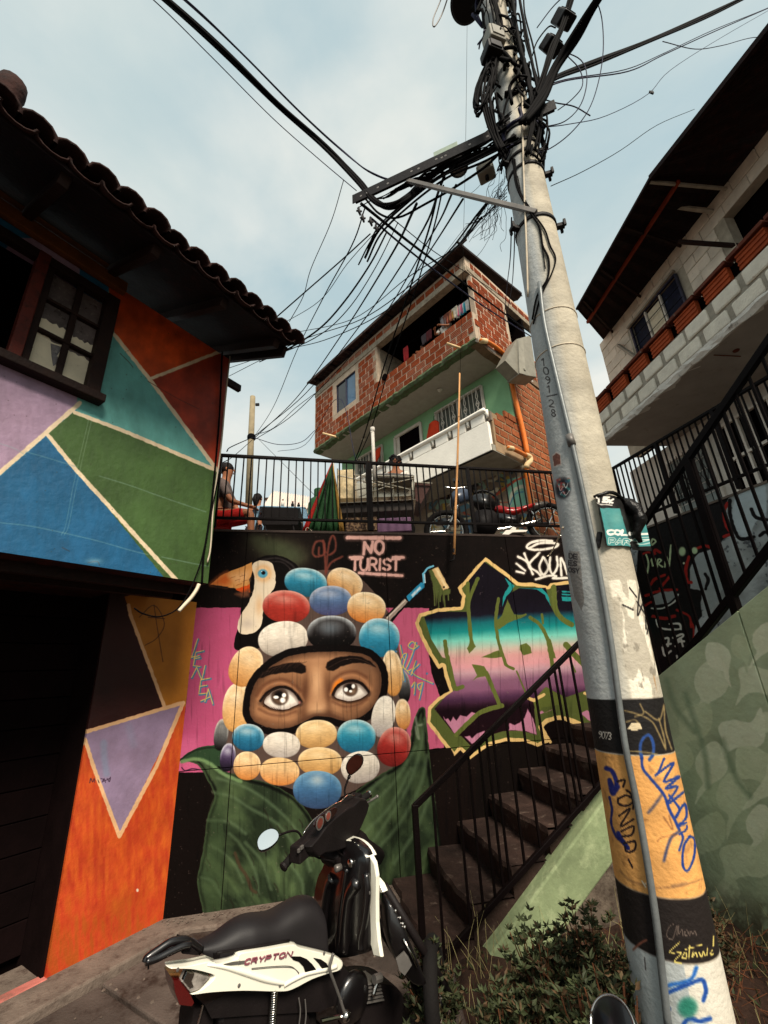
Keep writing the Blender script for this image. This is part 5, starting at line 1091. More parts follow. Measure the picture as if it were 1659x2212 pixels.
# upper wall (behind the balcony), drawn between its visible edges
KW = -.9; ztop = 7.60
def Rw_(px, py): q = RP.hit(px, py, KW); return rs*RP.u(q), q[2]
uE = Rw_(1306, 790)[0]
win = [Rw_(*q) for q in ((1362, 704), (1460, 598), (1486, 662), (1388, 758))]
wu0_, wu1_ = min(w[0] for w in win), max(w[0] for w in win); wza = min(Rw_(1388, 758)[1], Rw_(1486, 662)[1]); wzb = (Rw_(1362, 704)[1]+Rw_(1460, 598)[1])/2
dop = [Rw_(*q) for q in ((1559, 470), (1594, 542), (1659, 345))]; du0 = (dop[0][0]+dop[1][0])/2; du1 = du0+1.2; dzb = dop[0][1]
MB().prism([Rq(uE, zs5+.1, KW-.02), Rq(wu0_, zs5+.1, KW-.02), Rq(wu0_, ztop, KW-.02), Rq(uE, ztop, KW-.02)], -RP.n*.15).build('block_wall', m_bmort, rh)
MB().prism([Rq(wu0_, zs5+.1, KW-.02), Rq(wu1_, zs5+.1, KW-.02), Rq(wu1_, wza, KW-.02), Rq(wu0_, wza, KW-.02)], -RP.n*.15).build('block_wall', m_bmort, rh)
MB().prism([Rq(wu0_, wzb, KW-.02), Rq(wu1_, wzb, KW-.02), Rq(wu1_, ztop, KW-.02), Rq(wu0_, ztop, KW-.02)], -RP.n*.15).build('block_wall', m_bmort, rh)
MB().prism([Rq(wu1_, zs5+.1, KW-.02), Rq(du0, zs5+.1, KW-.02), Rq(du0, ztop, KW-.02), Rq(wu1_, ztop, KW-.02)], -RP.n*.15).build('block_wall', m_bmort, rh)
MB().prism([Rq(du0, dzb, KW-.02), Rq(uN, dzb, KW-.02), Rq(uN, ztop, KW-.02), Rq(du0, ztop, KW-.02)], -RP.n*.15).build('block_wall', m_bmort, rh)
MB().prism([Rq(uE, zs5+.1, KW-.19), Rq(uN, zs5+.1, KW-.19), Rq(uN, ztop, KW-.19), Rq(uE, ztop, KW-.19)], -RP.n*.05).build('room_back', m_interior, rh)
bw, bhh = .385, .19
mwb = [blockmesh('block', m_wblock, bw-.009, bhh-.009, .009+.003*i, .006) for i in range(3)]; mwh = [blockmesh('block', m_wblock, bw/2-.009, bhh-.009, .009+.003*i, .006) for i in range(2)]
z = zp-.25; r_ = 0
while z < ztop-.02:
    u = uE + (bw/2 if r_ % 2 else 0) - bw
    while u < uN:
        for (x, L_, ms) in ((u+bw/2, bw, mwb), (u+bw/4, bw/2, mwh), (u+bw*.75, bw/2, mwh)):
            a0, a1 = x-L_/2, x+L_/2
            def bad(c, d, e, f): return a1 > c+.02 and a0 < d-.02 and z+bhh > e+.02 and z < f-.02
            if a0 < uE-.03 or bad(wu0_, wu1_, wza, wzb) or bad(du0, uN+1, 0, dzb): continue
            place(ms[int(rng.integers(len(ms)))], 'block', RP, rs*x, z+bhh/2, KW-.02+rng.uniform(-.003, .003), rh, rng.uniform(-.006, .006))
            if L_ == bw: break
        u += bw
    z += bhh; r_ += 1
# window with bluish glass, crooked head board, bars
wfr = MB()
for p, q in (((wu0_, wza), (wu1_, wza)), ((wu0_, wzb), (wu1_, wzb)), ((wu0_, wza), (wu0_, wzb)), ((wu1_, wza), (wu1_, wzb))): wfr.bar(Rq(*p, KW+.01), Rq(*q, KW+.01), .03, .04, up=RP.n)
wfo = wfr.build('window', m_alu, rh)
m_curt = mat('curtainblue', (18, 20, 38), .6, var=.6, vscale=6, bump=.2, col2=(44, 54, 84), c2pos=(.6, .7))
for i in range(3):
    a0 = wu0_+.02+(wu1_-wu0_-.04)*i/3; a1 = wu0_+.02+(wu1_-wu0_-.04)*(i+1)/3-.02
    MB().prism([Rq(a0, wza+.02, KW-.03), Rq(a1, wza+.02, KW-.03), Rq(a1, wzb-.02, KW-.03), Rq(a0, wzb-.02, KW-.03)], -RP.n*.01).build('pane', m_darkglass if i == 1 else m_curt, wfo)
    if i: MB().bar(Rq(a0-.01, wza, KW-.005), Rq(a0-.01, wzb, KW-.005), .03, .03, up=RP.n).build('window_mullion', m_wframe, wfo)
a0 = wu0_+(wu1_-wu0_)*.36; MB().prism([Rq(a0, wza+.12, KW-.015), Rq(a0+.27, wza+.12, KW-.015), Rq(a0+.27, wzb-.08, KW-.015), Rq(a0, wzb-.08, KW-.015)], RP.n*.006).build('paper', m_paper, wfo)
for zz in (.3, .62): MB().tube([Rq(wu0_, wza+(wzb-wza)*zz, KW+.03), Rq(wu1_, wza+(wzb-wza)*zz, KW+.03)], .006, 6).build('window_bar', m_blackpaint, wfo)
MB().bar(Rq(wu0_-.02, wzb-.0, KW+.05), Rq(wu1_+.02, wzb+.05, KW+.04), .05, .035).build('head_board', m_gmort, wfo)
# roof sheets seen from below, purlins, timbers sticking out
zr = ztop-.03
e0, e1, e2 = hitz(1246, 668, zr), hitz(1405, 385, zr), hitz(1720, -14, zr)
i0, i1, i2 = Rq(uE-.02, zr, KW-.2), Rq(rs*RP.u(e1), zr, KW-.2), Rq(uN+2, zr+.0, KW-.2)
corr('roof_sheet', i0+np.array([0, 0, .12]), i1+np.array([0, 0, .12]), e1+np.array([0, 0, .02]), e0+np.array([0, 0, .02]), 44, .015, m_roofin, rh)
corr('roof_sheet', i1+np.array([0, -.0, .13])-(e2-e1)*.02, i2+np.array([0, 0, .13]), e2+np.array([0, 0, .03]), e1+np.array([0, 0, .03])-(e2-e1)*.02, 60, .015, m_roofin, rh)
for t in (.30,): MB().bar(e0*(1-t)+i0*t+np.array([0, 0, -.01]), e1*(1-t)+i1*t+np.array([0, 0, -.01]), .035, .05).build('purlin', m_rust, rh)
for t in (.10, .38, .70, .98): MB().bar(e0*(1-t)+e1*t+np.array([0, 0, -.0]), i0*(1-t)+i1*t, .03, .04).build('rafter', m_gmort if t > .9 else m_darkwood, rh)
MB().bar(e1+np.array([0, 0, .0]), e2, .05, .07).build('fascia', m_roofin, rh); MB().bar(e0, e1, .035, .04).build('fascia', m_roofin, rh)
for pa_, pb_ in (((1425, 408), (1520, 424)), ((1457, 446), (1542, 458)), ((1465, 522), (1590, 531))):
    q = RP.hit(*pb_, KW); r_ = ray(*pa_); kk = .45; p = RP.hit(*pa_, KW+kk); p[2] = q[2] if abs(p[2]-q[2]) < .3 else p[2]
    MB().bar(q-RP.n*.1, q+(RP.hit(*pa_, KW+kk)-q), .05, .045).build('timber', m_gmort if pb_[0] != 1590 else m_darkwood, rh, bevel=.005)
MB().bar(RP.hit(1335, 745, KW+.05), RP.hit(1415, 800, KW+.25), .05, .04).build('brace', m_gmort, rh)
MB().prism([RP.hit(1375, 855, KW+.3), RP.hit(1425, 805, KW+.3), RP.hit(1428, 822, KW+.3), RP.hit(1380, 868, KW+.3)], -RP.n*.03).build('board', m_wframe, rh)
# ground floor wall with grilled window and door, seen through the railings
KGd = -1.15
MB().prism([Rq(uF-1.0, ZT-.03, KGd), Rq(uN, ZT-.03, KGd), Rq(uN, zs5, KGd), Rq(uF-1.0, zs5, KGd)], -RP.n*.15).build('ground_floor_wall', mat('lowerwhite', (196, 190, 180), .85, var=.12, vscale=3, bump=.3, col2=(150, 140, 128), c2pos=(.6, .8)), rh)
def Rg(px, py): q = RP.hit(px, py, KGd); return rs*RP.u(q), q[2]
ga = Rg(1430, 960)[0]; gb_ = Rg(1530, 960)[0]
def gwin(name, u0, u1, z0, z1, n, curls, m):
    b = MB()
    for p, q in (((u0, z0), (u1, z0)), ((u0, z1), (u1, z1)), ((u0, z0), (u0, z1)), ((u1, z0), (u1, z1))): b.bar(Rq(*p, KGd+.02), Rq(*q, KGd+.02), .05, .05, up=RP.n)
    fo = b.build(name, m, rh, bevel=.004)
    rows_ = 5
    for i in range(2):
        for j in range(rows_):
            a0 = u0+.02+(u1-u0-.04)*i/2; a1 = a0+(u1-u0-.04)/2-.02; c0 = z0+.02+(z1-z0-.04)*j/rows_; c1 = c0+(z1-z0-.04)/rows_-.02
            MB().prism([Rq(a0, c0, KGd+.008), Rq(a1, c0, KGd+.008), Rq(a1, c1, KGd+.008), Rq(a0, c1, KGd+.008)], -RP.n*.004).build('pane', mat('frostpane', (112, 120, 116), .3, var=.4, vscale=4, bump=0, spec=.6), fo)
    g = MB()
    for i in range(n+1):
        u = u0+(u1-u0)*i/n; g.tube([Rq(u, z0, KGd+.07), Rq(u, z1, KGd+.07)], .006, 5)
        if curls and i < n:
            for s_ in (-1, 1):
                uc = u+(u1-u0)/n/2; zc = (z0+z1)/2; g.tube([Rq(uc+s_*.045*math.sin(t*3.14*2)*1, zc-.3+.6*t, KGd+.075) for t in np.linspace(0, 1, 14)], .005, 5)
    g.build('window_grille', m_blackpaint, fo, smooth=True)
gwin('window', ga, gb_, 3.75, 4.72, 6, True, m_wframe)
# light lattice door nearer the camera
da = Rg(1545, 900)[0]; b = MB()
for i in range(7): b.bar(Rq(da+i*.16, ZT+.1, KGd+.06), Rq(da+i*.16, 4.75, KGd+.06), .05, .035, up=RP.n)
for z_ in (ZT+.12, 3.6, 4.2, 4.72): b.bar(Rq(da, z_, KGd+.065), Rq(da+.96, z_, KGd+.065), .05, .04)
b.build('lattice_door', m_wframe, rh)
MB().prism([Rq(da, ZT+.1, KGd+.006), Rq(da+.96, ZT+.1, KGd+.006), Rq(da+.96, 4.75, KGd+.006), Rq(da, 4.75, KGd+.006)], -RP.n*.01).build('door_shade', m_interior, rh)
# neighbouring sliver of roofs between the houses behind the pole
nb = empty('neighbour_house', (5.0, 9.6, ZT), 'sliver of a pale neighbouring house with cables between the pole and block house', 'house')
MB().box((5.15, 9.9, 5.3), ((1, -.2, 0), (.2, 1, 0), (0, 0, 1)), .35, .5, 2.3).build('wall', m_wblock, nb)
MB().box((5.2, 9.7, 7.7), ((1, -.2, 0), (.2, 1, 0), (0, 0, 1)), .6, .7, .06).build('roof', m_roofsheet, nb)

# =================================================================== right walkway: wall below, railing above
def PL(pl, name, poly_px, th, m, parent, k=0): return MB().prism([pl.hit(*p, k) for p in poly_px], -pl.n*th).build(name, m, parent)
ru_a, ru_b = sorted((RR.u(RR.hit(1325, 1200)), RR.u(RR.hit(1659, 900))))
rdir = 1 if RR.u(RR.hit(1659, 900)) > RR.u(RR.hit(1325, 1200)) else -1
U0 = RR.u(M.hit(1392, 1300)); U1 = U0 + rdir*4.5
ua_, ub_ = min(U0, U1), max(U0, U1)
wc = Canvas(wallgrid(RR, ua_, ub_, GZ-.1, ZT, .004), (150, 158, 160))
wx, wy = wc.x, wc.y
wc.c *= (.72+.5*fbm(wx, wy, 30, 3, 5))[..., None]
spk = fbm(wx, wy, 7, 5, 3); a_ = np.clip((spk-.62)*8, 0, 1)*.6*(fbm(wx, wy, 60, 1) > .45); wc.c[:] = wc.c*(1-a_[..., None]) + a_[..., None]*np.array([.16, .17, .2])
BK = (20, 14, 15); RD = (142, 30, 24)
wc.poly([(590, 560), (640, 560), (850, 470), (1000, 420), (1150, 340), (1330, 290), (1300, 420), (1340, 560), (1350, 620), (1290, 650), (1220, 720), (1110, 760), (1040, 820), (1010, 900), (1010, 1060), (1110, 1080), (1100, 1180), (1110, 1290), (1060, 1350), (1030, 1500), (1030, 1640), (820, 1900), (700, 1900), (640, 1300), (560, 1000)], BK, f=fG, soft=2)
wc.poly([(1380, 330), (1440, 240), (1620, 180), (1640, 450), (1560, 500), (1500, 620), (1440, 630), (1360, 520)], (170, 184, 190), f=fG, curve=True, soft=3)
for P_, w, col in (([(1320, 350), (1290, 430), (1310, 540), (1350, 600), (1290, 630)], 7, RD), ([(1340, 330), (1345, 460), (1390, 600), (1440, 650), (1540, 630)], 8, BK), ([(1520, 400), (1560, 470), (1659, 490)], 8, BK), ([(1590, 620), (1640, 590), (1680, 640)], 7, BK),
                   ([(1070, 725), (1140, 705), (1230, 740)], 6, RD), ([(1000, 800), (975, 900), (985, 1000), (1020, 1010)], 7, RD), ([(600, 780), (660, 760), (720, 770)], 5, RD), ([(640, 1120), (760, 1080), (900, 1070)], 6, RD), ([(680, 1030), (720, 980), (800, 950)], 6, RD), ([(760, 1060), (800, 1010), (840, 960)], 6, RD), ([(640, 1200), (700, 1170), (800, 1180)], 5, RD), ([(700, 1290), (800, 1310), (880, 1290)], 7, RD), ([(900, 1240), (1000, 1290), (1020, 1380)], 5, RD), ([(680, 720), (700, 780), (720, 740), (760, 760)], 6, RD), ([(1028, 1600), (1040, 1400), (1020, 1340)], 4, RD)):
    wc.stroke(P_, w, col, f=fG)
wc.glow(945, 752, 30, 40, (166, 190, 150), 1, f=fG, p=4); wc.glow(1048, 745, 26, 30, (166, 190, 150), 1, f=fG, p=4); wc.glow(958, 850, 9, 10, (190, 200, 170), 1, f=fG, p=4)
wc.poly([(1050, 800), (1120, 760), (1220, 800), (1290, 900), (1300, 1020), (1250, 1110), (1200, 1220), (1170, 1220), (1130, 1080), (1060, 1050), (1020, 950)], (140, 150, 152), f=fG, curve=True, soft=2); wc.stroke([(1135, 940), (1160, 990), (1140, 1060)], 7, BK, f=fG)
wc.poly([(680, 1130), (760, 1090), (880, 1080), (900, 1120), (830, 1180), (720, 1200)], (130, 138, 138), f=fG, soft=2); wc.stroke([(690, 1225), (780, 1225), (880, 1170), (910, 1110)], 3.5, (190, 194, 186), f=fG)
GRN = (172, 192, 150)
for P_ in ([(680, 690), (700, 650), (725, 670), (690, 700)], [(655, 930), (665, 850), (645, 780)], [(700, 870), (690, 820), (715, 810), (720, 860), (700, 872)], [(735, 890), (745, 820), (770, 825), (750, 855), (780, 880)], [(800, 880), (815, 800), (835, 880), (850, 700)]): wc.stroke(P_, 4, GRN, f=fG)
WG = (206, 208, 200)
for P_ in ([(730, 1320), (750, 1380), (820, 1400), (900, 1400), (930, 1395)], [(840, 1355), (920, 1355), (935, 1400)], [(780, 1480), (830, 1475), (825, 1540)], [(790, 1530), (850, 1520)], [(780, 1550), (800, 1620), (850, 1580)], [(870, 1470), (940, 1440), (950, 1460), (890, 1500), (960, 1500)], [(890, 1540), (930, 1480), (950, 1540)], [(850, 1700), (880, 1760), (870, 1700)], [(900, 1620), (920, 1680), (950, 1620)], [(960, 1640), (970, 1580), (990, 1630), (1000, 1570)], [(1010, 1540), (1000, 1600), (980, 1580)], [(900, 1710), (950, 1690), (930, 1740), (970, 1700)], [(920, 1780), (940, 1730), (960, 1760)]):
    wc.stroke(P_, 4.4, WG, f=fG)
wc.stroke([(800, 370), (860, 420), (1000, 400), (1150, 340)], 5, (190, 204, 208), f=fG, soft=5)
m_rwall = imgmat('walkway_graffiti', wc, .7, .2, .3, 30)
rwl = empty('walkway_wall', RR.pt(U0, GZ-.1), 'grey retaining wall with black, red and white graffiti below the right walkway', 'wall')
panel('wall_face', RR, [(ua_, GZ-.1), (ub_, GZ-.1), (ub_, ZT-.02), (ua_, ZT-.02)], m_rwall, (ua_, ub_, GZ-.1, ZT), -.2, 0, rwl)
MB().prism([RR.pt(U0, ZT, .01), RR.pt(U1, ZT, .01), RR.pt(U1, ZT, -2.5), RR.pt(U0, ZT, -2.5)], (0, 0, -.02)).build('walkway_floor', m_terr, rwl)
# --- railing maker: straight run between px points on a plane, posts and balusters as parts
def railing(label, pl, top, bot, n, group, tw=.04, bw=.014, k=0, posts=(), nearer=0, ends=True, low=None, name='railing'):
    """top/bot: pairs of 3-D points"""
    t0, t1 = top; b0, b1 = bot
    r = empty(name, b0, label, 'railing', group)
    MB().bar(t0, t1, tw, tw*.8).build('top_rail', m_blackpaint, r, bevel=.003)
    MB().bar(b0, b1, tw*.9, tw*.7).build('bottom_rail', m_blackpaint, r, bevel=.003)
    for i in range(1, n):
        t = i/n; MB().bar(b0*(1-t)+b1*t, t0*(1-t)+t1*t, bw, bw, up=pl.n).build('baluster', m_blackpaint, r)
    for t in posts:
        a = b0*(1-t)+b1*t; c = t0*(1-t)+t1*t; a = a + np.array([0, 0, (low if low is not None else -.1)]); MB().bar(a, c, tw, tw, up=pl.n).build('post', m_blackpaint, r)
    return r
# terrace railing on the painted wall: z = 3.85 top, 3.16 bottom
def mrun(px0, px1, label, n, posts):
    u0, u1 = M.u(M.hit(*px0, -.06)), M.u(M.hit(*px1, -.06))
    railing(label, M, (M.pt(u0, 3.85, -.06), M.pt(u1, 3.85, -.06)), (M.pt(u0, 3.165, -.06), M.pt(u1, 3.165, -.06)), n, 'black railings along the terrace edge', .036, .013, posts=posts)
mrun((478, 976), (793, 1000), 'black terrace railing left of the folded green parasol and its own end post', 20, (0, 1))
mrun((798, 1000), (1200, 1016), 'black terrace railing in front of the parked motorcycle and food cart', 30, (.0, .5, 1))
# railing of the right walkway
q0, q1 = RR.hit(1322, 1012), RR.hit(1700, 780); q0[2] = q1[2] = 3.85; p0, p1 = q0.copy(), q1.copy(); p0[2] = p1[2] = 3.15
railing('black walkway railing in front of the grilled window of the block house', RR, (q0, q1), (p0, p1), 30, None, .036, .013, posts=(0, .33, .66, 1))

# =================================================================== first flight of steps
sf = empty('stair_flight', M.hit(1100, 1900), 'worn dark concrete steps climbing right past the painted wall', 'stairs')
edges = [((850, 1893), (918, 1891)), ((919, 1830), (982, 1827)), ((983, 1771), (1046, 1765)), ((1050, 1712), (1104, 1707)), ((1104, 1662), (1160, 1655)), ((1159, 1611), (1225, 1606)), ((1228, 1563), (1290, 1558))]
us_ = []; zs_ = []
for a, c in edges:
    qa, qc = M.hit(*a), M.hit(*c); us_.append(M.u(qa)); zs_.append((qa[2]+qc[2])/2)

du = (us_[-1]-us_[0])/(len(us_)-1); dz = (zs_[-1]-zs_[0])/(len(zs_)-1); mu = M.d if M.u(M.hit(1200, 1700)) > M.u(M.hit(900, 1700)) else -M.d
NST = 9
for i in range(-1, NST):
    ui = us_[0]+du*i; zi = zs_[0]+dz*i
    if i == NST-1: un = ui+1.3
    else: un = ui+du+.05
    b = MB(); m_ = 8; P_ = []
    # slab-like step with a worn, uneven nosing
    for j in range(m_+1):
        kk = .003 + (.93-.003)*j/m_; P_.append((ui + rng.uniform(-.018, .012), kk))
    top = [M.pt(u, zi+rng.uniform(-.008, .006), k) for u, k in P_] ; ms = [M.pt(u-.012, zi-.03, k) for u, k in P_]; low = [M.pt(u+.012, zi-dz-.02, k) for u, k in P_]; bk = [M.pt(un, zi+rng.uniform(-.004, .004), k) for u, k in P_]
    n_ = m_+1; b.add(bk+top+ms+low, [(j*n_+i2, j*n_+i2+1, (j+1)*n_+i2+1, (j+1)*n_+i2) for j in range(3) for i2 in range(m_)])
    o = b.build('step', m_stairs, sf)
    sd_ = [M.pt(ui, zi-.015, .93), M.pt(un, zi-.015, .93), M.pt(un, zi-dz-.05, .93), M.pt(ui, zi-dz-.05, .93)]; MB().prism(sd_, -M.n*.04).build('step_end', m_stairs, sf)
# green stringer face and grey wall under it
m_strg = mat('stringergreen', (118, 130, 96), .8, var=.25, vscale=4, bump=.35, bscale=35, col2=(156, 166, 128), c2pos=(.5, .75))
m_greyc = mat('stairwall', (108, 96, 84), .9, var=.35, vscale=7, bump=.7, bscale=35, col2=(62, 50, 42), c2pos=(.45, .65))
sw = empty('stair_side_wall', S1.hit(1100, 2100), 'sloping light green stair edge over a stained grey wall', 'wall')
tp = [S1.hit(*q, .03) for q in ((1006, 2132), (1100, 2010), (1200, 1872), (1310, 1722))]; tp.append(tp[-1] + (tp[-1]-tp[0])*.35)
lo_ = [S1.hit(*q, .03) for q in ((1098, 2180), (1180, 2070), (1262, 1950), (1335, 1850))]; lo_.append(lo_[-1] + (tp[-1]-tp[-2]))
MB().prism(tp+lo_[::-1], -M.n*.14).build('stringer', m_strg, sw, bevel=.012)
gp = lo_ + [S1.pt(S1.u(lo_[-1]), -.3, 0), S1.pt(S1.u(lo_[0])-.25, -.3, 0)]
MB().prism([p - M.n*.012 for p in gp], -M.n*.12).build('wall_face', m_greyc, sw)
# handrail of the first flight
ht0, ht1 = S1.hit(896, 1742, .03), S1.hit(1262, 1378, .03); ht1 = ht0 + (ht1-ht0)*1.16
hb0, hb1 = S1.hit(965, 2062, .03), S1.hit(1290, 1702, .03)
hd = nrm(hb1-hb0); tdir = nrm(ht1-ht0)
# the lower rail starts at the newel foot
hb0 = S1.pt(S1.u(ht0)+.10, hb0[2] - .0, -.02) if False else hb0
r1 = empty('stair_railing', S1.hit(945, 2070), 'black metal stair railing rising beside the worn steps', 'railing')
MB().bar(ht0, ht1, .034, .034, up=M.n).build('top_rail', m_blackpaint, r1, bevel=.003)
hb1x = hb0 + hd*np.linalg.norm(ht1-ht0)*.97
MB().bar(hb0, hb1x, .032, .03, up=M.n).build('bottom_rail', m_blackpaint, r1, bevel=.003)
nf = S1.hit(945, 2090, .03); MB().bar(ht0+np.array([0, 0, .01]), np.array([ht0[0], ht0[1], nf[2]-.1]), .036, .036, up=M.n).build('post', m_blackpaint, r1, bevel=.003)
bals = [(934, 961), (985, 1000), (1011, 1030), (1034, 1073), (1050, 1087), (1063, 1103), (1092, 1134), (1123, 1162), (1155, 1194), (1184, 1220), (1197, 1235), (1206, 1247), (1230, 1273), (1250, 1285)]
def onrail(a, d, pxx):
    # point on line a+d*t whose picture column is pxx
    lo, hi = 0.0, 3.0
    for _ in range(40):
        m_ = (lo+hi)/2
        if proj(a+d*m_)[0] < pxx: lo = m_
        else: hi = m_
    return a+d*lo
for tx, bx in bals:
    T_ = onrail(ht0, tdir, tx); u_ = S1.u(T_); t_ = (u_-S1.u(hb0))/(S1.u(hb0+hd)-S1.u(hb0)); Bq = hb0+hd*max(t_, .0)
    if t_ < 0: Bq = np.array([T_[0], T_[1], hb0[2]-.02])
    MB().bar(Bq, np.array([T_[0], T_[1], T_[2]]), .014, .014, up=M.n).build('baluster', m_blackpaint, r1)

# =================================================================== second flight: green wall and steep railing
G2P = Plane(G2.hit(1410, 1470), 164)
gu0 = G2P.u(G2P.hit(1410, 1470)); gdir = 1 if G2P.u(G2P.hit(1659, 1265)) > gu0 else -1
pA, pB = G2P.hit(1410, 1470), G2P.hit(1659, 1265); gs = (pB[2]-pA[2])/abs(G2P.u(pB)-gu0)
def Gq(u, z, k=0): return G2P.pt(gu0+gdir*u, z, k)
gl = 3.2
gw0, gw1 = sorted((gu0-gdir*.5, gu0+gdir*gl))
gc = Canvas(wallgrid(G2P, gw0, gw1, -.1, pA[2]+gs*gl+.1, .004), (172, 185, 150))
gx, gy = gc.x, gc.y
gc.c *= (.85+.3*fbm(gx, gy, 60, 4))[..., None]
LB = [(222, 228, 194), (208, 218, 180), (196, 207, 168), (230, 234, 202)]
# curled leaf shapes in a lighter green, as painted
leaf = [(-6, -62), (26, -46), (46, -10), (42, 24), (20, 50), (0, 84), (-12, 118), (-14, 80), (-8, 54), (-32, 30), (-42, 0), (-32, -34)]
wave = [(-64, -34), (-20, -46), (30, -34), (62, -74), (70, -20), (62, 24), (30, 44), (-10, 36), (-44, 46), (-74, 78), (-58, 20)]
for (cx, cy, s_, r0, sh, ci) in ((1535, 1470, .85, 20, leaf, 0), (1550, 1420, .6, -30, leaf, 3), (1602, 1588, .75, -6, wave, 3), (1535, 1650, .8, 15, leaf, 0), (1640, 1655, .85, 10, wave, 1), (1580, 1720, .8, 0, leaf, 1), (1640, 1780, .7, 12, leaf, 3), (1615, 1860, .9, -8, wave, 1), (1530, 1800, .8, 30, leaf, 2), (1500, 1560, .8, 40, leaf, 2), (1640, 1470, .7, 0, wave, 0), (1650, 1380, .6, 20, leaf, 3), (1600, 1400, .5, -20, leaf, 2), (1470, 1640, .6, 10, leaf, 2), (1650, 1560, .5, 60, leaf, 0), (1570, 1930, .6, 10, leaf, 2), (1690, 1700, .7, 0, leaf, 2), *[(float(rng.uniform(1720, 2700)), float(rng.uniform(1000, 2300)), float(rng.uniform(.8, 1.6)), float(rng.uniform(-30, 40)), leaf if i_ % 2 else wave, i_ % 4) for i_ in range(26)]):
    c, q = math.cos(math.radians(r0)), math.sin(math.radians(r0))
    P_ = [(cx+s_*(x*c-y*q), cy+s_*(x*q+y*c)) for x, y in sh]; gc.poly(P_, LB[ci], curve=True, soft=2.5, op=.85)
    gc.glow(cx-8*s_, cy-14*s_, 14*s_, 20*s_, LB[3], .3)
for P_ in ([(1440, 1470), (1460, 1530), (1500, 1580)], [(1480, 1500), (1520, 1620), (1530, 1700)], [(1560, 1600), (1590, 1680), (1620, 1720)]): gc.stroke(P_, 12, (122, 142, 112), soft=9, op=.6)
a_ = np.clip((gy-1880-.35*(gx-1520))/80, 0, 1)*np.clip((fbm(gx, gy, 18, 7)-.35)*4, 0, 1)*.6; gc.c[:] = gc.c*(1-a_[..., None]) + a_[..., None]*np.array([.22, .17, .13])
m_gw2 = imgmat('green_wall_paint', gc, .6, .08, .22, 28, .35)
gwl = empty('green_stair_wall', Gq(.5, GZ-.1), 'pale green stair wall painted with lighter curled leaf shapes, right of the pole', 'wall')
jt_ = abs(G2P.u(G2P.hit(1625, 1415))-gu0)
for a0, a1 in ((-.5, jt_-.004), (jt_+.004, gl)):
    panel('wall_panel', G2P, [(gu0+gdir*a0, -.1), (gu0+gdir*a1, -.1), (gu0+gdir*a1, pA[2]+gs*a1), (gu0+gdir*a0, pA[2]+gs*a0)], m_gw2, (gw0, gw1, -.1, pA[2]+gs*gl+.1), -.14, 0, gwl, bevel=.004)
panel('joint_filler', G2P, [(gu0+gdir*-.5, -.1), (gu0+gdir*gl, -.1), (gu0+gdir*gl, pA[2]+gs*gl-.03), (gu0-gdir*.5, pA[2]-gs*.5-.03)], m_strg, (gw0, gw1, -.1, 4), -.13, -.02, gwl)
r2 = empty('stair_railing', Gq(0, 1.5), 'heavy black stair railing climbing steeply above the leaf-painted green wall', 'railing')
bA, bB = G2P.hit(1428, 1484, -.05), G2P.hit(1659, 1188, -.05); bB = bA+(bB-bA)*1.6
tA, tM, tB = G2P.hit(1392, 1130, -.05), G2P.hit(1500, 985, -.05), G2P.hit(1659, 735, -.05)
tA, tB = G2P.hit(1352, 1185, -.05), G2P.hit(1659, 740, -.05); tB = tA+(tB-tA)*1.5; bA = bA-(bB-bA)*.08
MB().bar(tA, tB, .05, .045, up=G2P.n).build('top_rail', m_blackpaint, r2, bevel=.004); MB().bar(bA, bB, .045, .045, up=G2P.n).build('bottom_rail', m_blackpaint, r2, bevel=.004)
def zat(a, c, u): t = (u-G2P.u(a))/(G2P.u(c)-G2P.u(a)); return a[2]+(c[2]-a[2])*t
for i in range(18):
    u = G2P.u(tA) + gdir*(.03+.105*i); MB().bar(G2P.pt(u, zat(bA, bB, u), -.05), G2P.pt(u, zat(tA, tB, u), -.05), .015, .015, up=G2P.n).build('baluster', m_blackpaint, r2)
for (px_, py_, w) in ((1560, 1260, .05), (1360, 1400, .045)):
    u = G2P.u(G2P.hit(px_, py_)); MB().bar(G2P.pt(u, zat(bA, bB, u)-.2, -.05), G2P.pt(u, zat(tA, tB, u), -.05), w, w, up=G2P.n).build('post', m_blackpaint, r2)
# steps of the second flight (behind the green wall)
s2f = empty('stair_flight', Gq(.3, 1.0, -.5), 'second run of steps hidden behind the leaf-painted green wall', 'stairs')
for i in range(9): MB().prism([Gq(.1+i*.26, .75+i*.19*gs/.7, -.14), Gq(.1+(i+1)*.26+.02, .75+i*.19*gs/.7, -.14), Gq(.1+(i+1)*.26+.02, .75+i*.19*gs/.7, -.75), Gq(.1+i*.26, .75+i*.19*gs/.7, -.75)], (0, 0, -.2)).build('step', m_stairs, s2f)

# =================================================================== concrete utility pole
pb0 = np.array([.925, 2.0, -.3]); pdir = nrm(np.array([1.085, 2.0, 5.0]) - np.array([.962, 2.0, 1.2]))
def pax(z): return pb0 + pdir*((z-pb0[2])/pdir[2])
def prad(z): return float(np.interp(z, [-.3, .6, 1.3, 2.2, 4.3, 5.5, 8.5], [.156, .150, .146, .143, .122, .113, .09]))
m_steel = mat('galvsteel', (112, 108, 104), .5, metal=.3, var=.25, bump=.15); m_dsteel = mat('darksteel', (20, 16, 17), .6, metal=.1, var=.3, bump=.2)
nT, nZ = 700, 1900; zb_, zt_ = -.3, 8.4
TH, ZZ = np.meshgrid(np.linspace(-math.pi, math.pi, nT), np.linspace(zb_, zt_, nZ))
RR_ = np.interp(ZZ, [-.3, .6, 1.3, 2.2, 4.3, 5.5, 8.5], [.156, .150, .146, .143, .122, .113, .09])
AX = pb0[None, None, :] + pdir*(((ZZ-pb0[2])/pdir[2])[..., None])
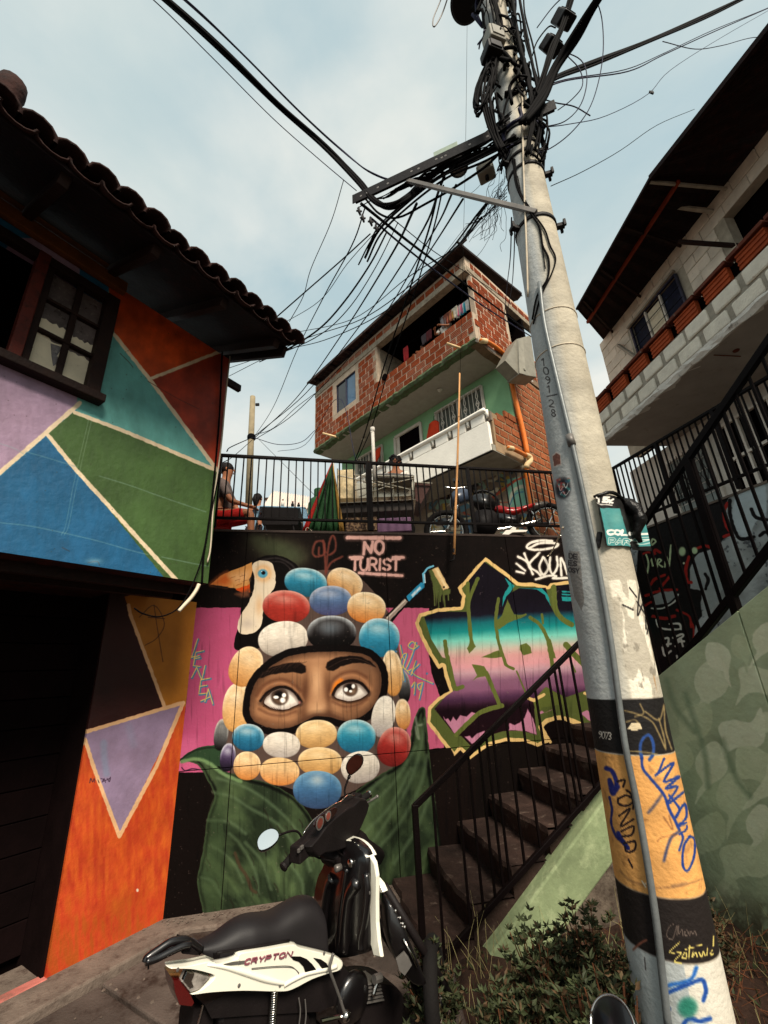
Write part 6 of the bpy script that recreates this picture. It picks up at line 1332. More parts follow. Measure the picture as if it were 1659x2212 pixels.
NRM = np.stack([np.sin(TH), -np.cos(TH), 0*TH], -1)                # theta 0 faces -Y (the camera)
PP = AX + NRM*RR_[..., None]
cv = Canvas(PP, (184, 176, 158)); cv.valid = (((CAM - PP)*NRM).sum(-1) > 0)
cxp, cyp = TH*RR_*400, ZZ*400                                      # even noise domain over the surface
cv.c *= (.80 + .25*fbm(cxp*.35, cyp*1.6, 60, 3, 5) + .10*fbm(cxp, cyp, 14, 8, 3))[..., None]
ring = .5+.5*np.sin(ZZ*52 + 1.2*fbm(cxp, cyp, 80, 2)*6); cv.c *= (.97+.05*ring)[..., None]
# bluish shade painted into the side turned away from the sun
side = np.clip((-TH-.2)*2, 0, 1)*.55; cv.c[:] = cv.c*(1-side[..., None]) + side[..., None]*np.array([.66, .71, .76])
def band(z0, z1, col, op=1, edge=.004, cond=None):
    zz_ = ZZ + .004*fbm(cxp, cyp, 30, 4); a = np.clip((zz_-z0)/edge, 0, 1)*np.clip((z1-zz_)/edge, 0, 1)*op
    if cond is not None: a = a*cond
    cv.c[:] = cv.c*(1-a[..., None]) + a[..., None]*np.array(col)/255
# flaking posters on the right half up to 2.15 m
rightside = np.clip((TH+.30)*14, 0, 1)*np.clip((2.3-TH)*10, 0, 1)
band(1.52, 2.16, (178, 170, 154), .8, .03, rightside)
fl = fbm(cxp*1.3, cyp*.55, 22, 11, 5); a_ = np.clip((fl-.50)*14, 0, 1)*rightside*(ZZ < 2.02)*(ZZ > 1.5); cv.c[:] = cv.c*(1-a_[..., None]*.85) + a_[..., None]*.85*np.array([.92, .89, .82])
fl2 = fbm(cxp, cyp*.6, 12, 31, 4); a_ = np.clip((fl2-.66)*14, 0, 1)*rightside*(ZZ < 1.95)*(ZZ > 1.5); cv.c[:] = cv.c*(1-a_[..., None]*.7) + a_[..., None]*.7*np.array([.48, .45, .40])
a_ = np.clip((fbm(cxp, cyp*.4, 26, 41, 4)-.60)*9, 0, 1)*rightside*np.clip((1.75-ZZ)*8, 0, 1)*(ZZ > 1.5); cv.c[:] = cv.c*(1-a_[..., None]*.8) + a_[..., None]*.8*np.array([.62, .42, .22])
OC = (226, 164, 92)
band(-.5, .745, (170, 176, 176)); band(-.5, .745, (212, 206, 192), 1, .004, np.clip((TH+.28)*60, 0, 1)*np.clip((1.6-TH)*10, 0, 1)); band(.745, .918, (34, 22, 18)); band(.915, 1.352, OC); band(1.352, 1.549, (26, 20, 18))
a_ = ((ZZ > .915) & (ZZ < 1.352))*(1-.0); n_ = fbm(cxp, cyp, 30, 6, 5); cv.c[:] = np.where(a_[..., None] > 0, cv.c*(.84+.24*n_)[..., None], cv.c)
a_ = np.clip((fbm(cxp, cyp, 16, 16, 4)-.68)*8, 0, 1)*((ZZ > .915) & (ZZ < 1.352))*.4; cv.c[:] = cv.c*(1-a_[..., None]) + a_[..., None]*np.array([.45, .30, .18])
BLU = (22, 52, 128)
def ps(P_, w, col, soft=1.5, op=1, curve=True): cv.stroke(P_, w, col, f=fP, soft=soft, op=op, curve=curve)
# blue tag across the orange band
ps([(340, 660), (330, 600), (350, 545), (385, 530), (408, 580), (405, 640), (385, 670)], 7, (30, 66, 130), 3)
ps([(340, 660), (345, 720), (390, 780), (450, 850), (480, 900), (500, 960), (540, 1040), (560, 1080)], 6, BLU, 3)
ps([(470, 665), (440, 740), (425, 760), (525, 690), (470, 800), (560, 770), (480, 840), (550, 830), (490, 930), (600, 850)], 5, BLU, 2)
ps([(500, 880), (560, 960), (530, 1020), (590, 930), (600, 1010), (550, 1060), (600, 1040)], 5, BLU, 2); ps([(455, 880), (420, 930), (380, 980)], 6, (40, 50, 90), 6, .8)
ps([(560, 1090), (510, 1130), (485, 1200), (470, 1260)], 6, (40, 54, 100), 5, .9); ps([(560, 1200), (580, 1130), (570, 1100)], 5, BLU, 3); ps([(620, 1120), (585, 1180), (580, 1290), (610, 1320), (645, 1240), (650, 1140), (625, 1120)], 5, BLU, 2); ps([(560, 1110), (600, 1080), (605, 1060)], 4, BLU)
# dark blue scribble on the left edge, black name down the pole
ps([(130, 720), (165, 740), (190, 800), (180, 850), (150, 790), (170, 870), (200, 830)], 9, (26, 34, 110), 3); ps([(150, 890), (165, 960), (160, 1040), (190, 1120), (235, 1160)], 5, (30, 40, 110), 2); ps([(200, 1100), (230, 1150), (260, 1190)], 9, (22, 34, 110), 2)
for P_ in ([(195, 800), (240, 790), (230, 830)], [(200, 900), (250, 880), (290, 910), (255, 940), (205, 930), (200, 900)], [(205, 1000), (270, 960), (215, 1060), (290, 1020)], [(220, 1090), (290, 1060), (280, 1110), (225, 1120)], [(235, 1160), (300, 1150), (295, 1200), (250, 1210), (240, 1180)], [(250, 850), (275, 870), (290, 920), (288, 960)], [(262, 1255), (284, 1300)]):
    ps(P_, 4, (34, 20, 24), 1.5)
ps([(210, 1320), (260, 1370), (330, 1400), (420, 1420), (560, 1410), (690, 1370)], 3, (120, 84, 56), 5, .7); ps([(520, 1410), (600, 1395)], 6, (120, 92, 70), 6, .6); ps([(430, 1150), (460, 1125), (540, 1110)], 2, (120, 70, 40), 3, .7); ps([(500, 1000), (520, 1080), (470, 1010)], 3, (90, 50, 30), 4, .6)
# scratched gold marks on the upper black band, white flake, numbers
GD = (150, 130, 84)
for P_ in ([(240, 385), (330, 410), (400, 450), (440, 520), (475, 600)], [(330, 345), (350, 400), (300, 420)], [(360, 390), (440, 440), (470, 350)], [(440, 430), (470, 540), (480, 610)], [(470, 360), (480, 500), (515, 610)], [(250, 450), (300, 440), (330, 470)], [(240, 620), (330, 625), (430, 640)]): ps(P_, 3.4, GD, 3, .85)
cv.poly([(255, 490), (280, 455), (330, 460), (340, 490), (300, 505)], (214, 196, 160), f=fP)
for P_ in letters('9073', (86, 540), (17, 3), (3, -36), .12): ps(P_, 1.9, (214, 208, 196), 1)
# lower black band: grey and yellow script
for P_ in ([(530, 1630), (500, 1650), (485, 1700), (520, 1720), (545, 1640), (545, 1700)], [(555, 1640), (555, 1690), (575, 1665), (580, 1700)], [(590, 1680), (605, 1670), (612, 1690), (595, 1700), (590, 1680)], [(620, 1700), (625, 1672), (640, 1690), (650, 1672), (660, 1698)]): ps(P_, 1.8, (104, 92, 84), 1.2, .9)
YL = (208, 190, 104)
for P_ in ([(560, 1740), (500, 1800), (570, 1800), (530, 1850), (570, 1860)], [(590, 1800), (575, 1830), (600, 1830), (600, 1800)], [(620, 1760), (615, 1830)], [(595, 1780), (690, 1755)], [(640, 1795), (635, 1825), (655, 1800), (665, 1825)], [(675, 1800), (690, 1825), (700, 1795), (712, 1820)], [(725, 1770), (720, 1815)], [(735, 1790), (752, 1785), (740, 1810), (758, 1808)], [(760, 1700), (758, 1760)]): ps(P_, 2.8, YL, 1.2)
ps([(290, 1780), (330, 1745), (365, 1725)], 5, (130, 76, 58), 3); ps([(355, 1830), (362, 1900)], 2, (50, 40, 40), 2)
ps([(340, 1380), (365, 1420)], 2.5, (226, 216, 196), 1); ps([(355, 1400), (375, 1390)], 2.2, (226, 216, 196), 1)
# blue and green spray at the foot
ps([(660, 1890), (620, 1960), (500, 1990)], 8, (34, 96, 176), 5); ps([(500, 2030), (600, 1990), (690, 1960), (715, 2020), (700, 2080)], 9, (24, 70, 150), 4); ps([(485, 2000), (480, 2080), (500, 2130)], 7, (30, 60, 140), 4); ps([(560, 2260), (610, 2190), (680, 2200), (740, 2185)], 9, (24, 70, 150), 4)
cv.glow(608, 2120, 60, 62, (30, 116, 96), .95, f=fP, p=3)
# stencilled number 1091/28 running down the pole, stickers
for ch, cx_, cy_ in (('1', 1175, 781), ('0', 1180, 800), ('9', 1184, 820), ('1', 1187, 840), ('2', 1192, 870), ('8', 1196, 891)):
    for P_ in letters(ch, (cx_-5, cy_+8), (10, 1.5), (-1.5, -15)): cv.stroke(P_, 2.2, (54, 50, 50), curve=len(P_) > 3)
cv.stroke([(1181, 857), (1203, 852)], 2.2, (54, 50, 50))
cv.poly([(1192, 985), (1200, 976), (1211, 981), (1212, 1005), (1196, 1010)], (206, 190, 180)); cv.poly([(1194, 987), (1201, 979), (1210, 983), (1210, 1002), (1197, 1007)], (130, 82, 68))
cv.glow(1216, 1055, 17, 24, (30, 28, 34), 1, rot=0, p=4)
for i in range(26): cv.glow(1216+rng.uniform(-13, 13), 1055+rng.uniform(-20, 20), 3.2, 3.2, [(176, 60, 60), (60, 130, 130), (190, 110, 90), (40, 70, 90)][i % 4], .9, p=2)
for P_ in ([(1207, 1048), (1210, 1060), (1216, 1052)], [(1218, 1046), (1222, 1054), (1227, 1044)], [(1210, 1068), (1216, 1062), (1222, 1070), (1230, 1060)]): cv.stroke(P_, 1.4, (226, 220, 216))
# torn grey paper with letters at the left edge
cv.poly([(1229, 1190), (1252, 1192), (1256, 1240), (1262, 1300), (1256, 1320), (1240, 1290), (1231, 1240)], (126, 120, 114), op=.8)
for P_ in letters('DE', (1229, 1206), (8, 1), (0, -10)) + letters('ES', (1228, 1221), (8, 1), (0, -10)) + letters('OSY', (1228, 1236), (6.5, 1), (0, -10)): cv.stroke(P_, 2.2, (44, 40, 42), curve=False)
for P_ in ([(1360, 1270), (1375, 1290)], [(1345, 1307), (1368, 1318)], [(1382, 1270), (1378, 1330), (1392, 1300), (1396, 1360)], [(1376, 1300), (1400, 1340), (1398, 1370)], [(1392, 1280), (1402, 1330)]): cv.stroke(P_, 3, (30, 26, 26))
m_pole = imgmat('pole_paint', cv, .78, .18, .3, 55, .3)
pole = empty('utility_pole', pax(0), 'tall leaning concrete utility pole painted in black and orange bands and covered in tags', 'pole')
segs_ = 40; V = []; F = []; UV = []; zl = np.concatenate([np.linspace(zb_, 2.6, 24), np.linspace(2.9, zt_, 14)])
for z in zl:
    for i in range(segs_+1):
        t = -math.pi + 2*math.pi*i/segs_; a = pax(z); V.append(a + np.array([math.sin(t), -math.cos(t), 0])*prad(z)); UV.append((i/segs_, (z-zb_)/(zt_-zb_)))
for j in range(len(zl)-1):
    for i in range(segs_): k_ = j*(segs_+1)+i; F.append((k_, k_+1, k_+segs_+2, k_+segs_+1))
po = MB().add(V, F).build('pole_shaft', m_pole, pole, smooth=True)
uvl = po.data.uv_layers.new(name='UVMap')
for p in po.data.polygons:
    for li in p.loop_indices: uvl.data[li].uv = UV[po.data.loops[li].vertex_index]
MB().lathe(pax(zt_), (0, 0, 1), [(.09, 0), (.06, .01), (.0, .012)], 20).build('pole_cap', m_steel, pole)
def polehit(px, py, extra=0.0):
    """point on the pole's near surface seen at a photo point"""
    r = ray(px, py); z = CAM[2] + r[2]*1.86/r[1]
    for _ in range(12):
        a = pax(z); d = r[:2]; o = CAM[:2]-a[:2]; R = prad(z)+extra; A = d@d; Bq = 2*o@d; C_ = o@o-R*R; D = Bq*Bq-4*A*C_
        t = (-Bq-math.sqrt(D))/(2*A) if D > 0 else -Bq/(2*A)
        z = CAM[2]+r[2]*t
    return CAM + r*t
def ontube(name, pts, r, m, parent, extra=None, k=4, n=8): return MB().tube(smoothpath([polehit(*p, extra if extra is not None else r) for p in pts], k), r, n).build(name, m, parent, smooth=True)
m_conduit = mat('conduitgrey', (120, 124, 124), .45, metal=.35, var=.2, bump=.15, col2=(96, 70, 56), c2pos=(.66, .76))
ontube('conduit', [(1165, 610), (1176, 700), (1203, 820), (1234, 950), (1259, 1063), (1281, 1170), (1299, 1263), (1322, 1401), (1349, 1601), (1379, 1751), (1412, 1951), (1430, 2100), (1445, 2230)], .0125, m_conduit, pole)
MB().tube([polehit(1229, 940, .012), polehit(1236, 962, .012)], .019, 12).build('conduit_coupling', m_steel, pole, smooth=True)
# clamps: ring with bolt ears
def clamp(px, py, ear=None, m=m_dsteel, w=.028, t=.008):
    q = polehit(px, py); z = q[2]; a = pax(z); R = prad(z)+t
    MB().lathe(a - np.array([0, 0, w/2]), pdir, [(R-.004, 0), (R, .002), (R, w-.002), (R-.004, w)], 28).build('clamp_band', m, pole, smooth=True)
    if ear:
        for e_ in ear:
            d = nrm(np.array([e_, -.25, 0])); c = a + d*(R+.02); MB().box(c, (d, (0, 0, 1), np.cross(d, (0, 0, 1))), .028, .014, .016).box(c+d*.02+np.array([0, -.02, .0]), (d, (0, 0, 1), np.cross(d, (0, 0, 1))), .008, .026, .008).box(c+d*.02+np.array([0, .03, .0]), (d, (0, 0, 1), np.cross(d, (0, 0, 1))), .008, .026, .008).build('clamp_bolt', m_dsteel, pole, bevel=.002)
clamp(1170, 462, (1, -1)); clamp(1135, 352, (1, )); clamp(1120, 268, (1, -1)); clamp(1128, 300, (1, -1)); clamp(1135, 322, (-1, ))
for p_ in ((1200, 665), (1213, 745), (1143, 350)):
    q = polehit(*p_); a = pax(q[2]); MB().lathe(a, pdir, [(prad(q[2])+.002, 0), (prad(q[2])+.005, .004), (prad(q[2])+.002, .008)], 30).build('cable_tie', m_wirew, pole, smooth=True)
# hollow opening near the top with a dark mouth
q = polehit(1105, 200); MB().lathe(q+np.array([0, -.004, 0]), (0, -1, .35), [(.05, -.03), (.052, .004), (.035, .008)], 16).build('hole', m_interior, pole)
# cross arm: steel angle with holes, brace
zA = polehit(1112, 262)[2]; armA = pax(zA) + np.array([.10, -.15, 0]); armB = hitz(768, 428, zA)
cross = empty('cross_arm', armA, 'perforated black steel cross arm clamped to the pole and carrying the cables', 'cross arm')
ad = nrm(armB-armA); an = nrm(np.cross(ad, (0, 0, 1)));  an = an if an @ (CAM-armA) > 0 else -an
def armpt(t, up=0, out=0): return armA + (armB-armA)*t + np.array([0, 0, up]) + an*out
MB().bar(armpt(-.08, 0, .0), armpt(1.02, 0, .0), .007, .10).build('arm_web', m_dsteel, cross, bevel=.002)
MB().bar(armpt(-.08, .042, -.035), armpt(1.02, .042, -.035), .07, .007).build('arm_flange', m_dsteel, cross, bevel=.002)
m_sky = mat('holesky', (176, 188, 190), .6, bump=0, var=.05)
for t in (.965, .93, .86, .80, .66, .62, .52, .49, .47, .34, .25): MB().lathe(armpt(t, rng.uniform(-.014, .014), .0036), an, [(.010, 0), (.010, .001), (.008, .0015)], 10).build('bolt_head', m_steel, cross)
bp = polehit(1158, 458, .01); ba = hitz(880, 390, zA-.05); MB().bar(ba, bp, .022, .03).build('arm_brace', m_steel, cross, bevel=.002)
MB().bar(armpt(.40, .07, .0), armpt(.53, .07, .0), .008, .05).build('name_plate', mat('plate', (150, 164, 150), .5), cross, bevel=.002)
# boxes and devices
def device(name, px, py, dy, dims, m, label, cat, rot=0, extra=None, tilt=0):
    c = aty(px, py, 2.0+dy); root = empty(name, c, label, cat); ax = (np.array([math.cos(rot), math.sin(rot), 0]), np.array([-math.sin(rot), math.cos(rot), 0]), np.array([0, tilt, 1]))
    MB().box(c, ax, *[d/2 for d in dims]).build('housing', m, root, bevel=min(dims)*.12)
    MB().box(c - ax[1]*dims[1]/2*1.03 , ax, dims[0]*.36, .006, dims[2]*.36).build('lid', m, root, bevel=.003)
    MB().tube([c-ax[2]*dims[2]/2*.9, c-ax[2]*(dims[2]/2+.03)], min(dims)*.16, 10).tube([c+ax[2]*dims[2]/2*.9, c+ax[2]*(dims[2]/2+.03)], min(dims)*.16, 10).build('gland', m_dsteel, root)
    return root
device('terminal_box', 1067, 88, -.12, (.14, .12, .16), m_box, 'pale grey terminal box high on the pole under the round drum', 'box', .3)
device('terminal_box', 1062, 118, -.12, (.13, .13, .10), m_dsteel, 'black terminal box hanging just below the pale grey one on the pole', 'box', .3)
device('splice_closure', 1217, 42, -.2, (.12, .10, .20), m_dsteel, 'black cable splice box near the top edge right of the pole', 'cable box', .4, tilt=.3)
device('splice_closure', 1190, 100, -.15, (.13, .10, .15), m_dsteel, 'black cable splice box lower and closer to the pole', 'cable box', .5, tilt=.3)
device('junction_box', 1050, 372, .10, (.12, .1, .09), m_box, 'small grey junction box with a tangle of wires left of the pole', 'box', -.5)
device('junction_box', 1115, 195+160, -.05, (.05, .05, .06), m_dsteel, 'tiny black connector box strapped to the left side of the pole', 'box', -.5)
sc_ = empty('splice_cylinder', aty(989, 352, 2.3), 'black cylindrical splice hanging under the middle of the cross arm', 'cable box')
c_ = aty(989, 350, 2.3); MB().lathe(c_-np.array([0, 0, .09]), (0, 0, 1), [(.05, 0), (.075, .01), (.08, .05), (.08, .13), (.06, .15)], 18).build('body', m_dsteel, sc_, smooth=True); MB().lathe(c_-np.array([0, 0, .10]), (0, 0, 1), [(.03, 0), (.055, .012)], 14).build('end_cap', m_steel, sc_); MB().tube([c_+np.array([0, 0, .05]), c_+np.array([0, 0, .14])], .012, 8).build('hanger', m_steel, sc_)
# round drum at the very top (underside of a dark street lamp / transformer)
dr = empty('round_drum', aty(1008, 10, 2.2), 'dark round drum seen from below at the top of the pole', 'drum')
c_ = aty(1008, 6, 2.25); MB().lathe(c_, (.1, .1, 1), [(.02, -.012), (.14, -.004), (.155, .01), (.155, .22), (.12, .26)], 36).build('body', m_dsteel, dr, smooth=False); MB().lathe(c_, (.1, .1, 1), [(.157, .005), (.162, .012), (.157, .02)], 36).build('rim', m_dsteel, dr, smooth=True); MB().bar(c_+np.array([.12, 0, .1]), pax(c_[2]+.1), .03, .03).build('bracket', m_steel, dr)

# =================================================================== cables
def wire3(name, P_, r, m, label, cat='cable', group=None, k=5, n=6): return tag(MB().tube(smoothpath(P_, k), r, n).build(name, m, None, smooth=True), label, cat, group)
def pxy(pts): return [aty(px, py, y) for px, py, y in pts]     # photo point + distance -> place
def strands(label, pts, offs, rr, m=None, cat='cable bundle', name='cable_bundle', sag=0, cols=None):
    """several cables lashed together: one thing, each strand a part"""
    P0 = pxy(pts); root = empty(name, P0[0], label, cat)
    for i, (ox, oz) in enumerate(offs):
        Q = [p + np.array([ox, 0, oz])*(1+.25*math.sin(3*j+i)) + rng.normal(0, .004, 3) for j, p in enumerate(P0)]
        MB().tube(smoothpath(Q, 7), rr*(1+.35*((i*7) % 3)), 6).build('strand', (cols[i % len(cols)] if cols else m_cable), root, smooth=True)
    return root
yA = float(armB[1])
strands('thick black cable bundle from the upper left sky to the end of the cross arm', [(-60, -330, .9), (180, -150, 1.15), (352, -6, 1.45), (480, 110, 1.8), (600, 225, 2.2), (700, 318, yA), (775, 392, yA), (806, 432, yA-.05), (840, 446, yA-.08), (880, 425, yA-.12), (940, 375, 2.4), (1010, 325, 2.2), (1090, 262, 1.95), (1140, 220, 1.88)],
        [(0, 0), (.012, .010), (-.010, .012), (.004, -.012), (-.014, -.004), (.016, -.006)], .0088)
strands('pair of thinner blue-black cables above the thick bundle in the upper left sky', [(-30, -330, .9), (210, -150, 1.15), (393, -4, 1.45), (520, 112, 1.8), (640, 235, 2.2), (730, 320, yA), (800, 372, yA), (870, 385, yA), (960, 330, 2.2)], [(0, 0), (.02, -.018)], .0042, cols=[m_cableb])
strands('single thin cable below the thick bundle in the upper left sky', [(-90, -330, .9), (150, -150, 1.15), (330, -4, 1.45), (455, 120, 1.8), (590, 255, 2.2), (690, 345, yA), (770, 412, yA)], [(0, 0)], .0036, cols=[m_cableb])
strands('thick black cable bundle leaving the pole top toward the upper right sky', [(1130, 265, 1.82), (1165, 215, 1.80), (1200, 150, 1.75), (1240, 80, 1.65), (1290, 0, 1.5), (1400, -160, 1.2)], [(0, 0), (.012, .01), (-.012, .008), (.006, -.013), (-.02, -.01), (.022, .0), (.0, .024)], .0105)
strands('black cable bundle running from the pole to the upper right corner', [(1150, 200, 1.85), (1200, 170, 1.95), (1280, 138, 2.1), (1400, 92, 2.3), (1520, 38, 2.5), (1620, -10, 2.7), (1760, -80, 3.0)], [(0, 0), (.012, .012), (-.01, .014), (.01, -.012)], .0085)
strands('blue cables just beneath the bundle to the upper right corner', [(1150, 195, 1.9), (1220, 172, 1.98), (1350, 150, 2.2), (1430, 118, 2.4), (1540, 65, 2.6), (1659, 15, 2.8), (1760, -30, 3)], [(0, 0), (.015, -.02)], .0036, cols=[m_cableb])
strands('slack blue cable curling below the right hand bundle', [(1430, 90, 2.3), (1500, 108, 2.5), (1560, 100, 2.6), (1640, 80, 2.8), (1720, 100, 2.9)], [(0, 0)], .0036, cols=[m_cableb])
G_ = 'thin black drop cables fanning out below the cross arm'; LBL = 'thin black drop cable fanning out below the cross arm'
fan = [([(742, 390, 2.4), (715, 480, 2.6), (672, 580, 2.8), (655, 640, 2.9), (625, 695, 3.0)], .0032), ([(800, 505, 2.55), (740, 560, 2.6), (660, 630, 2.8), (580, 700, 2.95), (540, 735, 3)], .0055), ([(812, 500, 2.6), (750, 570, 2.8), (690, 650, 3.2), (600, 705, 3.6)], .003),
       ([(788, 450, 2.6), (760, 530, 3), (700, 640, 4), (640, 760, 6), (590, 880, 8), (548, 945, 11)], .006), ([(836, 500, 2.55), (800, 570, 2.6), (745, 650, 2.7), (690, 710, 2.85), (620, 755, 3.0), (565, 778, 3.05)], .007), ([(860, 480, 2.5), (810, 580, 2.7), (750, 670, 2.8), (680, 730, 2.9), (560, 782, 3.02)], .004),
       ([(900, 440, 2.5), (840, 560, 4), (740, 720, 7), (640, 860, 10), (548, 948, 11.5)], .012), ([(960, 380, 2.4), (900, 520, 4), (780, 700, 7), (660, 850, 10), (550, 942, 11.5)], .012), ([(985, 400, 2.3), (925, 520, 4), (800, 720, 7), (640, 890, 10), (550, 950, 11.5)], .010),
       ([(945, 420, 2.4), (925, 500, 2.8), (880, 640, 3.6), (830, 790, 4.6), (790, 930, 5.5), (765, 1000, 6)], .009), ([(958, 400, 2.4), (935, 500, 2.8), (893, 640, 3.6), (842, 790, 4.6), (802, 925, 5.5), (768, 1000, 6)], .007),
       ([(780, 440, 2.6), (880, 520, 3.2), (960, 580, 4), (1040, 640, 5), (1120, 700, 6.5), (1150, 722, 7.2)], .014), ([(800, 470, 2.6), (870, 530, 3.2), (960, 600, 4), (1050, 665, 5.2), (1160, 735, 7.2)], .011), ([(845, 470, 2.6), (940, 545, 3.6), (1040, 610, 5), (1110, 660, 6.4)], .005),
       ([(1000, 430, 2.3), (930, 540, 4), (850, 660, 7), (760, 760, 9), (690, 830, 11.2)], .009), ([(1060, 430, 2.2), (960, 560, 4), (820, 680, 7), (700, 735, 9), (600, 760, 11), (480, 800, 13)], .010), ([(1050, 440, 2.2), (930, 580, 4), (780, 690, 7), (640, 740, 9), (480, 820, 12)], .009),
       ([(1040, 470, 2.2), (1000, 520, 3), (970, 545, 5), (880, 600, 6.5), (760, 690, 9), (630, 720, 11)], .009), ([(1105, 470, 2.1), (1102, 560, 3), (1095, 620, 4.5), (1088, 700, 6.5)], .005), ([(1112, 470, 2.1), (1110, 560, 3), (1104, 630, 4.5), (1090, 700, 6.5)], .005),
       ([(548, 945, 11.4), (600, 960, 11.2), (650, 955, 11.1), (680, 930, 11.3)], .010), ([(548, 940, 11.4), (590, 925, 11.2), (640, 880, 11.1), (680, 850, 11.3)], .010), ([(545, 945, 11.4), (500, 965, 9), (490, 975, 7)], .012), ([(545, 950, 11.4), (505, 985, 9), (480, 1000, 7)], .009), ([(560, 950, 11.4), (600, 990, 10), (650, 1040, 9), (690, 1080, 8)], .006), ([(770, 1000, 6), (730, 860, 7), (660, 960, 9), (600, 975, 11)], .006)]
for P_, r in fan:
    ex, ey, eY = P_[-1]; sx_ = P_[0][0]
    w_ = 'ending on the terrace' if ex > 740 and ey > 900 and ex < 800 else 'going to the brick house' if ex > 1000 else 'reaching the eave of the painted house' if eY < 3.7 else 'tied to the far utility pole' if ey > 900 or P_[0][0] < 640 else 'leading far off to the left'
    lb = ('thick' if r > .0095 else 'medium' if r > .0052 else 'thin')+' dark drop cable '+w_; st_ = ', starting at the arm tip' if 640 < sx_ < 870 else ', starting mid arm' if 870 <= sx_ < 990 else ', starting near the pole' if sx_ >= 990 else ''
    wire3('drop_cable', pxy(P_), r, m_cable if rng.random() < .75 else m_cableb, lb+st_, 'cable', 'dark drop cables '+w_, 7)
wire3('wire', pxy([(1009, 55, 3.2), (1006, 300, 3.2), (1000, 560, 3.4), (994, 806, 3.95)]), .0022, m_cable, 'fine straight wire hanging from the sky and holding the bamboo stick', 'wire')
wire3('wire', pxy([(1190, 402, 2.0), (1260, 370, 2.2), (1340, 325, 2.5), (1420, 270, 2.8), (1500, 236, 3.1)]), .003, m_cable, 'lone twisted wire from the pole to the roof edge of the block house', 'wire')
wcn = wire3('wire', pxy([(1175, 275, 1.9), (1230, 268, 2.0), (1310, 250, 2.2), (1400, 203, 2.5), (1450, 150, 2.8), (1560, 80, 3.2), (1700, 0, 3.6)]), .003, m_cableb, 'thin wire with a small black tap connector crossing the right sky', 'wire')
cn = empty('tap_connector', aty(1407, 200, 2.5), 'small black tap connector on the thin wire in the right sky', 'connector')
c_ = aty(1407, 200, 2.5); MB().box(c_, ((1, .2, -.3), (0, 1, 0), (.3, 0, 1)), .024, .008, .011).build('body', m_dsteel, cn, bevel=.003)
for s_ in (-.016, 0, .016): MB().bar(c_+np.array([s_, -.004, -.018]), c_+np.array([s_, -.004, .018]), .006, .006).build('bolt', m_dsteel, cn)
for lab, P_, r, m in (('large slack blue loop dropping from the upper right bundle back to the pole', [(1285, -10, 1.6), (1300, 40, 1.7), (1303, 110, 1.75), (1292, 180, 1.8), (1270, 240, 1.85), (1230, 290, 1.88), (1180, 325, 1.9), (1140, 332, 1.9)], .0036, m_cableb),
                   ('middle round loop of blue cable right of the pole head', [(1210, 108, 1.75), (1255, 130, 1.78), (1268, 170, 1.8), (1255, 225, 1.83), (1220, 262, 1.86), (1172, 275, 1.88)], .0036, m_cableb),
                   ('small inner loop of blue cable right of the pole head', [(1225, 120, 1.75), (1252, 150, 1.78), (1258, 185, 1.8), (1235, 215, 1.83), (1205, 238, 1.85)], .0036, m_cableb),
                   ('cut end of blue cable sticking out right of the pole head', [(1160, 210, 1.86), (1200, 222, 1.85), (1240, 230, 1.84), (1275, 250, 1.83)], .004, m_cableb),
                   ('hanging grey cable loop in the sky left of the round drum', [(972, -20, 2), (955, 30, 2.1), (938, 58, 2.1), (936, 40, 2.1), (952, 0, 2.1), (960, -30, 2)], .006, m_steel),
                   ('dangling cable arc above the black splice boxes', [(1160, 60, 1.85), (1190, 20, 1.8), (1215, -5, 1.75), (1240, -20, 1.7)], .004, m_cableb),
                   ('short dark cable arc feeding the lower splice box', [(1150, 120, 1.86), (1160, 90, 1.84), (1185, 58, 1.8), (1200, 60, 1.78)], .005, m_cable),
                   ('heavy black cable sweeping from the pole under the arm to its far end', [(1110, 290, 1.85), (1060, 350, 1.95), (990, 400, 2.15), (920, 440, 2.35), (860, 470, 2.5), (820, 462, 2.58), (790, 430, 2.6)], .009, m_cable),
                   ('second heavy black cable looping down from the cross arm', [(1110, 262, 1.84), (1040, 315, 2.0), (970, 345, 2.2), (900, 400, 2.4), (860, 445, 2.5), (820, 440, 2.55), (780, 400, 2.6)], .009, m_cable)):
    wire3('cable', pxy(P_), r, m, lab, 'cable')
for lab, P_, r, m in (('cream cable running straight down the front of the pole', [(1122, 165), (1128, 215), (1129, 300), (1132, 400), (1138, 560), (1140, 640)], .006, m_wirew), ('long dark cable snaking down the pole front to the brick house', [(1108, 340), (1115, 400), (1140, 450), (1165, 490), (1172, 530), (1185, 560), (1183, 600), (1160, 640), (1150, 690)], .006, m_cable),
                    ('second dark cable snaking down the pole front', [(1112, 345), (1120, 405), (1148, 455), (1176, 495), (1188, 530), (1200, 558), (1192, 590), (1168, 640), (1152, 700)], .005, m_cable), ('thin black wire on the upper face of the pole', [(1118, 380), (1130, 430), (1160, 480), (1172, 540), (1178, 580)], .003, m_cable)):
    P3 = [polehit(*p, r+.004) for p in P_]; wire3('cable', P3, r, m, lab)
G2_ = 'tangle of short cables around the pole head'
for i in range(84):
    z0 = rng.uniform(5.0, 7.9); t0 = rng.uniform(-2.2, 2.2); P_ = []; z = z0
    for j in range(6):
        R = prad(z)+.015+abs(rng.normal(0, .035)); a = pax(z); P_.append(a+np.array([math.sin(t0), -math.cos(t0), 0])*R); z += rng.uniform(-.16, .22)*(1 if i % 2 else -1)*.9; z = max(z, 4.75); t0 += rng.uniform(-.5, .5)
    wire3('cable_end', P_, rng.choice([.005, .007, .009, .013]), m_cable if rng.random() < .8 else m_cableb, 'short black cable in the tangle around the pole head', 'cable', G2_, 4, 5)
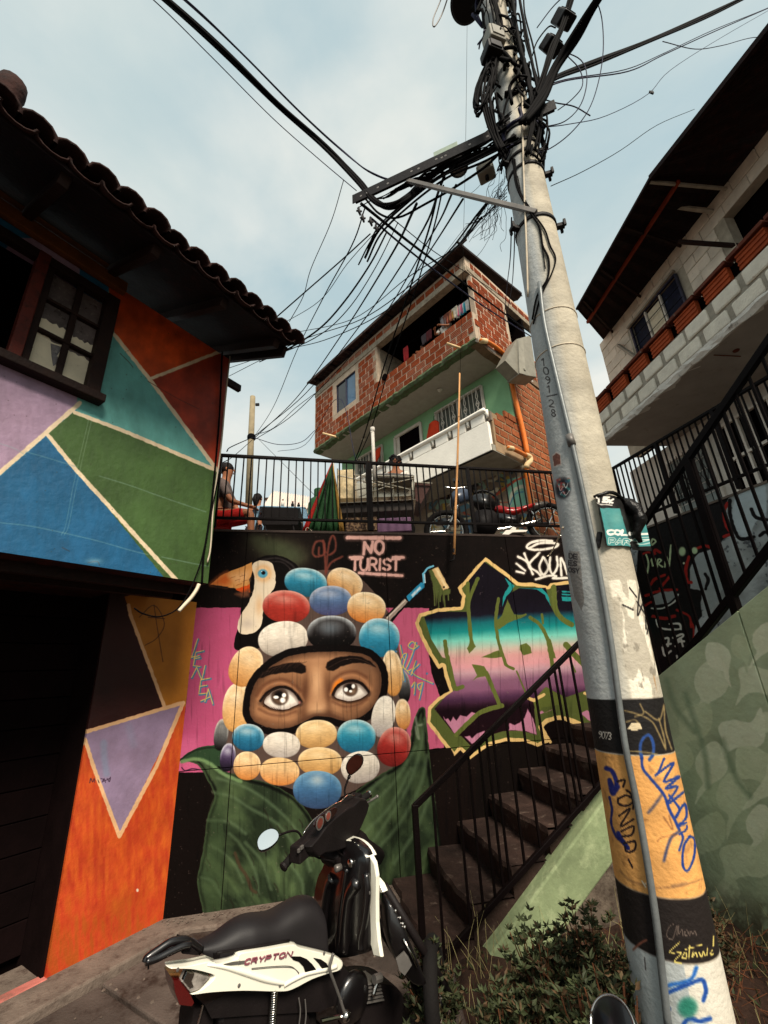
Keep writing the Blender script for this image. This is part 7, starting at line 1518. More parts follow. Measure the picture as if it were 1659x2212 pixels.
for i in range(15):   # cables lashed along the arm
    t0 = rng.uniform(-.05, .5); t1 = t0+rng.uniform(.25, .6); n_ = 6; P_ = [armpt(t0+(t1-t0)*j/n_, -.045+rng.normal(0, .014)-(.03 if 0 < j < n_ else 0)*rng.random(), -.045+rng.normal(0, .012)) for j in range(n_+1)]
    wire3('cable_end', P_, rng.choice([.004, .006, .009]), m_cable, 'short black cable lashed along the underside of the cross arm', 'cable', 'cables lashed along the cross arm', 4, 5)
for i in range(26):   # loose wires left of the pole below the arm
    x0, y0 = 1085+rng.uniform(-20, 10), 380+rng.uniform(-20, 60); P_ = [(x0, y0, 2.1)]
    for j in range(5): P_.append((P_[-1][0]-rng.uniform(-8, 26), P_[-1][1]+rng.uniform(4, 34), 2.1+.05*j))
    wire3('thin_wire', pxy(P_), .0016, m_cable if i % 3 else m_cableb, 'very thin loose wire in the snarl left of the pole below the arm', 'wire', 'snarl of thin wires left of the pole', 4, 5)
for i in range(5): wire3('thin_wire', pxy([(1000-12*i, 520+10*i, 4.5), (1030-6*i, 490, 3.5), (1060-4*i, 455+3*i, 2.6), (1095, 400+8*i, 2.15)]), .003, m_cable, 'thin wire from the junction snarl down to the brick house roof', 'wire', 'wires from the snarl to the brick roof')
G3_ = 'insulators hanging at the end of the cross arm'
for px_, py_ in ((783, 470), (800, 478), (812, 492), (775, 455)):
    r_ = empty('insulator', aty(px_, py_, yA), 'small black insulator clamp hanging at the end of the cross arm', 'insulator', G3_); c_ = aty(px_, py_, yA)
    MB().tube([c_+np.array([0, 0, .04]), c_, c_+np.array([.01, 0, -.05])], [.006, .014, .008], 8).build('body', m_dsteel, r_, smooth=True); MB().bar(c_+np.array([-.02, 0, .0]), c_+np.array([.025, 0, -.01]), .01, .01).build('bolt', m_dsteel, r_)
# poster wrapped on the pole -------------------------------------------------
def wrap(name, zrange, trange, m, parent, extra=.006, curl=0, n=26, res=(700, 700), canvas=None):
    V = []; F = []; UVs = []; nz_ = 14
    for j in range(nz_+1):
        z = zrange[0]+(zrange[1]-zrange[0])*j/nz_
        for i in range(n+1):
            t = trange[0]+(trange[1]-trange[0])*i/n; a = pax(z); e = extra + .006*abs(math.sin(9*t+7*z)) + curl*max(0, (i/n-.8)*5)**2*.10 + curl*max(0, (.12-i/n)*8)**2*.02
            V.append(a+np.array([math.sin(t), -math.cos(t), 0])*(prad(z)+e)); UVs.append((i/n, j/nz_))
    for j in range(nz_):
        for i in range(n): k_ = j*(n+1)+i; F.append((k_, k_+1, k_+n+2, k_+n+1))
    o = MB().add(V, F).build(name, m, parent, smooth=True); ul = o.data.uv_layers.new(name='UVMap')
    for p in o.data.polygons:
        for li in p.loop_indices: ul.data[li].uv = UVs[o.data.loops[li].vertex_index]
    return o
pz0, pz1 = polehit(1330, 1180)[2], polehit(1310, 1072)[2]; pt0, pt1 = -.22, 1.5
TT, Z2 = np.meshgrid(np.linspace(pt0, pt1, 700), np.linspace(pz0, pz1, 620))
R2 = np.vectorize(prad)(Z2[:, 0])[:, None]*np.ones_like(TT); A2 = pb0[None, None, :] + pdir*(((Z2-pb0[2])/pdir[2])[..., None]); PQ = A2 + np.stack([np.sin(TT), -np.cos(TT), 0*TT], -1)*(R2+.01)[..., None]
pcv = Canvas(PQ, (30, 28, 28))
pcv.c *= (.7+.7*fbm(pcv.x, pcv.y, 9, 3))[..., None]
pcv.poly([(260, 395), (430, 395), (520, 720), (320, 730), (290, 560)], (70, 138, 138), f=fG); pcv.glow(400, 480, 50, 60, (120, 168, 160), .5, f=fG); pcv.glow(440, 620, 70, 40, (50, 110, 116), .6, f=fG)
for P_ in letters('15', (222, 348), (52, -2), (4, -42), .2): pcv.stroke(P_, 5.0, (226, 222, 214), f=fG, curve=False)
for P_ in letters('K', (340, 350), (26, 0), (2, -28), .2): pcv.stroke(P_, 3.6, (226, 222, 214), f=fG, curve=False)
pcv.stroke([(225, 362), (362, 368)], 2.6, (190, 186, 180), f=fG, curve=False)
for P_ in letters('COLOR', (320, 612), (50, 2), (4, -38), .22): pcv.stroke(P_, 4.6, (226, 226, 220), f=fG, curve=False)
for P_ in letters('PARTY', (336, 686), (50, 3), (4, -40), .22): pcv.stroke(P_, 4.8, (222, 226, 220), f=fG, curve=False); pcv.stroke(P_, 2.8, (70, 138, 138), f=fG, curve=False)
for P_ in letters('ALBERCA', (238, 545), (0, -16), (-18, 0), .3): pcv.stroke(P_, 1.2, (170, 166, 160), f=fG, curve=False)
m_post = imgmat('poster_print', pcv, .5, .1, .15, 50)
poster = empty('torn_poster', pax((pz0+pz1)/2), 'torn black and teal party poster peeling off the pole', 'poster')
wrap('poster_sheet', (pz0, pz1), (pt0, pt1), m_post, poster, .008, 1.0)
m_blkpl = mat('blackplastic', (22, 20, 20), .35, var=.5, vscale=30, bump=.8, bscale=35)
zz_ = polehit(1325, 1072)[2]; P_ = [pax(zz_+.01*math.sin(5*t)) + np.array([math.sin(t), -math.cos(t), 0])*(prad(zz_)+.016) for t in np.linspace(-.25, 1.4, 14)]; MB().tube(P_, [.006+.004*abs(math.sin(i*1.7)) for i in range(14)], 7).build('black_strap', m_blkpl, poster, smooth=True)
P_ = [P_[-2], aty(1372, 1100, 1.93), aty(1382, 1122, 1.92), aty(1376, 1150, 1.93), aty(1384, 1172, 1.94)]; MB().tube(smoothpath(P_, 4), [.02, .028, .034, .03, .036, .03, .026, .03, .034, .028, .024, .022, .018, .016, .014, .012, .01][:len(smoothpath(P_, 4))], 8).build('hanging_plastic', m_blkpl, poster, smooth=True)
MB().tube([polehit(1296, 1150, .004), polehit(1291, 1182, .004)], .012, 4).build('poster_rag', m_blkpl, poster)
wire3('wire', [polehit(1216, 1140, .004), aty(1205, 1165, 3), M.hit(1190, 1195, .12), M.hit(1182, 1202, .02)], .006, m_wirew, 'short white cable end between the pole and the black mural band', 'cable')

coil = empty('cable_coil', aty(1047, 190, 1.9), 'thick hank of black cable hanging on the left side of the pole head', 'cable coil')
for i in range(13):
    c_ = aty(1047+rng.uniform(-6, 6), 190+rng.uniform(-8, 8), 1.86+.01*i); a_ = rng.uniform(.035, .065); h_ = rng.uniform(.20, .30); P_ = [c_+np.array([a_*math.cos(t)+.30*h_*math.sin(t), .02*math.sin(2*t+i), h_*math.sin(t)]) for t in np.linspace(0, 6.28, 18)]
    MB().tube(P_, .0075, 6).build('loop', m_cable, coil, smooth=True)
for j, (lab, P_, n_) in enumerate((('dense black cable run up the left side of the pole head', [(1085, 330, 1.88), (1062, 270, 1.88), (1050, 200, 1.88), (1066, 130, 1.88), (1076, 60, 1.88), (1060, -20, 1.85)], 7), ('dense black cable run up the right side of the pole head', [(1150, 330, 1.86), (1158, 250, 1.84), (1150, 170, 1.84), (1128, 90, 1.84), (1118, 20, 1.84), (1110, -40, 1.84)], 8), ('black cables fanning from the right cable run up to the splice boxes', [(1150, 230, 1.84), (1175, 160, 1.80), (1196, 100, 1.78), (1217, 50, 1.75), (1238, -20, 1.7)], 5), ('black cables sagging from the cross arm toward the pole centre', [(1120, 300, 1.84), (1040, 340, 2.0), (960, 380, 2.2), (880, 440, 2.45), (820, 500, 2.6), (790, 560, 2.8)], 5))):
    strands(lab, P_, [(rng.normal(0, .024), rng.normal(0, .024)) for _ in range(n_)], .0062)

# =================================================================== small motorcycle in front of the mural
BK_ = Plane((-.33, 2.6, 0), 48); hB = BK_.d.copy(); nB = BK_.n.copy()
if hB[0] < 0: hB = -hB
LS = Plane((-.27, 2.62, 0), 138)                       # leg shield: across the machine
HP = Plane((-.34, 2.6, 0), 30)                         # handlebar direction (steering turned)
m_bwhite = mat('bikewhite', (226, 222, 206), .22, var=.05, vscale=3, bump=.02, spec=.6, coat=.6)
m_bblack = mat('bikeblack', (12, 9, 10), .33, var=.2, bump=.02, spec=.5, coat=.4)
m_bmatte = mat('bikematte', (20, 15, 15), .6, var=.3, bump=.15, bscale=120)
m_seat = mat('seatvinyl', (16, 11, 13), .6, var=.2, bump=.06, bscale=200, spec=.45)
m_chrome = mat('chrome', (190, 186, 180), .16, metal=1, var=.1, bump=0)
m_rubber = mat('rubber', (18, 15, 14), .85, var=.3, bump=.3, bscale=90)
m_redlens = mat('redlens', (70, 10, 9), .15, var=.2, bump=0, spec=.8, coat=.5)
m_clear = mat('clearlens', (150, 142, 134), .12, var=.5, vscale=40, bump=.3, bscale=70, spec=.9, coat=.6)
m_mirror = mat('mirrorglass', (235, 240, 240), .03, metal=1, var=.02, bump=0)
m_dial = mat('dialface', (96, 48, 40), .3, var=.4, bump=0); m_grey = mat('bikegrey', (100, 96, 92), .3, metal=.3, bump=.05)
bike = empty('motorcycle', (-.4, 2.4, .03), 'small black and white motorcycle with a round left mirror parked in front of the mural', 'motorcycle')
def bp_(pl, f, pts, k=0): return [pl.hit(*f(*p), k) for p in pts]
def cu(pts, k=4): return closedpath(pts, k)
# side fairing, front part and tail part are one moulded panel
fa = [(168, 466), (230, 458), (300, 450), (430, 422), (475, 436), (600, 408), (625, 372), (800, 345), (965, 318), (1010, 338), (1150, 372), (1240, 400), (1285, 436), (1272, 480), (1200, 502), (1090, 540), (960, 606), (870, 618), (640, 612), (430, 622), (310, 636), (370, 606), (458, 522), (400, 492), (290, 468)]
fo = MB().puff(cu(bp_(BK_, fT, fa, .10), 3), nB*.035, .10, 5).build('side_fairing', m_bwhite, bike, smooth=False)
fo.data.polygons.foreach_set('use_smooth', [len(p.vertices) == 4 for p in fo.data.polygons])
MB().puff(bp_(BK_, fT, fa, -.16), -nB*.03, .12, 2).build('side_fairing', m_bwhite, bike)
def decal(name, f, pts, m, k, th=.002, curve=False):
    P_ = bp_(BK_, f, pts, k); P_ = cu(P_, 3) if curve else P_
    return MB().prism(P_, nB*th).build(name, m, fo if name != 'x' else bike)
KF = .136
# sculpted lower crease, dark swoosh, vents
MB().tube(smoothpath(bp_(BK_, fT, [(440, 470), (560, 486), (680, 520), (800, 560), (900, 584), (950, 590)], KF-.002), 5), [.004+.006*math.sin(math.pi*i/25) for i in range(26)], 8).build('fairing_crease', m_bwhite, fo, smooth=True)
MB().tube(smoothpath(bp_(BK_, fT, [(925, 600), (985, 565), (1060, 530), (1130, 512), (1215, 494), (1262, 478)], KF-.002), 5), .008, 8).build('fairing_crease', m_bwhite, fo, smooth=True)
decal('fairing_vent', fT, [(540, 466), (600, 450), (690, 440), (680, 462), (610, 470), (560, 474)], m_grey, KF)
decal('fairing_vent', fT, [(965, 415), (1030, 416), (1070, 432), (1105, 465), (1130, 500), (1060, 516), (1048, 480), (1020, 450), (985, 438)], m_bblack, KF)
decal('fairing_vent', fT, [(1112, 424), (1160, 434), (1195, 458), (1212, 488), (1168, 494), (1145, 460)], m_bblack, KF)
for off in (0, 8): MB().tube(smoothpath(bp_(BK_, fT, [(720, 492+off), (850, 480+off), (960, 478+off), (1000, 500), (1022, 530-off)], KF), 4), .0012, 5).build('fairing_line', m_grey, fo)
m_let = mat('lettering', (118, 66, 76), .35, var=.2, bump=0)
for P_ in letters('CRYPTON', (672, 470), (34, -6), (12, -34), .30):
    Q = bp_(BK_, fT, P_, KF+.001); MB().tube(Q, .0034, 5).build('letter_stroke', m_let, fo)
# tail lamp, signal
MB().puff(bp_(BK_, fT, [(166, 482), (292, 486), (262, 540), (300, 628), (285, 650), (205, 640), (176, 560)], .02), nB*.10, .12, 3).build('tail_lamp', m_redlens, bike)
MB().puff(bp_(BK_, fT, [(292, 486), (360, 500), (442, 526), (372, 606), (312, 626), (256, 556)], .10), nB*.03, .2, 3).build('turn_signal', m_clear, bike)
MB().puff(bp_(BK_, fT, [(300, 500), (350, 512), (330, 560), (345, 600), (318, 610), (275, 556)], .118), nB*.016, .2, 2).build('bulb_reflector', m_chrome, bike)
# seat: cross-section ribs lofted along the machine
top = [(332, 348), (400, 318), (500, 268), (620, 182), (720, 146), (850, 130), (950, 72), (1030, 32), (1100, 34), (1140, 84)]
bot = [(338, 352), (420, 385), (500, 398), (600, 385), (700, 362), (800, 348), (900, 330), (980, 322), (1080, 345), (1150, 360)]
V = []; F = []; ns = 12; T_ = smoothpath(bp_(BK_, fT, top, 0), 4); B_ = smoothpath(bp_(BK_, fT, bot, 0), 4); m_ = len(T_)
for i in range(m_):
    w = .092*min(1, .35+i/m_*1.6); t, bo = T_[i], B_[i]
    for j in range(ns+1):
        a = math.pi*j/ns; up = math.sin(a)**.5; V.append(bo*(1-up)+t*up + nB*(math.cos(a)*w))
for i in range(m_-1):
    for j in range(ns): k_ = i*(ns+1)+j; F.append((k_, k_+1, k_+ns+2, k_+ns+1))
F += [tuple(range(ns, -1, -1)), tuple((m_-1)*(ns+1)+j for j in range(ns+1))]
MB().add(V, F).build('seat', m_seat, bike, smooth=True, subd=1)
MB().tube(smoothpath(bp_(BK_, fT, [(500, 395), (640, 372), (800, 345), (960, 316)], .112), 4), .005, 6).build('seat_piping', m_bmatte, bike, smooth=True)
MB().tube(smoothpath(bp_(BK_, fT, [(48, 448), (60, 425), (130, 375), (210, 325), (300, 312), (345, 335), (400, 380)], .05), 5), .014, 8).build('grab_rail', m_bblack, bike, smooth=True)
MB().tube(smoothpath(bp_(BK_, fT, [(50, 452), (120, 430), (200, 390), (290, 350), (330, 345)], .07), 5), .012, 8).build('grab_rail', m_bblack, bike, smooth=True)
MB().tube(smoothpath(bp_(BK_, fT, [(48, 448), (130, 420), (230, 360), (330, 345)], -.10), 5), .014, 8).build('grab_rail', m_bblack, bike, smooth=True)
for p_ in ([(480, 398), (580, 398), (575, 432), (482, 436)], [(300, 340), (380, 370), (380, 410), (280, 400)]): MB().prism(bp_(BK_, fT, p_, .06), nB*-.1).build('seat_bracket', m_bmatte, bike)
MB().tube(bp_(BK_, fT, [(64, 455), (64, 498)], .06), .003, 5).build('strap_end', m_rubber, bike)
# black body under the seat, rear mudguard, number holder
MB().puff(bp_(BK_, fT, [(560, 395), (960, 320), (1150, 360), (1270, 440), (1260, 520), (1000, 620), (560, 630), (320, 640), (280, 560), (500, 460)], -.12), nB*.21, .08, 2).build('body_frame', m_bmatte, bike)
MB().puff(bp_(BK_, fT, [(285, 640), (420, 632), (400, 760), (380, 900), (250, 900), (262, 760)], -.06), nB*.12, .1, 2).build('rear_mudguard', m_bmatte, bike)
MB().tube(bp_(BK_, fT, [(412, 725), (380, 850)], .08), .004, 6).build('stay', m_chrome, bike)
# wheels with rims, spokes, tyre
def wheel(c, axis, R, name='wheel'):
    axis = nrm(axis); w = MB(); u = nrm(np.cross(axis, (0, 0, 1))); v = np.cross(u, axis)
    ring = lambda r, n_=36: [c + (u*math.cos(2*math.pi*i/n_)+v*math.sin(2*math.pi*i/n_))*r for i in range(n_+1)]
    o = w.tube(ring(R-.035), .036, 10, cap=False).build(name, m_rubber, bike, smooth=True)
    MB().tube(ring(R-.07), .012, 8, cap=False).build('rim', m_chrome, o, smooth=True)
    MB().lathe(c-axis*.05, axis, [(.03, 0), (.045, .02), (.045, .08), (.03, .10)], 16).build('hub', m_grey, o, smooth=True)
    s = MB()
    for i in range(18):
        a = 2*math.pi*i/18; s.tube([c+axis*(.04 if i % 2 else -.04)+(u*math.cos(a)+v*math.sin(a))*.04, c+(u*math.cos(a+.3)+v*math.sin(a+.3))*(R-.075)], .0018, 4)
    s.build('spokes', m_chrome, o); return o
cr_ = BK_.hit(*fT(760, 1010), 0); wheel(cr_, nB, .27)
# shock absorber (bright spring)
sp = bp_(BK_, fT, [(865, 620), (850, 860)], .12); MB().tube(sp, .010, 8).build('shock_rod', m_chrome, bike)
d_ = sp[1]-sp[0]; b = MB(); e1 = nrm(np.cross(d_, nB)); b.tube([sp[0]+d_*t+(nB*math.cos(t*100)+e1*math.sin(t*100))*.013 for t in np.linspace(0, 1, 240)], .003, 4); b.build('shock_spring', m_chrome, bike, smooth=True)
# chain cover arcs and swing arm
MB().puff(cu(bp_(BK_, fT, [(500, 760), (640, 680), (900, 660), (1040, 720), (1060, 900), (560, 920)], .05), 3), nB*.03, .2, 2).build('chain_cover', m_bmatte, bike)
for P_ in ([(1020, 680), (1030, 760), (1022, 850)], [(1060, 690), (1066, 780), (1060, 850)]): MB().tube(smoothpath(bp_(BK_, fT, P_, .115), 4), .003, 5).build('cable', m_grey, bike)
# engine with fins, crankcase, exhaust
eng = MB().puff(cu(bp_(BK_, fQ, [(850, 1800), (960, 1760), (1110, 1790), (1180, 1900), (1160, 2050), (1100, 2260), (860, 2260), (820, 2000)], -.08), 3), nB*.17, .15, 3).build('engine', m_bmatte, bike)
for i in range(6): MB().prism(bp_(BK_, fQ, [(870+6*i, 1830+26*i), (1040+6*i, 1800+26*i), (1044+6*i, 1812+26*i), (874+6*i, 1842+26*i)], .0), nB*.11).build('cooling_fin', m_grey, eng)
MB().lathe(BK_.hit(*fQ(930, 1990), .08), nB, [(.085, 0), (.09, .015), (.075, .035), (.03, .04)], 24).build('crankcase_cover', m_bblack, bike, smooth=True)
MB().tube(smoothpath(bp_(BK_, fQ, [(1000, 1840), (1030, 1900), (1010, 2000), (1030, 2080)], .10), 4), .010, 8).build('exhaust_bend', mat('rustpipe', (110, 62, 36), .5, metal=.5, bump=.2), bike, smooth=True)
MB().tube(smoothpath(bp_(BK_, fQ, [(1165, 1850), (1130, 1900), (1100, 2000)], .13), 4), .009, 8).build('foot_peg', m_chrome, bike, smooth=True)
MB().tube(bp_(BK_, fQ, [(1108, 1868), (1160, 1850)], .13), .018, 8).build('peg_rubber', m_grey, bike)
MB().tube(smoothpath(bp_(BK_, fQ, [(795, 1665), (778, 1720), (766, 1790), (800, 1890), (840, 2000), (872, 2100), (890, 2140)], .17), 4), .0065, 8).build('kick_lever', m_grey, bike, smooth=True)
MB().sph(BK_.hit(*fQ(892, 2150), .17), .02, 10, 8).build('lever_joint', m_chrome, bike, smooth=True)
MB().tube(bp_(BK_, fQ, [(886, 2148), (760, 2176), (700, 2190)], .16), .008, 8).build('brake_pedal', m_chrome, bike)
# leg shield: inner black panel with raised centre tunnel, white outer edge
inn = [(760, 990), (725, 1060), (698, 1200), (682, 1400), (688, 1600), (760, 1650), (900, 1680), (1060, 1650), (1110, 1600), (1105, 1300), (1110, 1050), (1100, 900), (1040, 815), (960, 775), (860, 800), (800, 900)]
MB().puff(cu(bp_(LS, fQ, inn, 0), 3), LS.n*.045, .05, 3).build('leg_shield', m_bblack, bike, smooth=True)
for P_, r in (([(900, 1010), (880, 1150), (850, 1350), (835, 1550), (830, 1660)], .014), ([(985, 1110), (930, 1200), (905, 1350), (890, 1500), (880, 1650)], .03), ([(1045, 1050), (1060, 1200), (1040, 1400), (1010, 1550), (1010, 1640)], .016), ([(790, 1080), (760, 1150), (730, 1350), (715, 1560)], .026)):
    MB().tube(smoothpath(bp_(LS, fQ, P_, .045), 5), r, 12).build('shield_rib', m_bblack, bike, smooth=True)
MB().lathe(LS.hit(*fQ(718, 1420), .07), LS.n, [(.012, 0), (.012, .004), (.008, .005)], 12).build('plug', m_rubber, bike)
we = [(1100, 895), (1135, 960), (1152, 1060), (1150, 1250), (1152, 1420), (1165, 1560), (1186, 1692), (1130, 1680), (1112, 1610), (1084, 1560), (1088, 1400), (1090, 1200), (1104, 1040)]
MB().puff(bp_(LS, fQ, we, .0), LS.n*.02, .10, 3).build('shield_edge', m_bwhite, bike, bevel=.003)
MB().puff(cu(bp_(LS, fQ, [(900, 752), (960, 762), (1030, 785), (1090, 835), (1132, 905), (1098, 884), (1040, 826), (960, 778), (905, 768)], -.02), 2), LS.n*.06, .1, 2).build('shield_cap', m_bwhite, bike, bevel=.003)
MB().puff(bp_(LS, fQ, [(1155, 1078), (1190, 1120), (1216, 1180), (1200, 1188), (1160, 1150)], -.08), LS.n*.03, .1, 2).build('front_fender_tip', m_bwhite, bike, bevel=.002)
MB().lathe(LS.hit(*fQ(935, 965), .05), LS.n, [(.018, 0), (.018, .012), (.012, .014)], 16).build('ignition_lock', m_chrome, bike, smooth=True)
MB().lathe(LS.hit(*fQ(850, 1000), .05), LS.n, [(.016, 0), (.016, .03), (.01, .034)], 12).build('bag_hook', m_grey, bike, smooth=True)
# neck between leg shield and bars
MB().puff(cu(bp_(HP, fQ, [(700, 880), (760, 760), (900, 690), (960, 760), (1060, 830), (1090, 900), (1000, 1010), (760, 1000), (690, 930)], -.05), 2), HP.n*.10, .15, 3).build('steering_cover', m_bmatte, bike, smooth=True)
# headset and dials
hs = [(628, 662), (700, 600), (800, 526), (850, 505), (905, 456), (955, 456), (982, 500), (965, 560), (925, 650), (885, 730), (850, 800), (760, 850), (690, 870), (600, 885), (556, 915), (505, 872), (490, 830), (560, 752)]
MB().puff(bp_(HP, fQ, hs, .0), HP.n*.09, .16, 4).build('headset', m_bmatte, bike, bevel=.004)
MB().puff(cu(bp_(HP, fQ, [(640, 690), (650, 640), (700, 590), (800, 540), (822, 555), (790, 610), (720, 665), (680, 695)], .095), 3), HP.n*.008, .2, 2).build('dial_glass', mat('dialglass', (30, 10, 10), .08, bump=0, spec=.8), bike)
def disc(pl, f, c, r, k, m, name, par, sx=1.0):
    P0 = pl.hit(*f(*c), k); e1 = pl.d; e2 = np.array([0, 0, 1]); a = math.radians(42); e1, e2 = e1*math.cos(a)+e2*math.sin(a), -e1*math.sin(a)+e2*math.cos(a)
    return MB().prism([P0+e1*r*sx*math.cos(t)+e2*r*math.sin(t) for t in np.linspace(0, 2*math.pi, 20, endpoint=False)], pl.n*.004).build(name, m, par)
for c, r in (((688, 662), .024), ((752, 608), .018)): disc(HP, fQ, c, r, .103, m_grey, 'dial_ring', bike, 1.2); disc(HP, fQ, c, r*.72, .105, m_dial, 'dial', bike, 1.2)
# bars, grips, levers, switch pods
gN, gF = aty(613, 1872, 2.35), aty(797, 1716, 2.85)
pN, pF = aty(*fQ(500, 888), 2.40), aty(*fQ(985, 492), 2.80)
MB().tube([gN, pN], .017, 12).build('grip', m_rubber, bike, smooth=True); MB().lathe(gN, gN-pN, [(.02, -.004), (.02, .006), (.012, .01)], 12).build('grip_end', m_bmatte, bike)
MB().tube([gF, pF], .017, 12).build('grip', m_rubber, bike, smooth=True); MB().lathe(gF, gF-pF, [(.02, -.004), (.02, .006), (.012, .01)], 12).build('grip_end', m_chrome, bike)
MB().tube([pN, pF], .013, 10).build('handlebar', m_bmatte, bike, smooth=True)
MB().tube(smoothpath([pF+np.array([0, .03, -.03]), aty(*fQ(1060, 500), 2.86), aty(*fQ(1130, 460), 2.92)], 4), .006, 8).sph(aty(*fQ(1132, 458), 2.92), .010, 8, 6).build('brake_lever', m_grey, bike, smooth=True)
for c_, s_ in ((aty(*fQ(548, 868), 2.36), .032), (aty(*fQ(945, 505), 2.76), .032)): MB().box(c_, (gF-gN, HP.n, (0, 0, 1)), s_*1.3, s_, s_).build('switch_pod', m_bmatte, bike, bevel=.006)
for c_ in (aty(*fQ(530, 872), 2.31), aty(*fQ(550, 850), 2.31)): MB().box(c_, (gF-gN, HP.n, (0, 0, 1)), .008, .006, .007).build('switch', m_grey, bike, bevel=.002)
MB().tube(smoothpath(pxy([(*fQ(985, 560), 2.8), (*fQ(998, 590), 2.82), (*fQ(985, 610), 2.82), (*fQ(930, 622), 2.75)]), 4), .004, 6).build('brake_hose', m_bmatte, bike, smooth=True)
# mirrors
lm = [(205, 812), (222, 762), (262, 722), (312, 704), (355, 716), (375, 752), (366, 795), (320, 842), (262, 872), (220, 870)]
MPl = HP.off(.0)
LMZ = sum(bp_(MPl, fQ, lm, 0))[2]/len(lm)
LC = MPl.hit(*fQ(290, 790)); LN = nrm(np.array([.42, -1.45, 1.15]))
def hpl(px, py, c, n): r = ray(px, py); return CAM + r*((c-CAM) @ n)/(r @ n)
mo = MB().puff(cu([hpl(*fQ(*p), LC, LN) for p in lm], 2), -LN*.03, .3, 3).build('mirror', m_bblack, bike, smooth=True)
tilt_up = nrm(MPl.n + np.array([0, 0, .9]))
mg = bp_(MPl, fQ, [(209, 812), (226, 765), (264, 727), (312, 709), (352, 720), (371, 753), (362, 793), (318, 838), (262, 867), (223, 865)], .0); mg = [hpl(*fQ(*p), LC+LN*.003, LN) for p in ((209, 812), (226, 765), (264, 727), (312, 709), (352, 720), (371, 753), (362, 793), (318, 838), (262, 867), (223, 865))]
MB().prism(cu(mg, 2), LN*.003).build('mirror_glass', m_mirror, mo)
MB().tube(smoothpath(bp_(MPl, fQ, [(372, 756), (430, 735), (480, 722), (520, 730), (545, 765), (555, 800)], -.01), 4), .005, 8).build('mirror_stem', m_bmatte, bike, smooth=True)
FP = HP.off(-.10)
rm = [(890, 242), (902, 190), (940, 145), (985, 126), (1018, 142), (1028, 182), (1008, 232), (960, 276), (918, 295)]
mo = MB().puff(cu([aty(*fQ(*p), 2.72) for p in rm], 2), np.array([.0, .03, 0]), .3, 3).build('mirror', m_bblack, bike, smooth=True)
MB().prism(cu([aty(*fQ(*((p[0]-958)*.88+958, (p[1]-208)*.88+208)), 2.718) for p in rm], 2), np.array([0, -.002, 0])).build('mirror_glass', mat('mirrordark', (120, 70, 60), .04, metal=1, var=.3, bump=0), mo)
MB().prism([aty(*fQ(*p), 2.714) for p in ((930, 200), (955, 160), (982, 240), (968, 255))], np.array([0, -.001, 0])).build('mirror_reflection', mat('mirrorpatch', (214, 204, 190), .2, bump=0), mo) if False else None
MB().tube(smoothpath([aty(*fQ(*p), 2.73) for p in ((918, 295), (905, 330), (882, 400), (884, 440), (898, 495))], 4), .0055, 8).tube([aty(*fQ(919, 295), 2.73), aty(*fQ(912, 318), 2.73)], .009, 8).build('mirror_stem', m_bmatte, bike, smooth=True)
# front fork, fender and wheel
cw = np.array([.14, 2.74, .22]); ax_ = nrm(np.array([.97, -.16, .05])); wheel(cw, ax_, .215)
fk0 = aty(*fQ(1080, 1150), 2.6)
for s_ in (-.07, .07): MB().tube([fk0+ax_*s_, cw+ax_*s_], .019, 10).build('fork_leg', m_bmatte, bike, smooth=True)
fp = [(1160, 1180), (1215, 1230), (1290, 1370), (1350, 1520), (1430, 1720), (1470, 1830), (1400, 1850), (1330, 1800), (1250, 1680), (1180, 1500), (1150, 1300)]
MB().puff(cu([aty(*fQ(*p), 2.55) for p in fp], 2), np.array([.03, -.09, 0]), .3, 4).build('front_fender', m_bblack, bike, smooth=True)
MB().puff([aty(*fQ(*p), 2.45) for p in ((1275, 1702), (1338, 1645), (1372, 1690), (1400, 1752), (1345, 1832), (1300, 1790))], np.array([.0, -.012, 0]), .15, 2).build('fender_panel', m_grey, bike)
MB().tube([aty(*fQ(1335, 1555), 2.45), aty(*fQ(1390, 1660), 2.45), aty(*fQ(1440, 1770), 2.45)], .0045, 6).build('chrome_strip', m_chrome, bike, smooth=True)
for q in ((1330, 1440), (1310, 1395), (1345, 1465), (1275, 1340)): MB().sph(aty(*fQ(*q), 2.46), .007, 6, 5).build('bolt', m_chrome, bike)
# side stand
MB().tube([BK_.hit(*fT(1000, 700), -.1), np.array([-.35, 2.75, .06])], .011, 8).build('side_stand', m_bmatte, bike)
# mirror of another machine at the bottom edge of the picture
om = empty('motorcycle_mirror', aty(1325, 2200, 1.25), 'round chrome rimmed mirror poking up at the bottom edge beside the pole foot', 'mirror')
c_ = aty(1325, 2222, 1.25); nn_ = nrm(np.array([-.75, -.5, .75])); MB().lathe(c_-nn_*.03, nn_, [(.02, -.02), (.045, .0), (.052, .022), (.053, .03), (.048, .033)], 36).build('shell', m_bblack, om, smooth=True)
MB().lathe(c_, nn_, [(.048, .0), (.048, .002), (.0, .0021)], 36).build('mirror_glass', m_mirror, om)
e_ = nrm(np.cross(nn_, (0, 0, 1))); f_ = np.cross(e_, nn_); MB().tube([c_+nn_*.003+(e_*math.cos(t)+f_*math.sin(t))*.050 for t in np.linspace(0, 2*math.pi, 40)], .0028, 6).build('rim', m_chrome, om, smooth=True)
MB().tube([c_-nn_*.03, c_+np.array([.03, .02, -.25]), c_+np.array([.05, .05, -.6])], .006, 8).build('stem', m_chrome, om, smooth=True)

MB().tube(smoothpath(bp_(HP, fQ, [(560, 745), (628, 655), (700, 592), (800, 520), (850, 498), (905, 450), (955, 452)], .05), 4), .004, 6).build('headset_edge', m_chrome, bike, smooth=True)

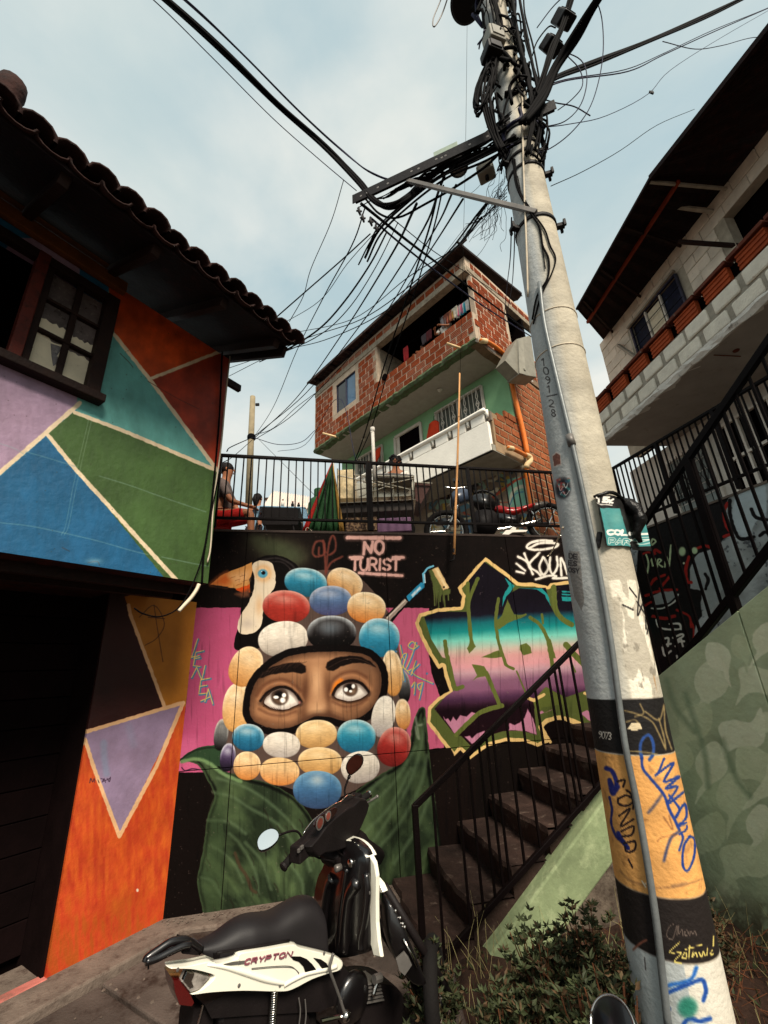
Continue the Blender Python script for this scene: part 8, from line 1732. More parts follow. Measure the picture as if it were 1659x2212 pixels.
for i, P_ in enumerate(([(900, 700), (870, 800), (900, 930), (1000, 1000)], [(820, 820), (850, 900), (940, 950), (1040, 960)], [(600, 880), (680, 930), (800, 960)])): MB().tube(smoothpath([HP.hit(*fQ(*p), .06) for p in P_], 4), .0045, 6).build('control_cable', m_bmatte, bike, smooth=True)
for p in ((640, 455), (250, 500), (1180, 395), (640, 600), (900, 600)): MB().lathe(BK_.hit(*fT(*p), KF-.001), nB, [(.006, 0), (.006, .003), (.003, .004)], 8).build('bolt', m_grey, bike)
for p in ((735, 1150), (735, 1580), (1075, 1200)): MB().lathe(LS.hit(*fQ(*p), .045), LS.n, [(.007, 0), (.007, .004), (.004, .005)], 8).build('bolt', m_grey, bike)

# =================================================================== people
m_skin = mat('skin', (150, 98, 70), .55, var=.08, bump=0); m_hair = mat('hair', (18, 12, 12), .7, var=.3, bump=.3, bscale=80)
m_dk = mat('eyesdark', (24, 16, 14), .3, bump=0); m_lip = mat('lips', (128, 66, 58), .5, bump=0)
def skinmesh(name, V, E, R, m, parent, sub=2):
    me = bpy.data.meshes.new(name); me.from_pydata([tuple(v) for v in V], E, []); me.materials.append(m); o = bpy.data.objects.new(name, me); COL.objects.link(o); o.parent = parent
    sk = o.modifiers.new('skin', 'SKIN'); sk.use_smooth_shade = True
    for i, r in enumerate(R): me.skin_vertices[0].data[i].radius = (r, r)
    me.skin_vertices[0].data[0].use_root = True
    s_ = o.modifiers.new('sub', 'SUBSURF'); s_.levels = sub; s_.render_levels = sub; return o
def person(label, loc, rot, s, arms, shirt, trousers, sit=False, hat=None, hair='short', yaw=0, hidden=None):
    """local frame: +Y is where the person faces"""
    r = empty('person', loc, label, 'person'); r.rotation_euler = (0, 0, rot); r.scale = (s, s, s)
    hz_ = .95 if not sit else .5
    J = [(0, 0, hz_), (0, .0, hz_+.22), (0, .0, hz_+.42), (0, .01, hz_+.52), (0, .03, hz_+.60), (0, .035, hz_+.68), (0, .03, hz_+.75)]
    Rr = [.12, .115, .125, .055, .068, .085, .06]; E = [(i, i+1) for i in range(6)]
    arm_v = {}
    for sd, (el, wr) in zip((-1, 1), arms):
        b = len(J); sh = (sd*.18, 0, hz_+.43); J += [sh, (sd*el[0], el[1], hz_+el[2]), (sd*wr[0], wr[1], hz_+wr[2])]; Rr += [.055, .04, .027]; E += [(2, b), (b, b+1), (b+1, b+2)]
        w = np.array(J[b+2]); d = nrm(w-np.array(J[b+1])); J.append(tuple(w+d*.07)); Rr.append(.028); E.append((b+2, b+3)); sidev = nrm(np.cross(d, (0, .3, 1)))
        for k in range(4):
            f = len(J); o_ = sidev*(.022*(k-1.5)); ln = (.055, .065, .06, .045)[k]; J += [tuple(w+d*.10+o_), tuple(w+d*(.10+ln)+o_+np.array([0, 0, -.018]))]; Rr += [.010, .008]; E += [(b+3, f), (f, f+1)]
        f = len(J); J += [tuple(w+d*.03+sidev*.035), tuple(w+d*.075+sidev*.055)]; Rr += [.011, .009]; E += [(b+3, f), (f, f+1)]
    for sd in (-1, 1):
        b = len(J)
        if sit: J += [(sd*.1, 0, hz_-.02), (sd*.12, .42, hz_+.0), (sd*.12, .44, .08), (sd*.12, .58, .04)]
        else: J += [(sd*.1, 0, hz_-.08), (sd*.11, .02, .5), (sd*.11, 0, .08), (sd*.12, .14, .04)]
        Rr += [.095, .06, .04, .035]; E += [(0, b), (b, b+1), (b+1, b+2), (b+2, b+3)]
    skinmesh('body', J, E, Rr, m_skin, r)
    # clothes
    SJ = [(0, 0, hz_-.02), (0, 0, hz_+.22), (0, 0, hz_+.43), (0, .005, hz_+.49)]; SR = [.135, .128, .135, .075]; SE = [(0, 1), (1, 2), (2, 3)]
    for sd, (el, wr) in zip((-1, 1), arms):
        b = len(SJ); sh = np.array((sd*.18, 0, hz_+.43)); e_ = np.array((sd*el[0], el[1], hz_+el[2])); SJ += [tuple(sh), tuple(sh+(e_-sh)*.8)]; SR += [.068, .06]; SE += [(2, b), (b, b+1)]
    skinmesh('shirt', SJ, SE, SR, shirt, r)
    TJ = [(0, 0, hz_-.02)]; TR = [.128]; TE = []
    for sd in (-1, 1):
        b = len(TJ); TJ += [(sd*.1, 0, hz_-.06), (sd*.12, .36, hz_) if sit else (sd*.11, .02, .5)]; TR += [.105, .075]; TE += [(0, b), (b, b+1)]
        if not sit: TJ.append((sd*.11, 0, .14)); TR.append(.06); TE.append((b+1, b+2))
    skinmesh('trousers', TJ, TE, TR, trousers, r)
    hc = np.array([0, .035, hz_+.685])
    def loc_(b, n, m, sm=True): o = b.build(n, m, None, smooth=sm); o.parent = r; return o
    loc_(MB().sph(hc+np.array([0, -.022, .022]), .098, 14, 10, (.92, 1.0, 1.0)), 'hair', m_hair)
    if hair == 'curly':
        b = MB()
        for i in range(26): a = i*2.4; b.sph(hc+np.array([.088*math.cos(a), -.03+.075*math.sin(a), .02+.07*math.sin(i*.7)]), .034, 8, 6)
        loc_(b, 'curls', m_hair)
    if hair == 'long': loc_(MB().tube([hc+np.array([0, -.06, .05]), hc+np.array([0, -.10, -.05]), hc+np.array([0, -.09, -.18])], [.07, .075, .04], 10), 'hair_tail', m_hair)
    if hat: loc_(MB().sph(hc+np.array([0, -.01, .045]), .10, 14, 8, (.95, 1.05, .8)).prism([hc+np.array([x, y, .055]) for x, y in ((-.07, .07), (-.06, .15), (0, .17), (.06, .15), (.07, .07))], (0, 0, .01)), 'cap', hat)
    for sd in (-1, 1):
        loc_(MB().sph(hc+np.array([sd*.031, .078, .0]), .011, 8, 6, (1.3, .6, .7)), 'eye', m_dk); loc_(MB().sph(hc+np.array([sd*.083, 0, -.01]), .022, 8, 6, (.4, .7, 1.1)), 'ear', m_skin)
        loc_(MB().bar(hc+np.array([sd*.016, .084, .024]), hc+np.array([sd*.048, .076, .026]), .006, .006), 'eyebrow', m_hair)
    loc_(MB().tube([hc+np.array([0, .076, .008]), hc+np.array([0, .10, -.026]), hc+np.array([0, .082, -.034])], [.008, .014, .01], 8), 'nose', m_skin)
    loc_(MB().tube([hc+np.array([-.024, .074, -.052]), hc+np.array([0, .084, -.054]), hc+np.array([.024, .074, -.052])], .006, 6), 'mouth', m_lip)
    return r
def faceto(v): return math.atan2(-v[0], v[1])      # rotation that turns +Y onto v
m_wshirt = mat('whiteshirt', (214, 208, 198), .8, var=.1, bump=.4, bscale=25); m_dkcloth = mat('darkcloth', (30, 24, 30), .85, var=.3, bump=.3); m_grcloth = mat('greycloth', (96, 84, 80), .85, var=.2, bump=.4); m_redcloth = mat('redcloth', (176, 30, 26), .8, var=.15, bump=.4, bscale=30)
lean = (((.26, .20, .22), (.16, .38, .20)), ((.26, .20, .22), (.12, .38, .20))); down = (((.24, .02, .16), (.22, .12, .0)), ((.24, .02, .16), (.22, .12, .0)))
def onB(u, z, k): return B(u, z, k)
um_ = Bu(*f7(862, 560)); person('person in white shirt and dark cap leaning on the top floor brick parapet', B(um_, 8.72, -.38), faceto(BP.n), .80, lean, m_wshirt, m_dkcloth, hat=m_dkcloth)
u2 = Bu(*f7(735, 700)); person('person in black bending over the brick parapet left of the white shirt', B(u2, 8.42, -.36), faceto(BP.n), .78, lean, m_dkcloth, m_dkcloth)
ub3, zb3 = Bi(*f7(595, 1385)); person('person whose dark head shows just above the white balcony rail', B(Bu(*f7(595, 1370), -.35), 5.86-.30, -.45), faceto(BP.n), .72, down, m_grcloth, m_dkcloth)
def P3(px, py, y): return aty(px, py, y)
q = P3(855, 1006, 5.6); person('person with dark curly hair in a white top behind the food cart', (q[0], q[1], q[2]-1.56*.80), faceto((-.1, -1, 0)), .80, down, m_wshirt, m_dkcloth, hair='curly')
q = P3(487, 1018, 4.45); person('seated person with a grey top and red shorts behind the left end of the railing', (q[0], q[1], q[2]-1.17*.82), faceto((1, .1, 0)), .82, (((.2, .16, .14), (.12, .36, .10)),)*2, m_grcloth, m_redcloth, sit=True)
q = P3(556, 1078, 5.0); person('small seated person with dark hair behind the light blue table', (q[0], q[1], q[2]-1.17*.6), faceto((.2, .9, 0)), .6, (((.2, .1, .14), (.12, .3, .10)),)*2, m_dkcloth, m_dkcloth, sit=True, hair='long')
# =================================================================== laundry and small things on the brick house
GL = 'laundry on the line in the open top floor'
lay = [((1040, 425), 'white', (206, 200, 196), 60), ((1022, 440), 'turquoise', (40, 140, 160), 62), ((1008, 448), 'pink', (190, 90, 120), 56), ((992, 455), 'pale grey', (170, 166, 162), 70), ((975, 462), 'cream', (206, 196, 176), 66), ((958, 474), 'mustard', (176, 130, 70), 60), ((940, 488), 'salmon', (176, 100, 80), 64), ((925, 500), 'brown', (120, 66, 50), 60), ((905, 515), 'checked grey', (130, 124, 126), 66), ((820, 600), 'maroon', (84, 36, 40), 60), ((790, 625), 'dark grey', (60, 52, 56), 60), ((682, 700), 'red and blue', (150, 36, 40), 90)]
for (x, y), cn_, col, h in lay:
    u = Bu(*f7(x, y), -.25); z = BP.hit(*f7(x, y), -.25)[2]; w = .105; hh = h*.0052; V = []; n_ = 7
    for j in range(6):
        for i in range(n_): t = i/(n_-1); V.append(B(u+w*(2*t-1)*(1 if j else .8)*(1-.05*j), z-hh*j/5+.015*math.sin(i*2.1)*(j == 5), -.25+.025*math.sin(i*1.9+x)*(j/5)))
    F = [(j*n_+i, j*n_+i+1, (j+1)*n_+i+1, (j+1)*n_+i) for j in range(5) for i in range(n_-1)]
    o = MB().add(V, F).build('garment', mat('cloth_'+cn_.replace(' ', '_'), col, .85, var=.25, vscale=12, bump=.3), None, smooth=True); o.modifiers.new('s', 'SOLIDIFY').thickness = .006; tag(o, cn_+' garment hanging on the line in the open top floor', 'garment', GL)
u0_ = Bu(*f7(1050, 420), -.25); u1_ = Bu(*f7(680, 640), -.25)
tag(MB().tube([B(u0_-.2, BP.hit(*f7(1050, 420), -.25)[2]+.03, -.25), B(u1_+.2, BP.hit(*f7(682, 700), -.25)[2]+.03, -.25)], .006, 5).build('clothes_line', m_cable), 'clothes line strung across the open top floor of the brick house', 'line')
def garment(nm, f, P_, pl, k, m, lab): o = MB().puff([pl.hit(*f(*p), k) for p in P_], pl.n*.03, .1, 2).build(nm, m, None); return tag(o, lab, 'garment')
m_redorange = mat('redorange', (206, 62, 30), .8, var=.12, bump=.3, bscale=20)
t_ = empty('hung_shirt', BP.hit(*f7(850, 1150), KI+.35), 'bright red long sleeved shirt on a hanger in front of the green wall', 'shirt')
MB().puff([BP.hit(*f7(*p), KI+.35) for p in ((828, 1165), (846, 1148), (866, 1140), (884, 1150), (886, 1215), (840, 1245), (822, 1240))], BP.n*.04, .1, 2).build('shirt_body', m_redorange, t_); MB().puff([BP.hit(*f7(*p), KI+.36) for p in ((828, 1165), (838, 1160), (828, 1245), (812, 1252))], BP.n*.03, .1, 2).build('sleeve', m_redorange, t_)
MB().tube([BP.hit(*f7(*p), KI+.36) for p in ((832, 1160), (852, 1136), (880, 1146))], .008, 5).tube([BP.hit(*f7(*p), KI+.36) for p in ((852, 1136), (850, 1118), (860, 1112))], .006, 5).build('hanger', m_cable, t_)
garment('hung_cloth', f7, [(498, 1340), (515, 1310), (535, 1300), (530, 1350), (505, 1400), (480, 1425)], BP, KI+.3, m_redorange, 'orange cloth hung beside the lower left window grille of the green wall')
tag(ellipsoid('hanging_pot', BP.hit(*f7(462, 1412), KI+.35), .16, mat('potbrown', (84, 58, 46), .8, bump=.3), None, (1, 1, .9)), 'brown pot hanging beside the orange cloth on the green wall', 'pot')
# =================================================================== things on the terrace
def boxpx(name, f, x0, y0, x1, y1, y, d, m, parent=None, bev=.01):
    a, c = aty(*f(x0, y1), y), aty(*f(x1, y0), y); ctr = (a+c)/2+np.array([0, d/2, 0]); return MB().box(ctr, ((1, 0, 0), (0, 1, 0), (0, 0, 1)), abs(c[0]-a[0])/2, d/2, abs(c[2]-a[2])/2).build(name, m, parent, bevel=bev)
# bamboo stick with hook
bs = empty('bamboo_stick', M.hit(981, 1200, .14), 'long bamboo stick hanging upright in front of the terrace railing, hook at its foot', 'stick')
m_bam = mat('bamboo', (190, 138, 88), .55, var=.2, bump=.15); P_ = [M.hit(*p, .14) for p in ((993, 806), (991, 900), (988, 1000), (984, 1100), (981, 1198))]; MB().tube(P_, [.009, .011, .012, .013, .014], 8).build('stick', m_bam, bs, smooth=True)
for t in (1, 2, 3): MB().lathe(P_[t], P_[t+1]-P_[t], [(.012, 0), (.0155, .004), (.012, .008)], 8).build('node_ring', m_bam, bs)
MB().tube([P_[4]+np.array([.0, -.01, .06]), P_[4], P_[4]-np.array([.005, 0, .05]), P_[4]-np.array([.05, 0, .07])], .010, 6).build('hook', m_dsteel, bs, smooth=True)
# folded parasol
pr = empty('folded_parasol', aty(700, 1148, 4.35), 'folded green parasol with red and yellow panels standing behind the railing', 'parasol')
ap = aty(718, 998, 4.35); br_ = [aty(*fA(x, y), 4.35) for x, y in ((780, 912), (830, 915), (880, 918), (940, 922), (1000, 918), (1060, 922), (1120, 915), (1168, 918))]
cols_ = [mat('parared', (166, 34, 28), .7, bump=.3), mat('paragreen', (38, 74, 42), .7, var=.3, vscale=9, bump=.4), mat('parayellow', (170, 128, 62), .7, bump=.3)]
for i in range(7):
    a, c = br_[i], br_[i+1]; mid = (a+c)/2+np.array([0, -.07 if i % 2 else .03, 0]); n_ = 8; V = []
    for j in range(n_+1): t = (j/n_)**.92; V += [ap+(a-ap)*t, ap+(mid-ap)*t+np.array([0, -.03*math.sin(t*3), 0]), ap+(c-ap)*t]
    F = [(3*j+k, 3*j+k+1, 3*j+k+4, 3*j+k+3) for j in range(n_) for k in range(2)]; o = MB().add(V, F).build('canopy_panel', cols_[0] if i == 0 else (cols_[2] if i == 6 else cols_[1]), pr, smooth=True); o.modifiers.new('s', 'SOLIDIFY').thickness = .006
MB().tube([ap+np.array([0, .06, .05]), np.array([ap[0], ap[1]+.06, ZT])], .015, 8).build('pole', m_wframe, pr); MB().lathe(np.array([ap[0], ap[1]+.06, ZT-.02]), (0, 0, 1), [(.16, 0), (.15, .05), (.04, .08)], 16).build('foot', m_grey, pr)
MB().tube(smoothpath([aty(*fA(x, y), 4.3) for x, y in ((815, 915), (820, 885), (840, 880), (875, 912))], 4), .004, 5).build('rim_wire', m_wirew, pr)
# gas cylinder
gc_ = aty(688, 1140, 4.9); gt_ = aty(690, 1080, 4.9); g = empty('gas_cylinder', (gc_[0], gc_[1], ZT), 'dark green gas cylinder behind the folded parasol', 'gas cylinder'); gh = aty(690, 1074, 4.9)[2]-ZT
MB().lathe((gc_[0], gc_[1], ZT-.02), (0, 0, 1), [(.12, 0), (.13, .03), (.13, gh-.08), (.10, gh-.01), (.05, gh+.02)], 20).build('tank', cols_[1], g, smooth=True); MB().lathe((gc_[0], gc_[1], ZT+gh), (0, 0, 1), [(.06, 0), (.06, .10), (.05, .11)], 14).build('collar', cols_[1], g)
# light blue table with black chairs and bottles
m_lblue = mat('lightblue', (140, 176, 200), .45, var=.08, bump=.05)
tb = empty('plastic_table', aty(600, 1146, 4.5), 'light blue plastic table with flared legs behind the railing', 'table')
MB().prism([aty(*fA(x, y), 4.45) for x, y in ((372, 690), (800, 705), (806, 690), (404, 676))], (0, .5, 0)).build('table_top', m_lblue, tb, bevel=.01)
for P_ in ([(345, 690), (404, 680), (350, 905), (308, 903)], [(766, 700), (822, 712), (835, 800), (800, 905), (790, 800)]):
    for dy in (0, .42): MB().puff([aty(*fA(x, y), 4.45)+np.array([0, dy, 0]) for x, y in P_], np.array([0, .04, 0]), .1, 2).build('leg', m_lblue, tb)
ch = empty('black_chair', aty(600, 1140, 4.42), 'black plastic chair pushed against the light blue table', 'chair')
MB().puff([aty(*fA(x, y), 4.42) for x, y in ((425, 705), (440, 698), (735, 700), (750, 715), (750, 790), (418, 785))], np.array([0, .03, 0]), .05, 2).build('backrest', m_bmatte, ch); MB().puff([aty(*fA(x, y), 4.40) for x, y in ((415, 795), (755, 800), (745, 850), (425, 850))], np.array([0, .35, 0]), .05, 2).build('seat', m_bmatte, ch)
for x in (378, 455, 700, 778): MB().tube([aty(*fA(x, 840), 4.42), aty(*fA(x-(8 if x < 500 else -8), 908), 4.42)], .014, 6).build('leg', m_bmatte, ch)
for i, (x, lab, m, h, c_) in enumerate(((608, 'white bottle standing on the light blue table', m_wframe, 60, 'bottle'), (697, 'small dark salt shaker standing on the light blue table', m_bmatte, 40, 'shaker'), (752, 'dark napkin box at the right end of the light blue table', m_bmatte, 26, 'box'))):
    a = aty(*fA(x, 686), 4.55); hh = h*.0012; r_ = empty('bottle' if i == 0 else ('shaker' if i == 1 else 'napkin_box'), a, lab, c_); MB().lathe(a, (0, 0, 1), [(.018, 0), (.018, hh*.6), (.009, hh*.8), (.009, hh)], 10).build('body', m, r_, smooth=True); MB().lathe(a+np.array([0, 0, hh]), (0, 0, 1), [(.011, 0), (.011, .012)], 8).build('cap', m_cap, r_)
# food cart
m_stain = mat('stainless', (190, 178, 158), .22, metal=.9, var=.25, vscale=3, bump=.12, bscale=6)
ct = empty('food_cart', aty(810, 1140, 4.7), 'stainless steel food cart with a foil lined case behind the railing', 'food cart')
boxpx('cabinet', f7, 285, 1625, 730, 1700, 4.55, .7, mat('cartgrey', (70, 62, 58), .5, bump=.1), ct); boxpx('counter', f7, 275, 1616, 745, 1634, 4.5, .75, m_stain, ct)
boxpx('side_case', f7, 272, 1432, 375, 1612, 4.7, .4, mat('foil', (216, 192, 150), .35, metal=.5, var=.3, vscale=9, bump=.8, bscale=9), ct); boxpx('hood_panel', f7, 375, 1500, 735, 1612, 4.85, .3, m_stain, ct)
for x in (275, 375, 490, 610, 730): MB().tube([aty(*f7(x, 1470 if x > 300 else 1430), 4.6), aty(*f7(x, 1616), 4.6)], .010, 6).build('cart_post', m_stain, ct)
for (x0, y0, x1, y1) in ((275, 1470, 610, 1545), (375, 1560, 730, 1490), (375, 1470, 730, 1478), (480, 1500, 730, 1560), (400, 1600, 560, 1540)): MB().bar(aty(*f7(x0, y0), 4.58), aty(*f7(x1, y1), 4.58), .02, .008).build('cart_bar', m_stain, ct)
MB().puff([aty(*f7(x, y), 4.6) for x, y in ((490, 1462), (600, 1455), (728, 1466), (722, 1486), (500, 1482))], np.array([0, .35, 0]), .05, 2).build('lid', m_grey, ct)
MB().prism([aty(*f7(x, y), 4.75) for x, y in ((738, 1515), (840, 1518), (775, 1640), (742, 1620))], np.array([0, .5, 0])).build('side_shelf', mat('shelfdark', (80, 50, 44), .4, bump=.1), ct); MB().bar(aty(*f7(735, 1512), 4.72), aty(*f7(842, 1518), 4.72), .02, .012).build('shelf_edge', m_stain, ct)
for x in (330, 690): MB().lathe(aty(*f7(x, 1790), 4.7), (0, 1, 0), [(.09, 0), (.10, .01), (.10, .05), (.09, .06)], 18).build('wheel', m_rubber, ct)
tag(boxpx('crate', f7, 515, 1718, 714, 1812, 4.5, .35, mat('mauve', (126, 92, 120), .6, var=.15, bump=.1)), 'mauve plastic crate under the food cart', 'crate')
tag(boxpx('painted_board', f7, 322, 1716, 508, 1808, 4.5, .04, mat('paintboard', (150, 120, 90), .7, var=.5, vscale=14, bump=.2, col2=(60, 40, 34), c2pos=(.45, .55))), 'small painted board leaning under the food cart', 'board')
wp = empty('white_pipe', aty(812, 1066, 4.3), 'white plastic pipe with a capped top rising behind the railing', 'pipe'); MB().tube([aty(*f7(484, 1190), 4.5), aty(*f7(497, 1500), 4.4)], .021, 10).build('pipe', m_wframe, wp, smooth=True)
MB().tube([aty(*f7(484, 1184), 4.5), aty(*f7(486, 1212), 4.5)], .028, 10).build('cap', m_wframe, wp, smooth=True); MB().tube([aty(*f7(474, 1212), 4.48), aty(*f7(486, 1204), 4.48)], .012, 6).build('spout', m_wframe, wp)
sc2 = empty('plastic_scrap', M.hit(1115, 1150, -.1), 'flat white plastic pieces lying on the terrace edge near the pole', 'scrap')
for P_ in ([(1030, 805), (1060, 772), (1120, 768), (1230, 770), (1215, 785), (1110, 790), (1080, 808)], [(1090, 770), (1110, 745), (1140, 752), (1135, 770)]): MB().prism([aty(*fB(x, y), 4.5) for x, y in P_], np.array([0, .12, .0])).build('piece', m_wframe, sc2, bevel=.004)
# parked motorcycle on the terrace
mc2 = empty('motorcycle', aty(1070, 1140, 5.0), 'dark motorcycle with a red seat parked on the terrace behind the railing', 'motorcycle')
YB = 4.95
def wB(x, y, R, lab='wheel'):
    c = aty(*fB(x, y), YB); ring = lambda r: [c+np.array([math.cos(2*math.pi*i/28)*r, .0, math.sin(2*math.pi*i/28)*r]) for i in range(29)]
    o = MB().tube(ring(R-.03), .035, 8, cap=False).build(lab, m_rubber, mc2, smooth=True); MB().tube(ring(R-.07), .012, 6, cap=False).build('rim', m_chrome, o, smooth=True); b = MB()
    for i in range(6): a = i*1.047; b.tube([c, c+np.array([math.cos(a), 0, math.sin(a)])*(R-.07)], .008, 5)
    b.build('spokes', m_chrome, o)
wB(600, 780, .27); wB(1390, 720, .27)
def pB(name, P_, m, d=.16, y=None): return MB().puff(cu([aty(*fB(x, yy), (y or YB)-d/2) for x, yy in P_], 2), np.array([0, d, 0]), .12, 3).build(name, m, mc2, smooth=True)
m_bluegrey = mat('bluegrey', (52, 62, 78), .35, bump=.05, spec=.6); m_redp = mat('redpaint', (150, 24, 20), .3, bump=.03, coat=.5)
pB('headlight_cowl', [(640, 490), (680, 460), (740, 450), (790, 480), (780, 530), (690, 560), (640, 580)], m_bluegrey); pB('fuel_tank', [(790, 520), (850, 490), (930, 500), (980, 560), (960, 620), (850, 610)], m_bblack)
pB('seat', [(970, 600), (1010, 580), (1080, 595), (1180, 590), (1270, 562), (1280, 580), (1200, 625), (1100, 650), (1010, 630)], m_redp); pB('tail', [(1180, 600), (1290, 560), (1380, 550), (1370, 575), (1250, 620)], m_grey, .1); pB('engine', [(830, 620), (960, 620), (1000, 700), (980, 790), (850, 795), (800, 710)], m_dsteel, .22); pB('side_cover', [(1000, 640), (1120, 660), (1180, 650), (1160, 720), (1020, 720)], m_bblack)
for P_, r, m, n_ in (([(700, 560), (640, 690), (600, 780)], .02, m_chrome, 'fork_leg'), ([(720, 480), (700, 400), (690, 380)], .008, m_bmatte, 'mirror_stem'), ([(590, 440), (660, 450), (760, 440)], .012, m_chrome, 'handlebar'), ([(860, 760), (1000, 770), (1150, 740), (1330, 700)], .03, m_chrome, 'exhaust'), ([(980, 700), (1200, 720), (1390, 720)], .018, m_dsteel, 'swing_arm'), ([(820, 480), (900, 470), (1000, 540), (980, 700)], .015, m_dsteel, 'frame_tube'), ([(1250, 620), (1330, 720)], .014, m_chrome, 'shock')):
    MB().tube(smoothpath([aty(*fB(x, yy), YB-.06) for x, yy in P_], 4), r, 8).build(n_, m, mc2, smooth=True)
pB('mirror', [(650, 375), (690, 365), (700, 400), (660, 410)], m_bblack, .02); pB('front_fender', [(520, 720), (560, 680), (640, 680), (700, 740), (640, 710), (570, 720)], m_bblack, .1)
# far post, far roofs
fpz = empty('far_utility_pole', aty(541, 1090, 12), 'old concrete utility pole far behind the left end of the railing', 'pole')
MB().tube([aty(537, 1094, 12), aty(541, 975, 12), aty(546, 857, 12)], [.105, .10, .085], 14).build('pole_shaft', mat('oldpole', (136, 124, 100), .9, bump=.3), fpz, smooth=True); MB().box(aty(556, 874, 12), ((1, 0, 0), (0, 1, 0), (0, 0, 1)), .06, .03, .04).build('bracket', m_dsteel, fpz); MB().lathe(aty(543, 945, 12), (0, 0, 1), [(.10, -.1), (.13, -.05), (.13, .05), (.10, .1)], 12).build('cable_knot', m_cable, fpz)
fh1 = empty('far_orange_house', aty(595, 1090, 30), 'tiny orange brick house far away behind the light blue table', 'house')
boxpx('wall', fA, 450, 625, 640, 720, 30, 4, mat('farorange', (206, 122, 66), .9, var=.2), fh1); boxpx('roof', fA, 448, 598, 640, 628, 29.8, 4.4, m_roofsheet, fh1)
for x in (480, 520, 560, 600): boxpx('window', fA, x, 645, x+20, 665, 29.95, .06, m_darkglass, fh1)
fh2 = empty('far_shed', aty(640, 1090, 22), 'pale corrugated shed roof far behind the railing', 'shed')
a, b_, c, d = [aty(*fA(x, y), yy) for x, y, yy in ((845, 700, 20), (430, 690, 20), (520, 548, 24), (850, 600, 24))]; corr('roof', a, b_, c, d, 60, .06, mat('paleroof', (206, 194, 184), .8, var=.1), fh2); boxpx('wall', fA, 640, 660, 860, 760, 21, 3, m_wblock, fh2)
# =================================================================== plants
m_leaf = mat('shrubleaf', (52, 58, 36), .6, var=.45, vscale=7, bump=.1, col2=(84, 80, 54), c2pos=(.55, .75)); m_leaf2 = mat('shrubleafbrown', (74, 56, 38), .7, var=.4, vscale=9, bump=.1, col2=(54, 62, 38)); m_twig = mat('twig', (92, 56, 36), .85, var=.35, bump=.2); m_grass = mat('drygrass', (134, 124, 84), .8, var=.3, bump=0)
def leaf_add(b, c, d, L_, w):
    d = nrm(d); s_ = nrm(np.cross(d, (rng.normal(), rng.normal(), rng.normal()))); n_ = np.cross(s_, d); b.add([c, c+d*L_*.45+s_*w+n_*w*.3, c+d*L_, c+d*L_*.45-s_*w+n_*w*.3], [(0, 1, 2), (0, 2, 3)])
def shrub(label, c, R, H_, n, brown=.2):
    r = empty('shrub', c, label, 'shrub', 'low shrubs in the planting bed'); c = np.asarray(c, float); st = MB(); A = MB(); Bb = MB()
    for i in range(n):
        a = rng.uniform(0, 6.28); rr = R*rng.random()**.6; top = c+np.array([rr*math.cos(a), rr*math.sin(a), H_*(.35+.65*rng.random())*(1-.45*(rr/R)**2)]); mid = c+np.array([rr*.4*math.cos(a), rr*.4*math.sin(a), (top[2]-c[2])*.5])
        if i % 3 == 0: st.tube([c+rng.normal(0, .02, 3), mid, top], [.005, .004, .002], 4)
        for w_ in range(2):
            q = mid+(top-mid)*(1-.45*w_)+rng.normal(0, .012, 3)
            for k in range(9):
                t = rng.uniform(0, 6.28); d = np.array([math.cos(t), math.sin(t), rng.uniform(.1, 1.1)]); leaf_add(Bb if rng.random() < brown else A, q, d, rng.uniform(.022, .042), rng.uniform(.005, .0085))
    st.build('stems', m_twig, r); tag(A.build('leaves', m_leaf, r), kind='stuff'); tag(Bb.build('dry_leaves', m_leaf2, r), kind='stuff')
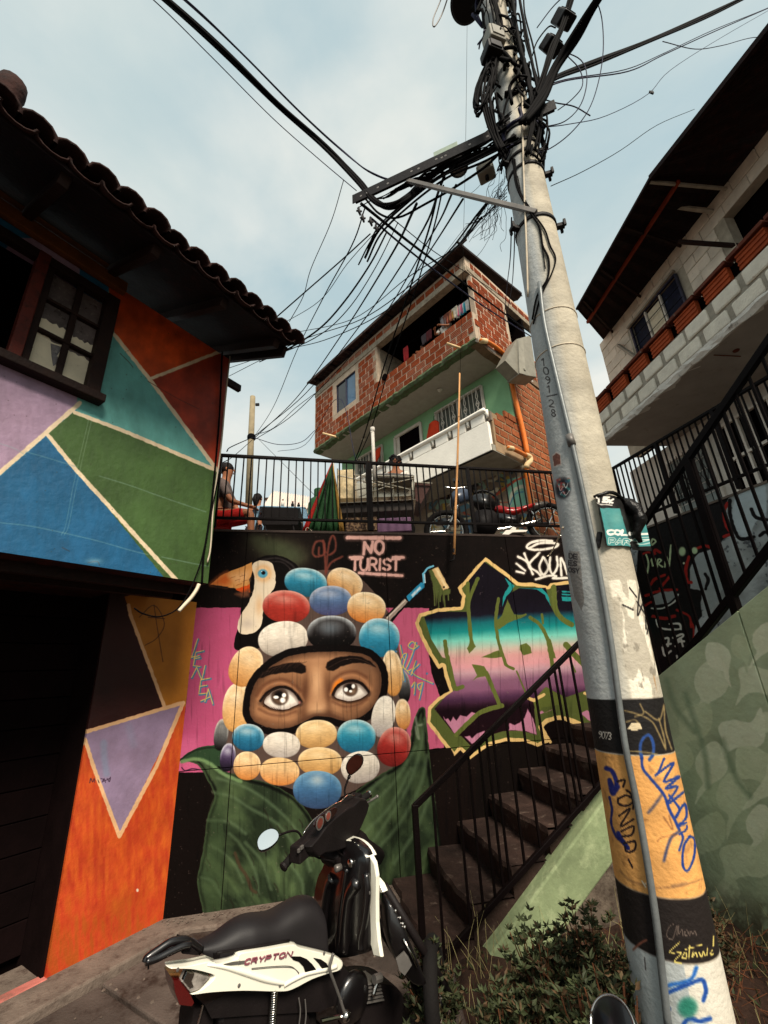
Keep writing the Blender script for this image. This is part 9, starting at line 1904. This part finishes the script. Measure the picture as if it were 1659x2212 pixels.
sh = [((1000, 2190), 1.9, .24, .30, 'shrub at the bottom edge beside the motorcycle front wheel'), ((1100, 2195), 1.95, .24, .26, 'shrub at the bottom edge in the middle of the bed'), ((1200, 2190), 1.9, .24, .28, 'shrub at the bottom edge left of the round mirror'), ((930, 2085), 2.75, .16, .26, 'shrub at the foot of the stair railing newel'), ((1170, 2050), 2.55, .24, .34, 'leafy shrub in front of the middle of the green stair edge'), ((1270, 2040), 2.5, .26, .34, 'broad shrub, just left of the pole under the orange band'), ((1320, 2120), 2.0, .2, .40, 'shrub hugging the left side of the pole foot'), ((1080, 2120), 2.4, .2, .24, 'small shrub near the lower tip of the green stair edge'), ((1250, 2130), 2.1, .22, .3, 'dense shrub between the mirror and the stair edge'), ((1500, 1960), 2.8, .16, .3, 'shrub peeking out right of the pole below the green wall'), ((870, 2200), 2.2, .18, .22, 'weedy shrub under the motorcycle engine')]
for (px_, py_), y, R, hs_, lab in sh:
    q = aty(px_, py_, y); zb = bedz(q[0], q[1]); zt = q[2]+.05
    shrub(lab, (q[0], q[1], zb), R, max(hs_, min(zt-zb+.12, hs_*1.5)), int(130*(R/.24)**1.4*1.4), .22 if px_ < 1400 else .6)
b = MB(); b2 = MB()
for i in range(900):
    x, y = rng.uniform(.2, 2.4), rng.uniform(1.5, 3.3); z = bedz(x, y)
    if rng.random() < .5: leaf_add(b, np.array([x, y, z]), np.array([rng.normal(0, .5), rng.normal(0, .5), 1]), rng.uniform(.03, .08), .006)
    else: h = rng.uniform(.06, .28); dx, dy = rng.normal(0, .06, 2); b2.tube([(x, y, z-.01), (x+dx*.4, y+dy*.4, z+h*.6), (x+dx, y+dy, z+h)], [.0016, .0013, .0006], 3)
tag(b.build('ground_cover', m_leaf, None), kind='stuff'); tag(b2.build('dry_grass', m_grass, None), kind='stuff')
b = MB()
for i in range(420):
    q = np.array([rng.uniform(1.15, 2.15), rng.uniform(1.5, 3.1), 0]); q[2] = bedz(q[0], q[1])+rng.uniform(0, .10); P_ = [q]
    for j in range(3): P_.append(P_[-1]+np.array([rng.normal(0, .05), rng.normal(0, .05), rng.normal(.01, .03)]))
    b.tube(P_, [.003, .0025, .002, .001], 4)
tag(b.build('dry_twigs', m_twig, None), kind='stuff')
b = MB()
for i in range(260):   # grit and crumbs along the wall foot and on the street
    t = rng.random(); p = M.pt(rng.uniform(-1.9, .6), 0, rng.uniform(.02, .12)) if t < .5 else np.array([rng.uniform(-1.8, .2), rng.uniform(1.2, 3.4), 0]); s_ = rng.uniform(.004, .012); z = .105 if t < .5 else .07; b.sph((p[0], p[1], z), s_, 5, 4, (1, 1.3, .6))
tag(b.build('grit', m_kerb, None), kind='stuff')
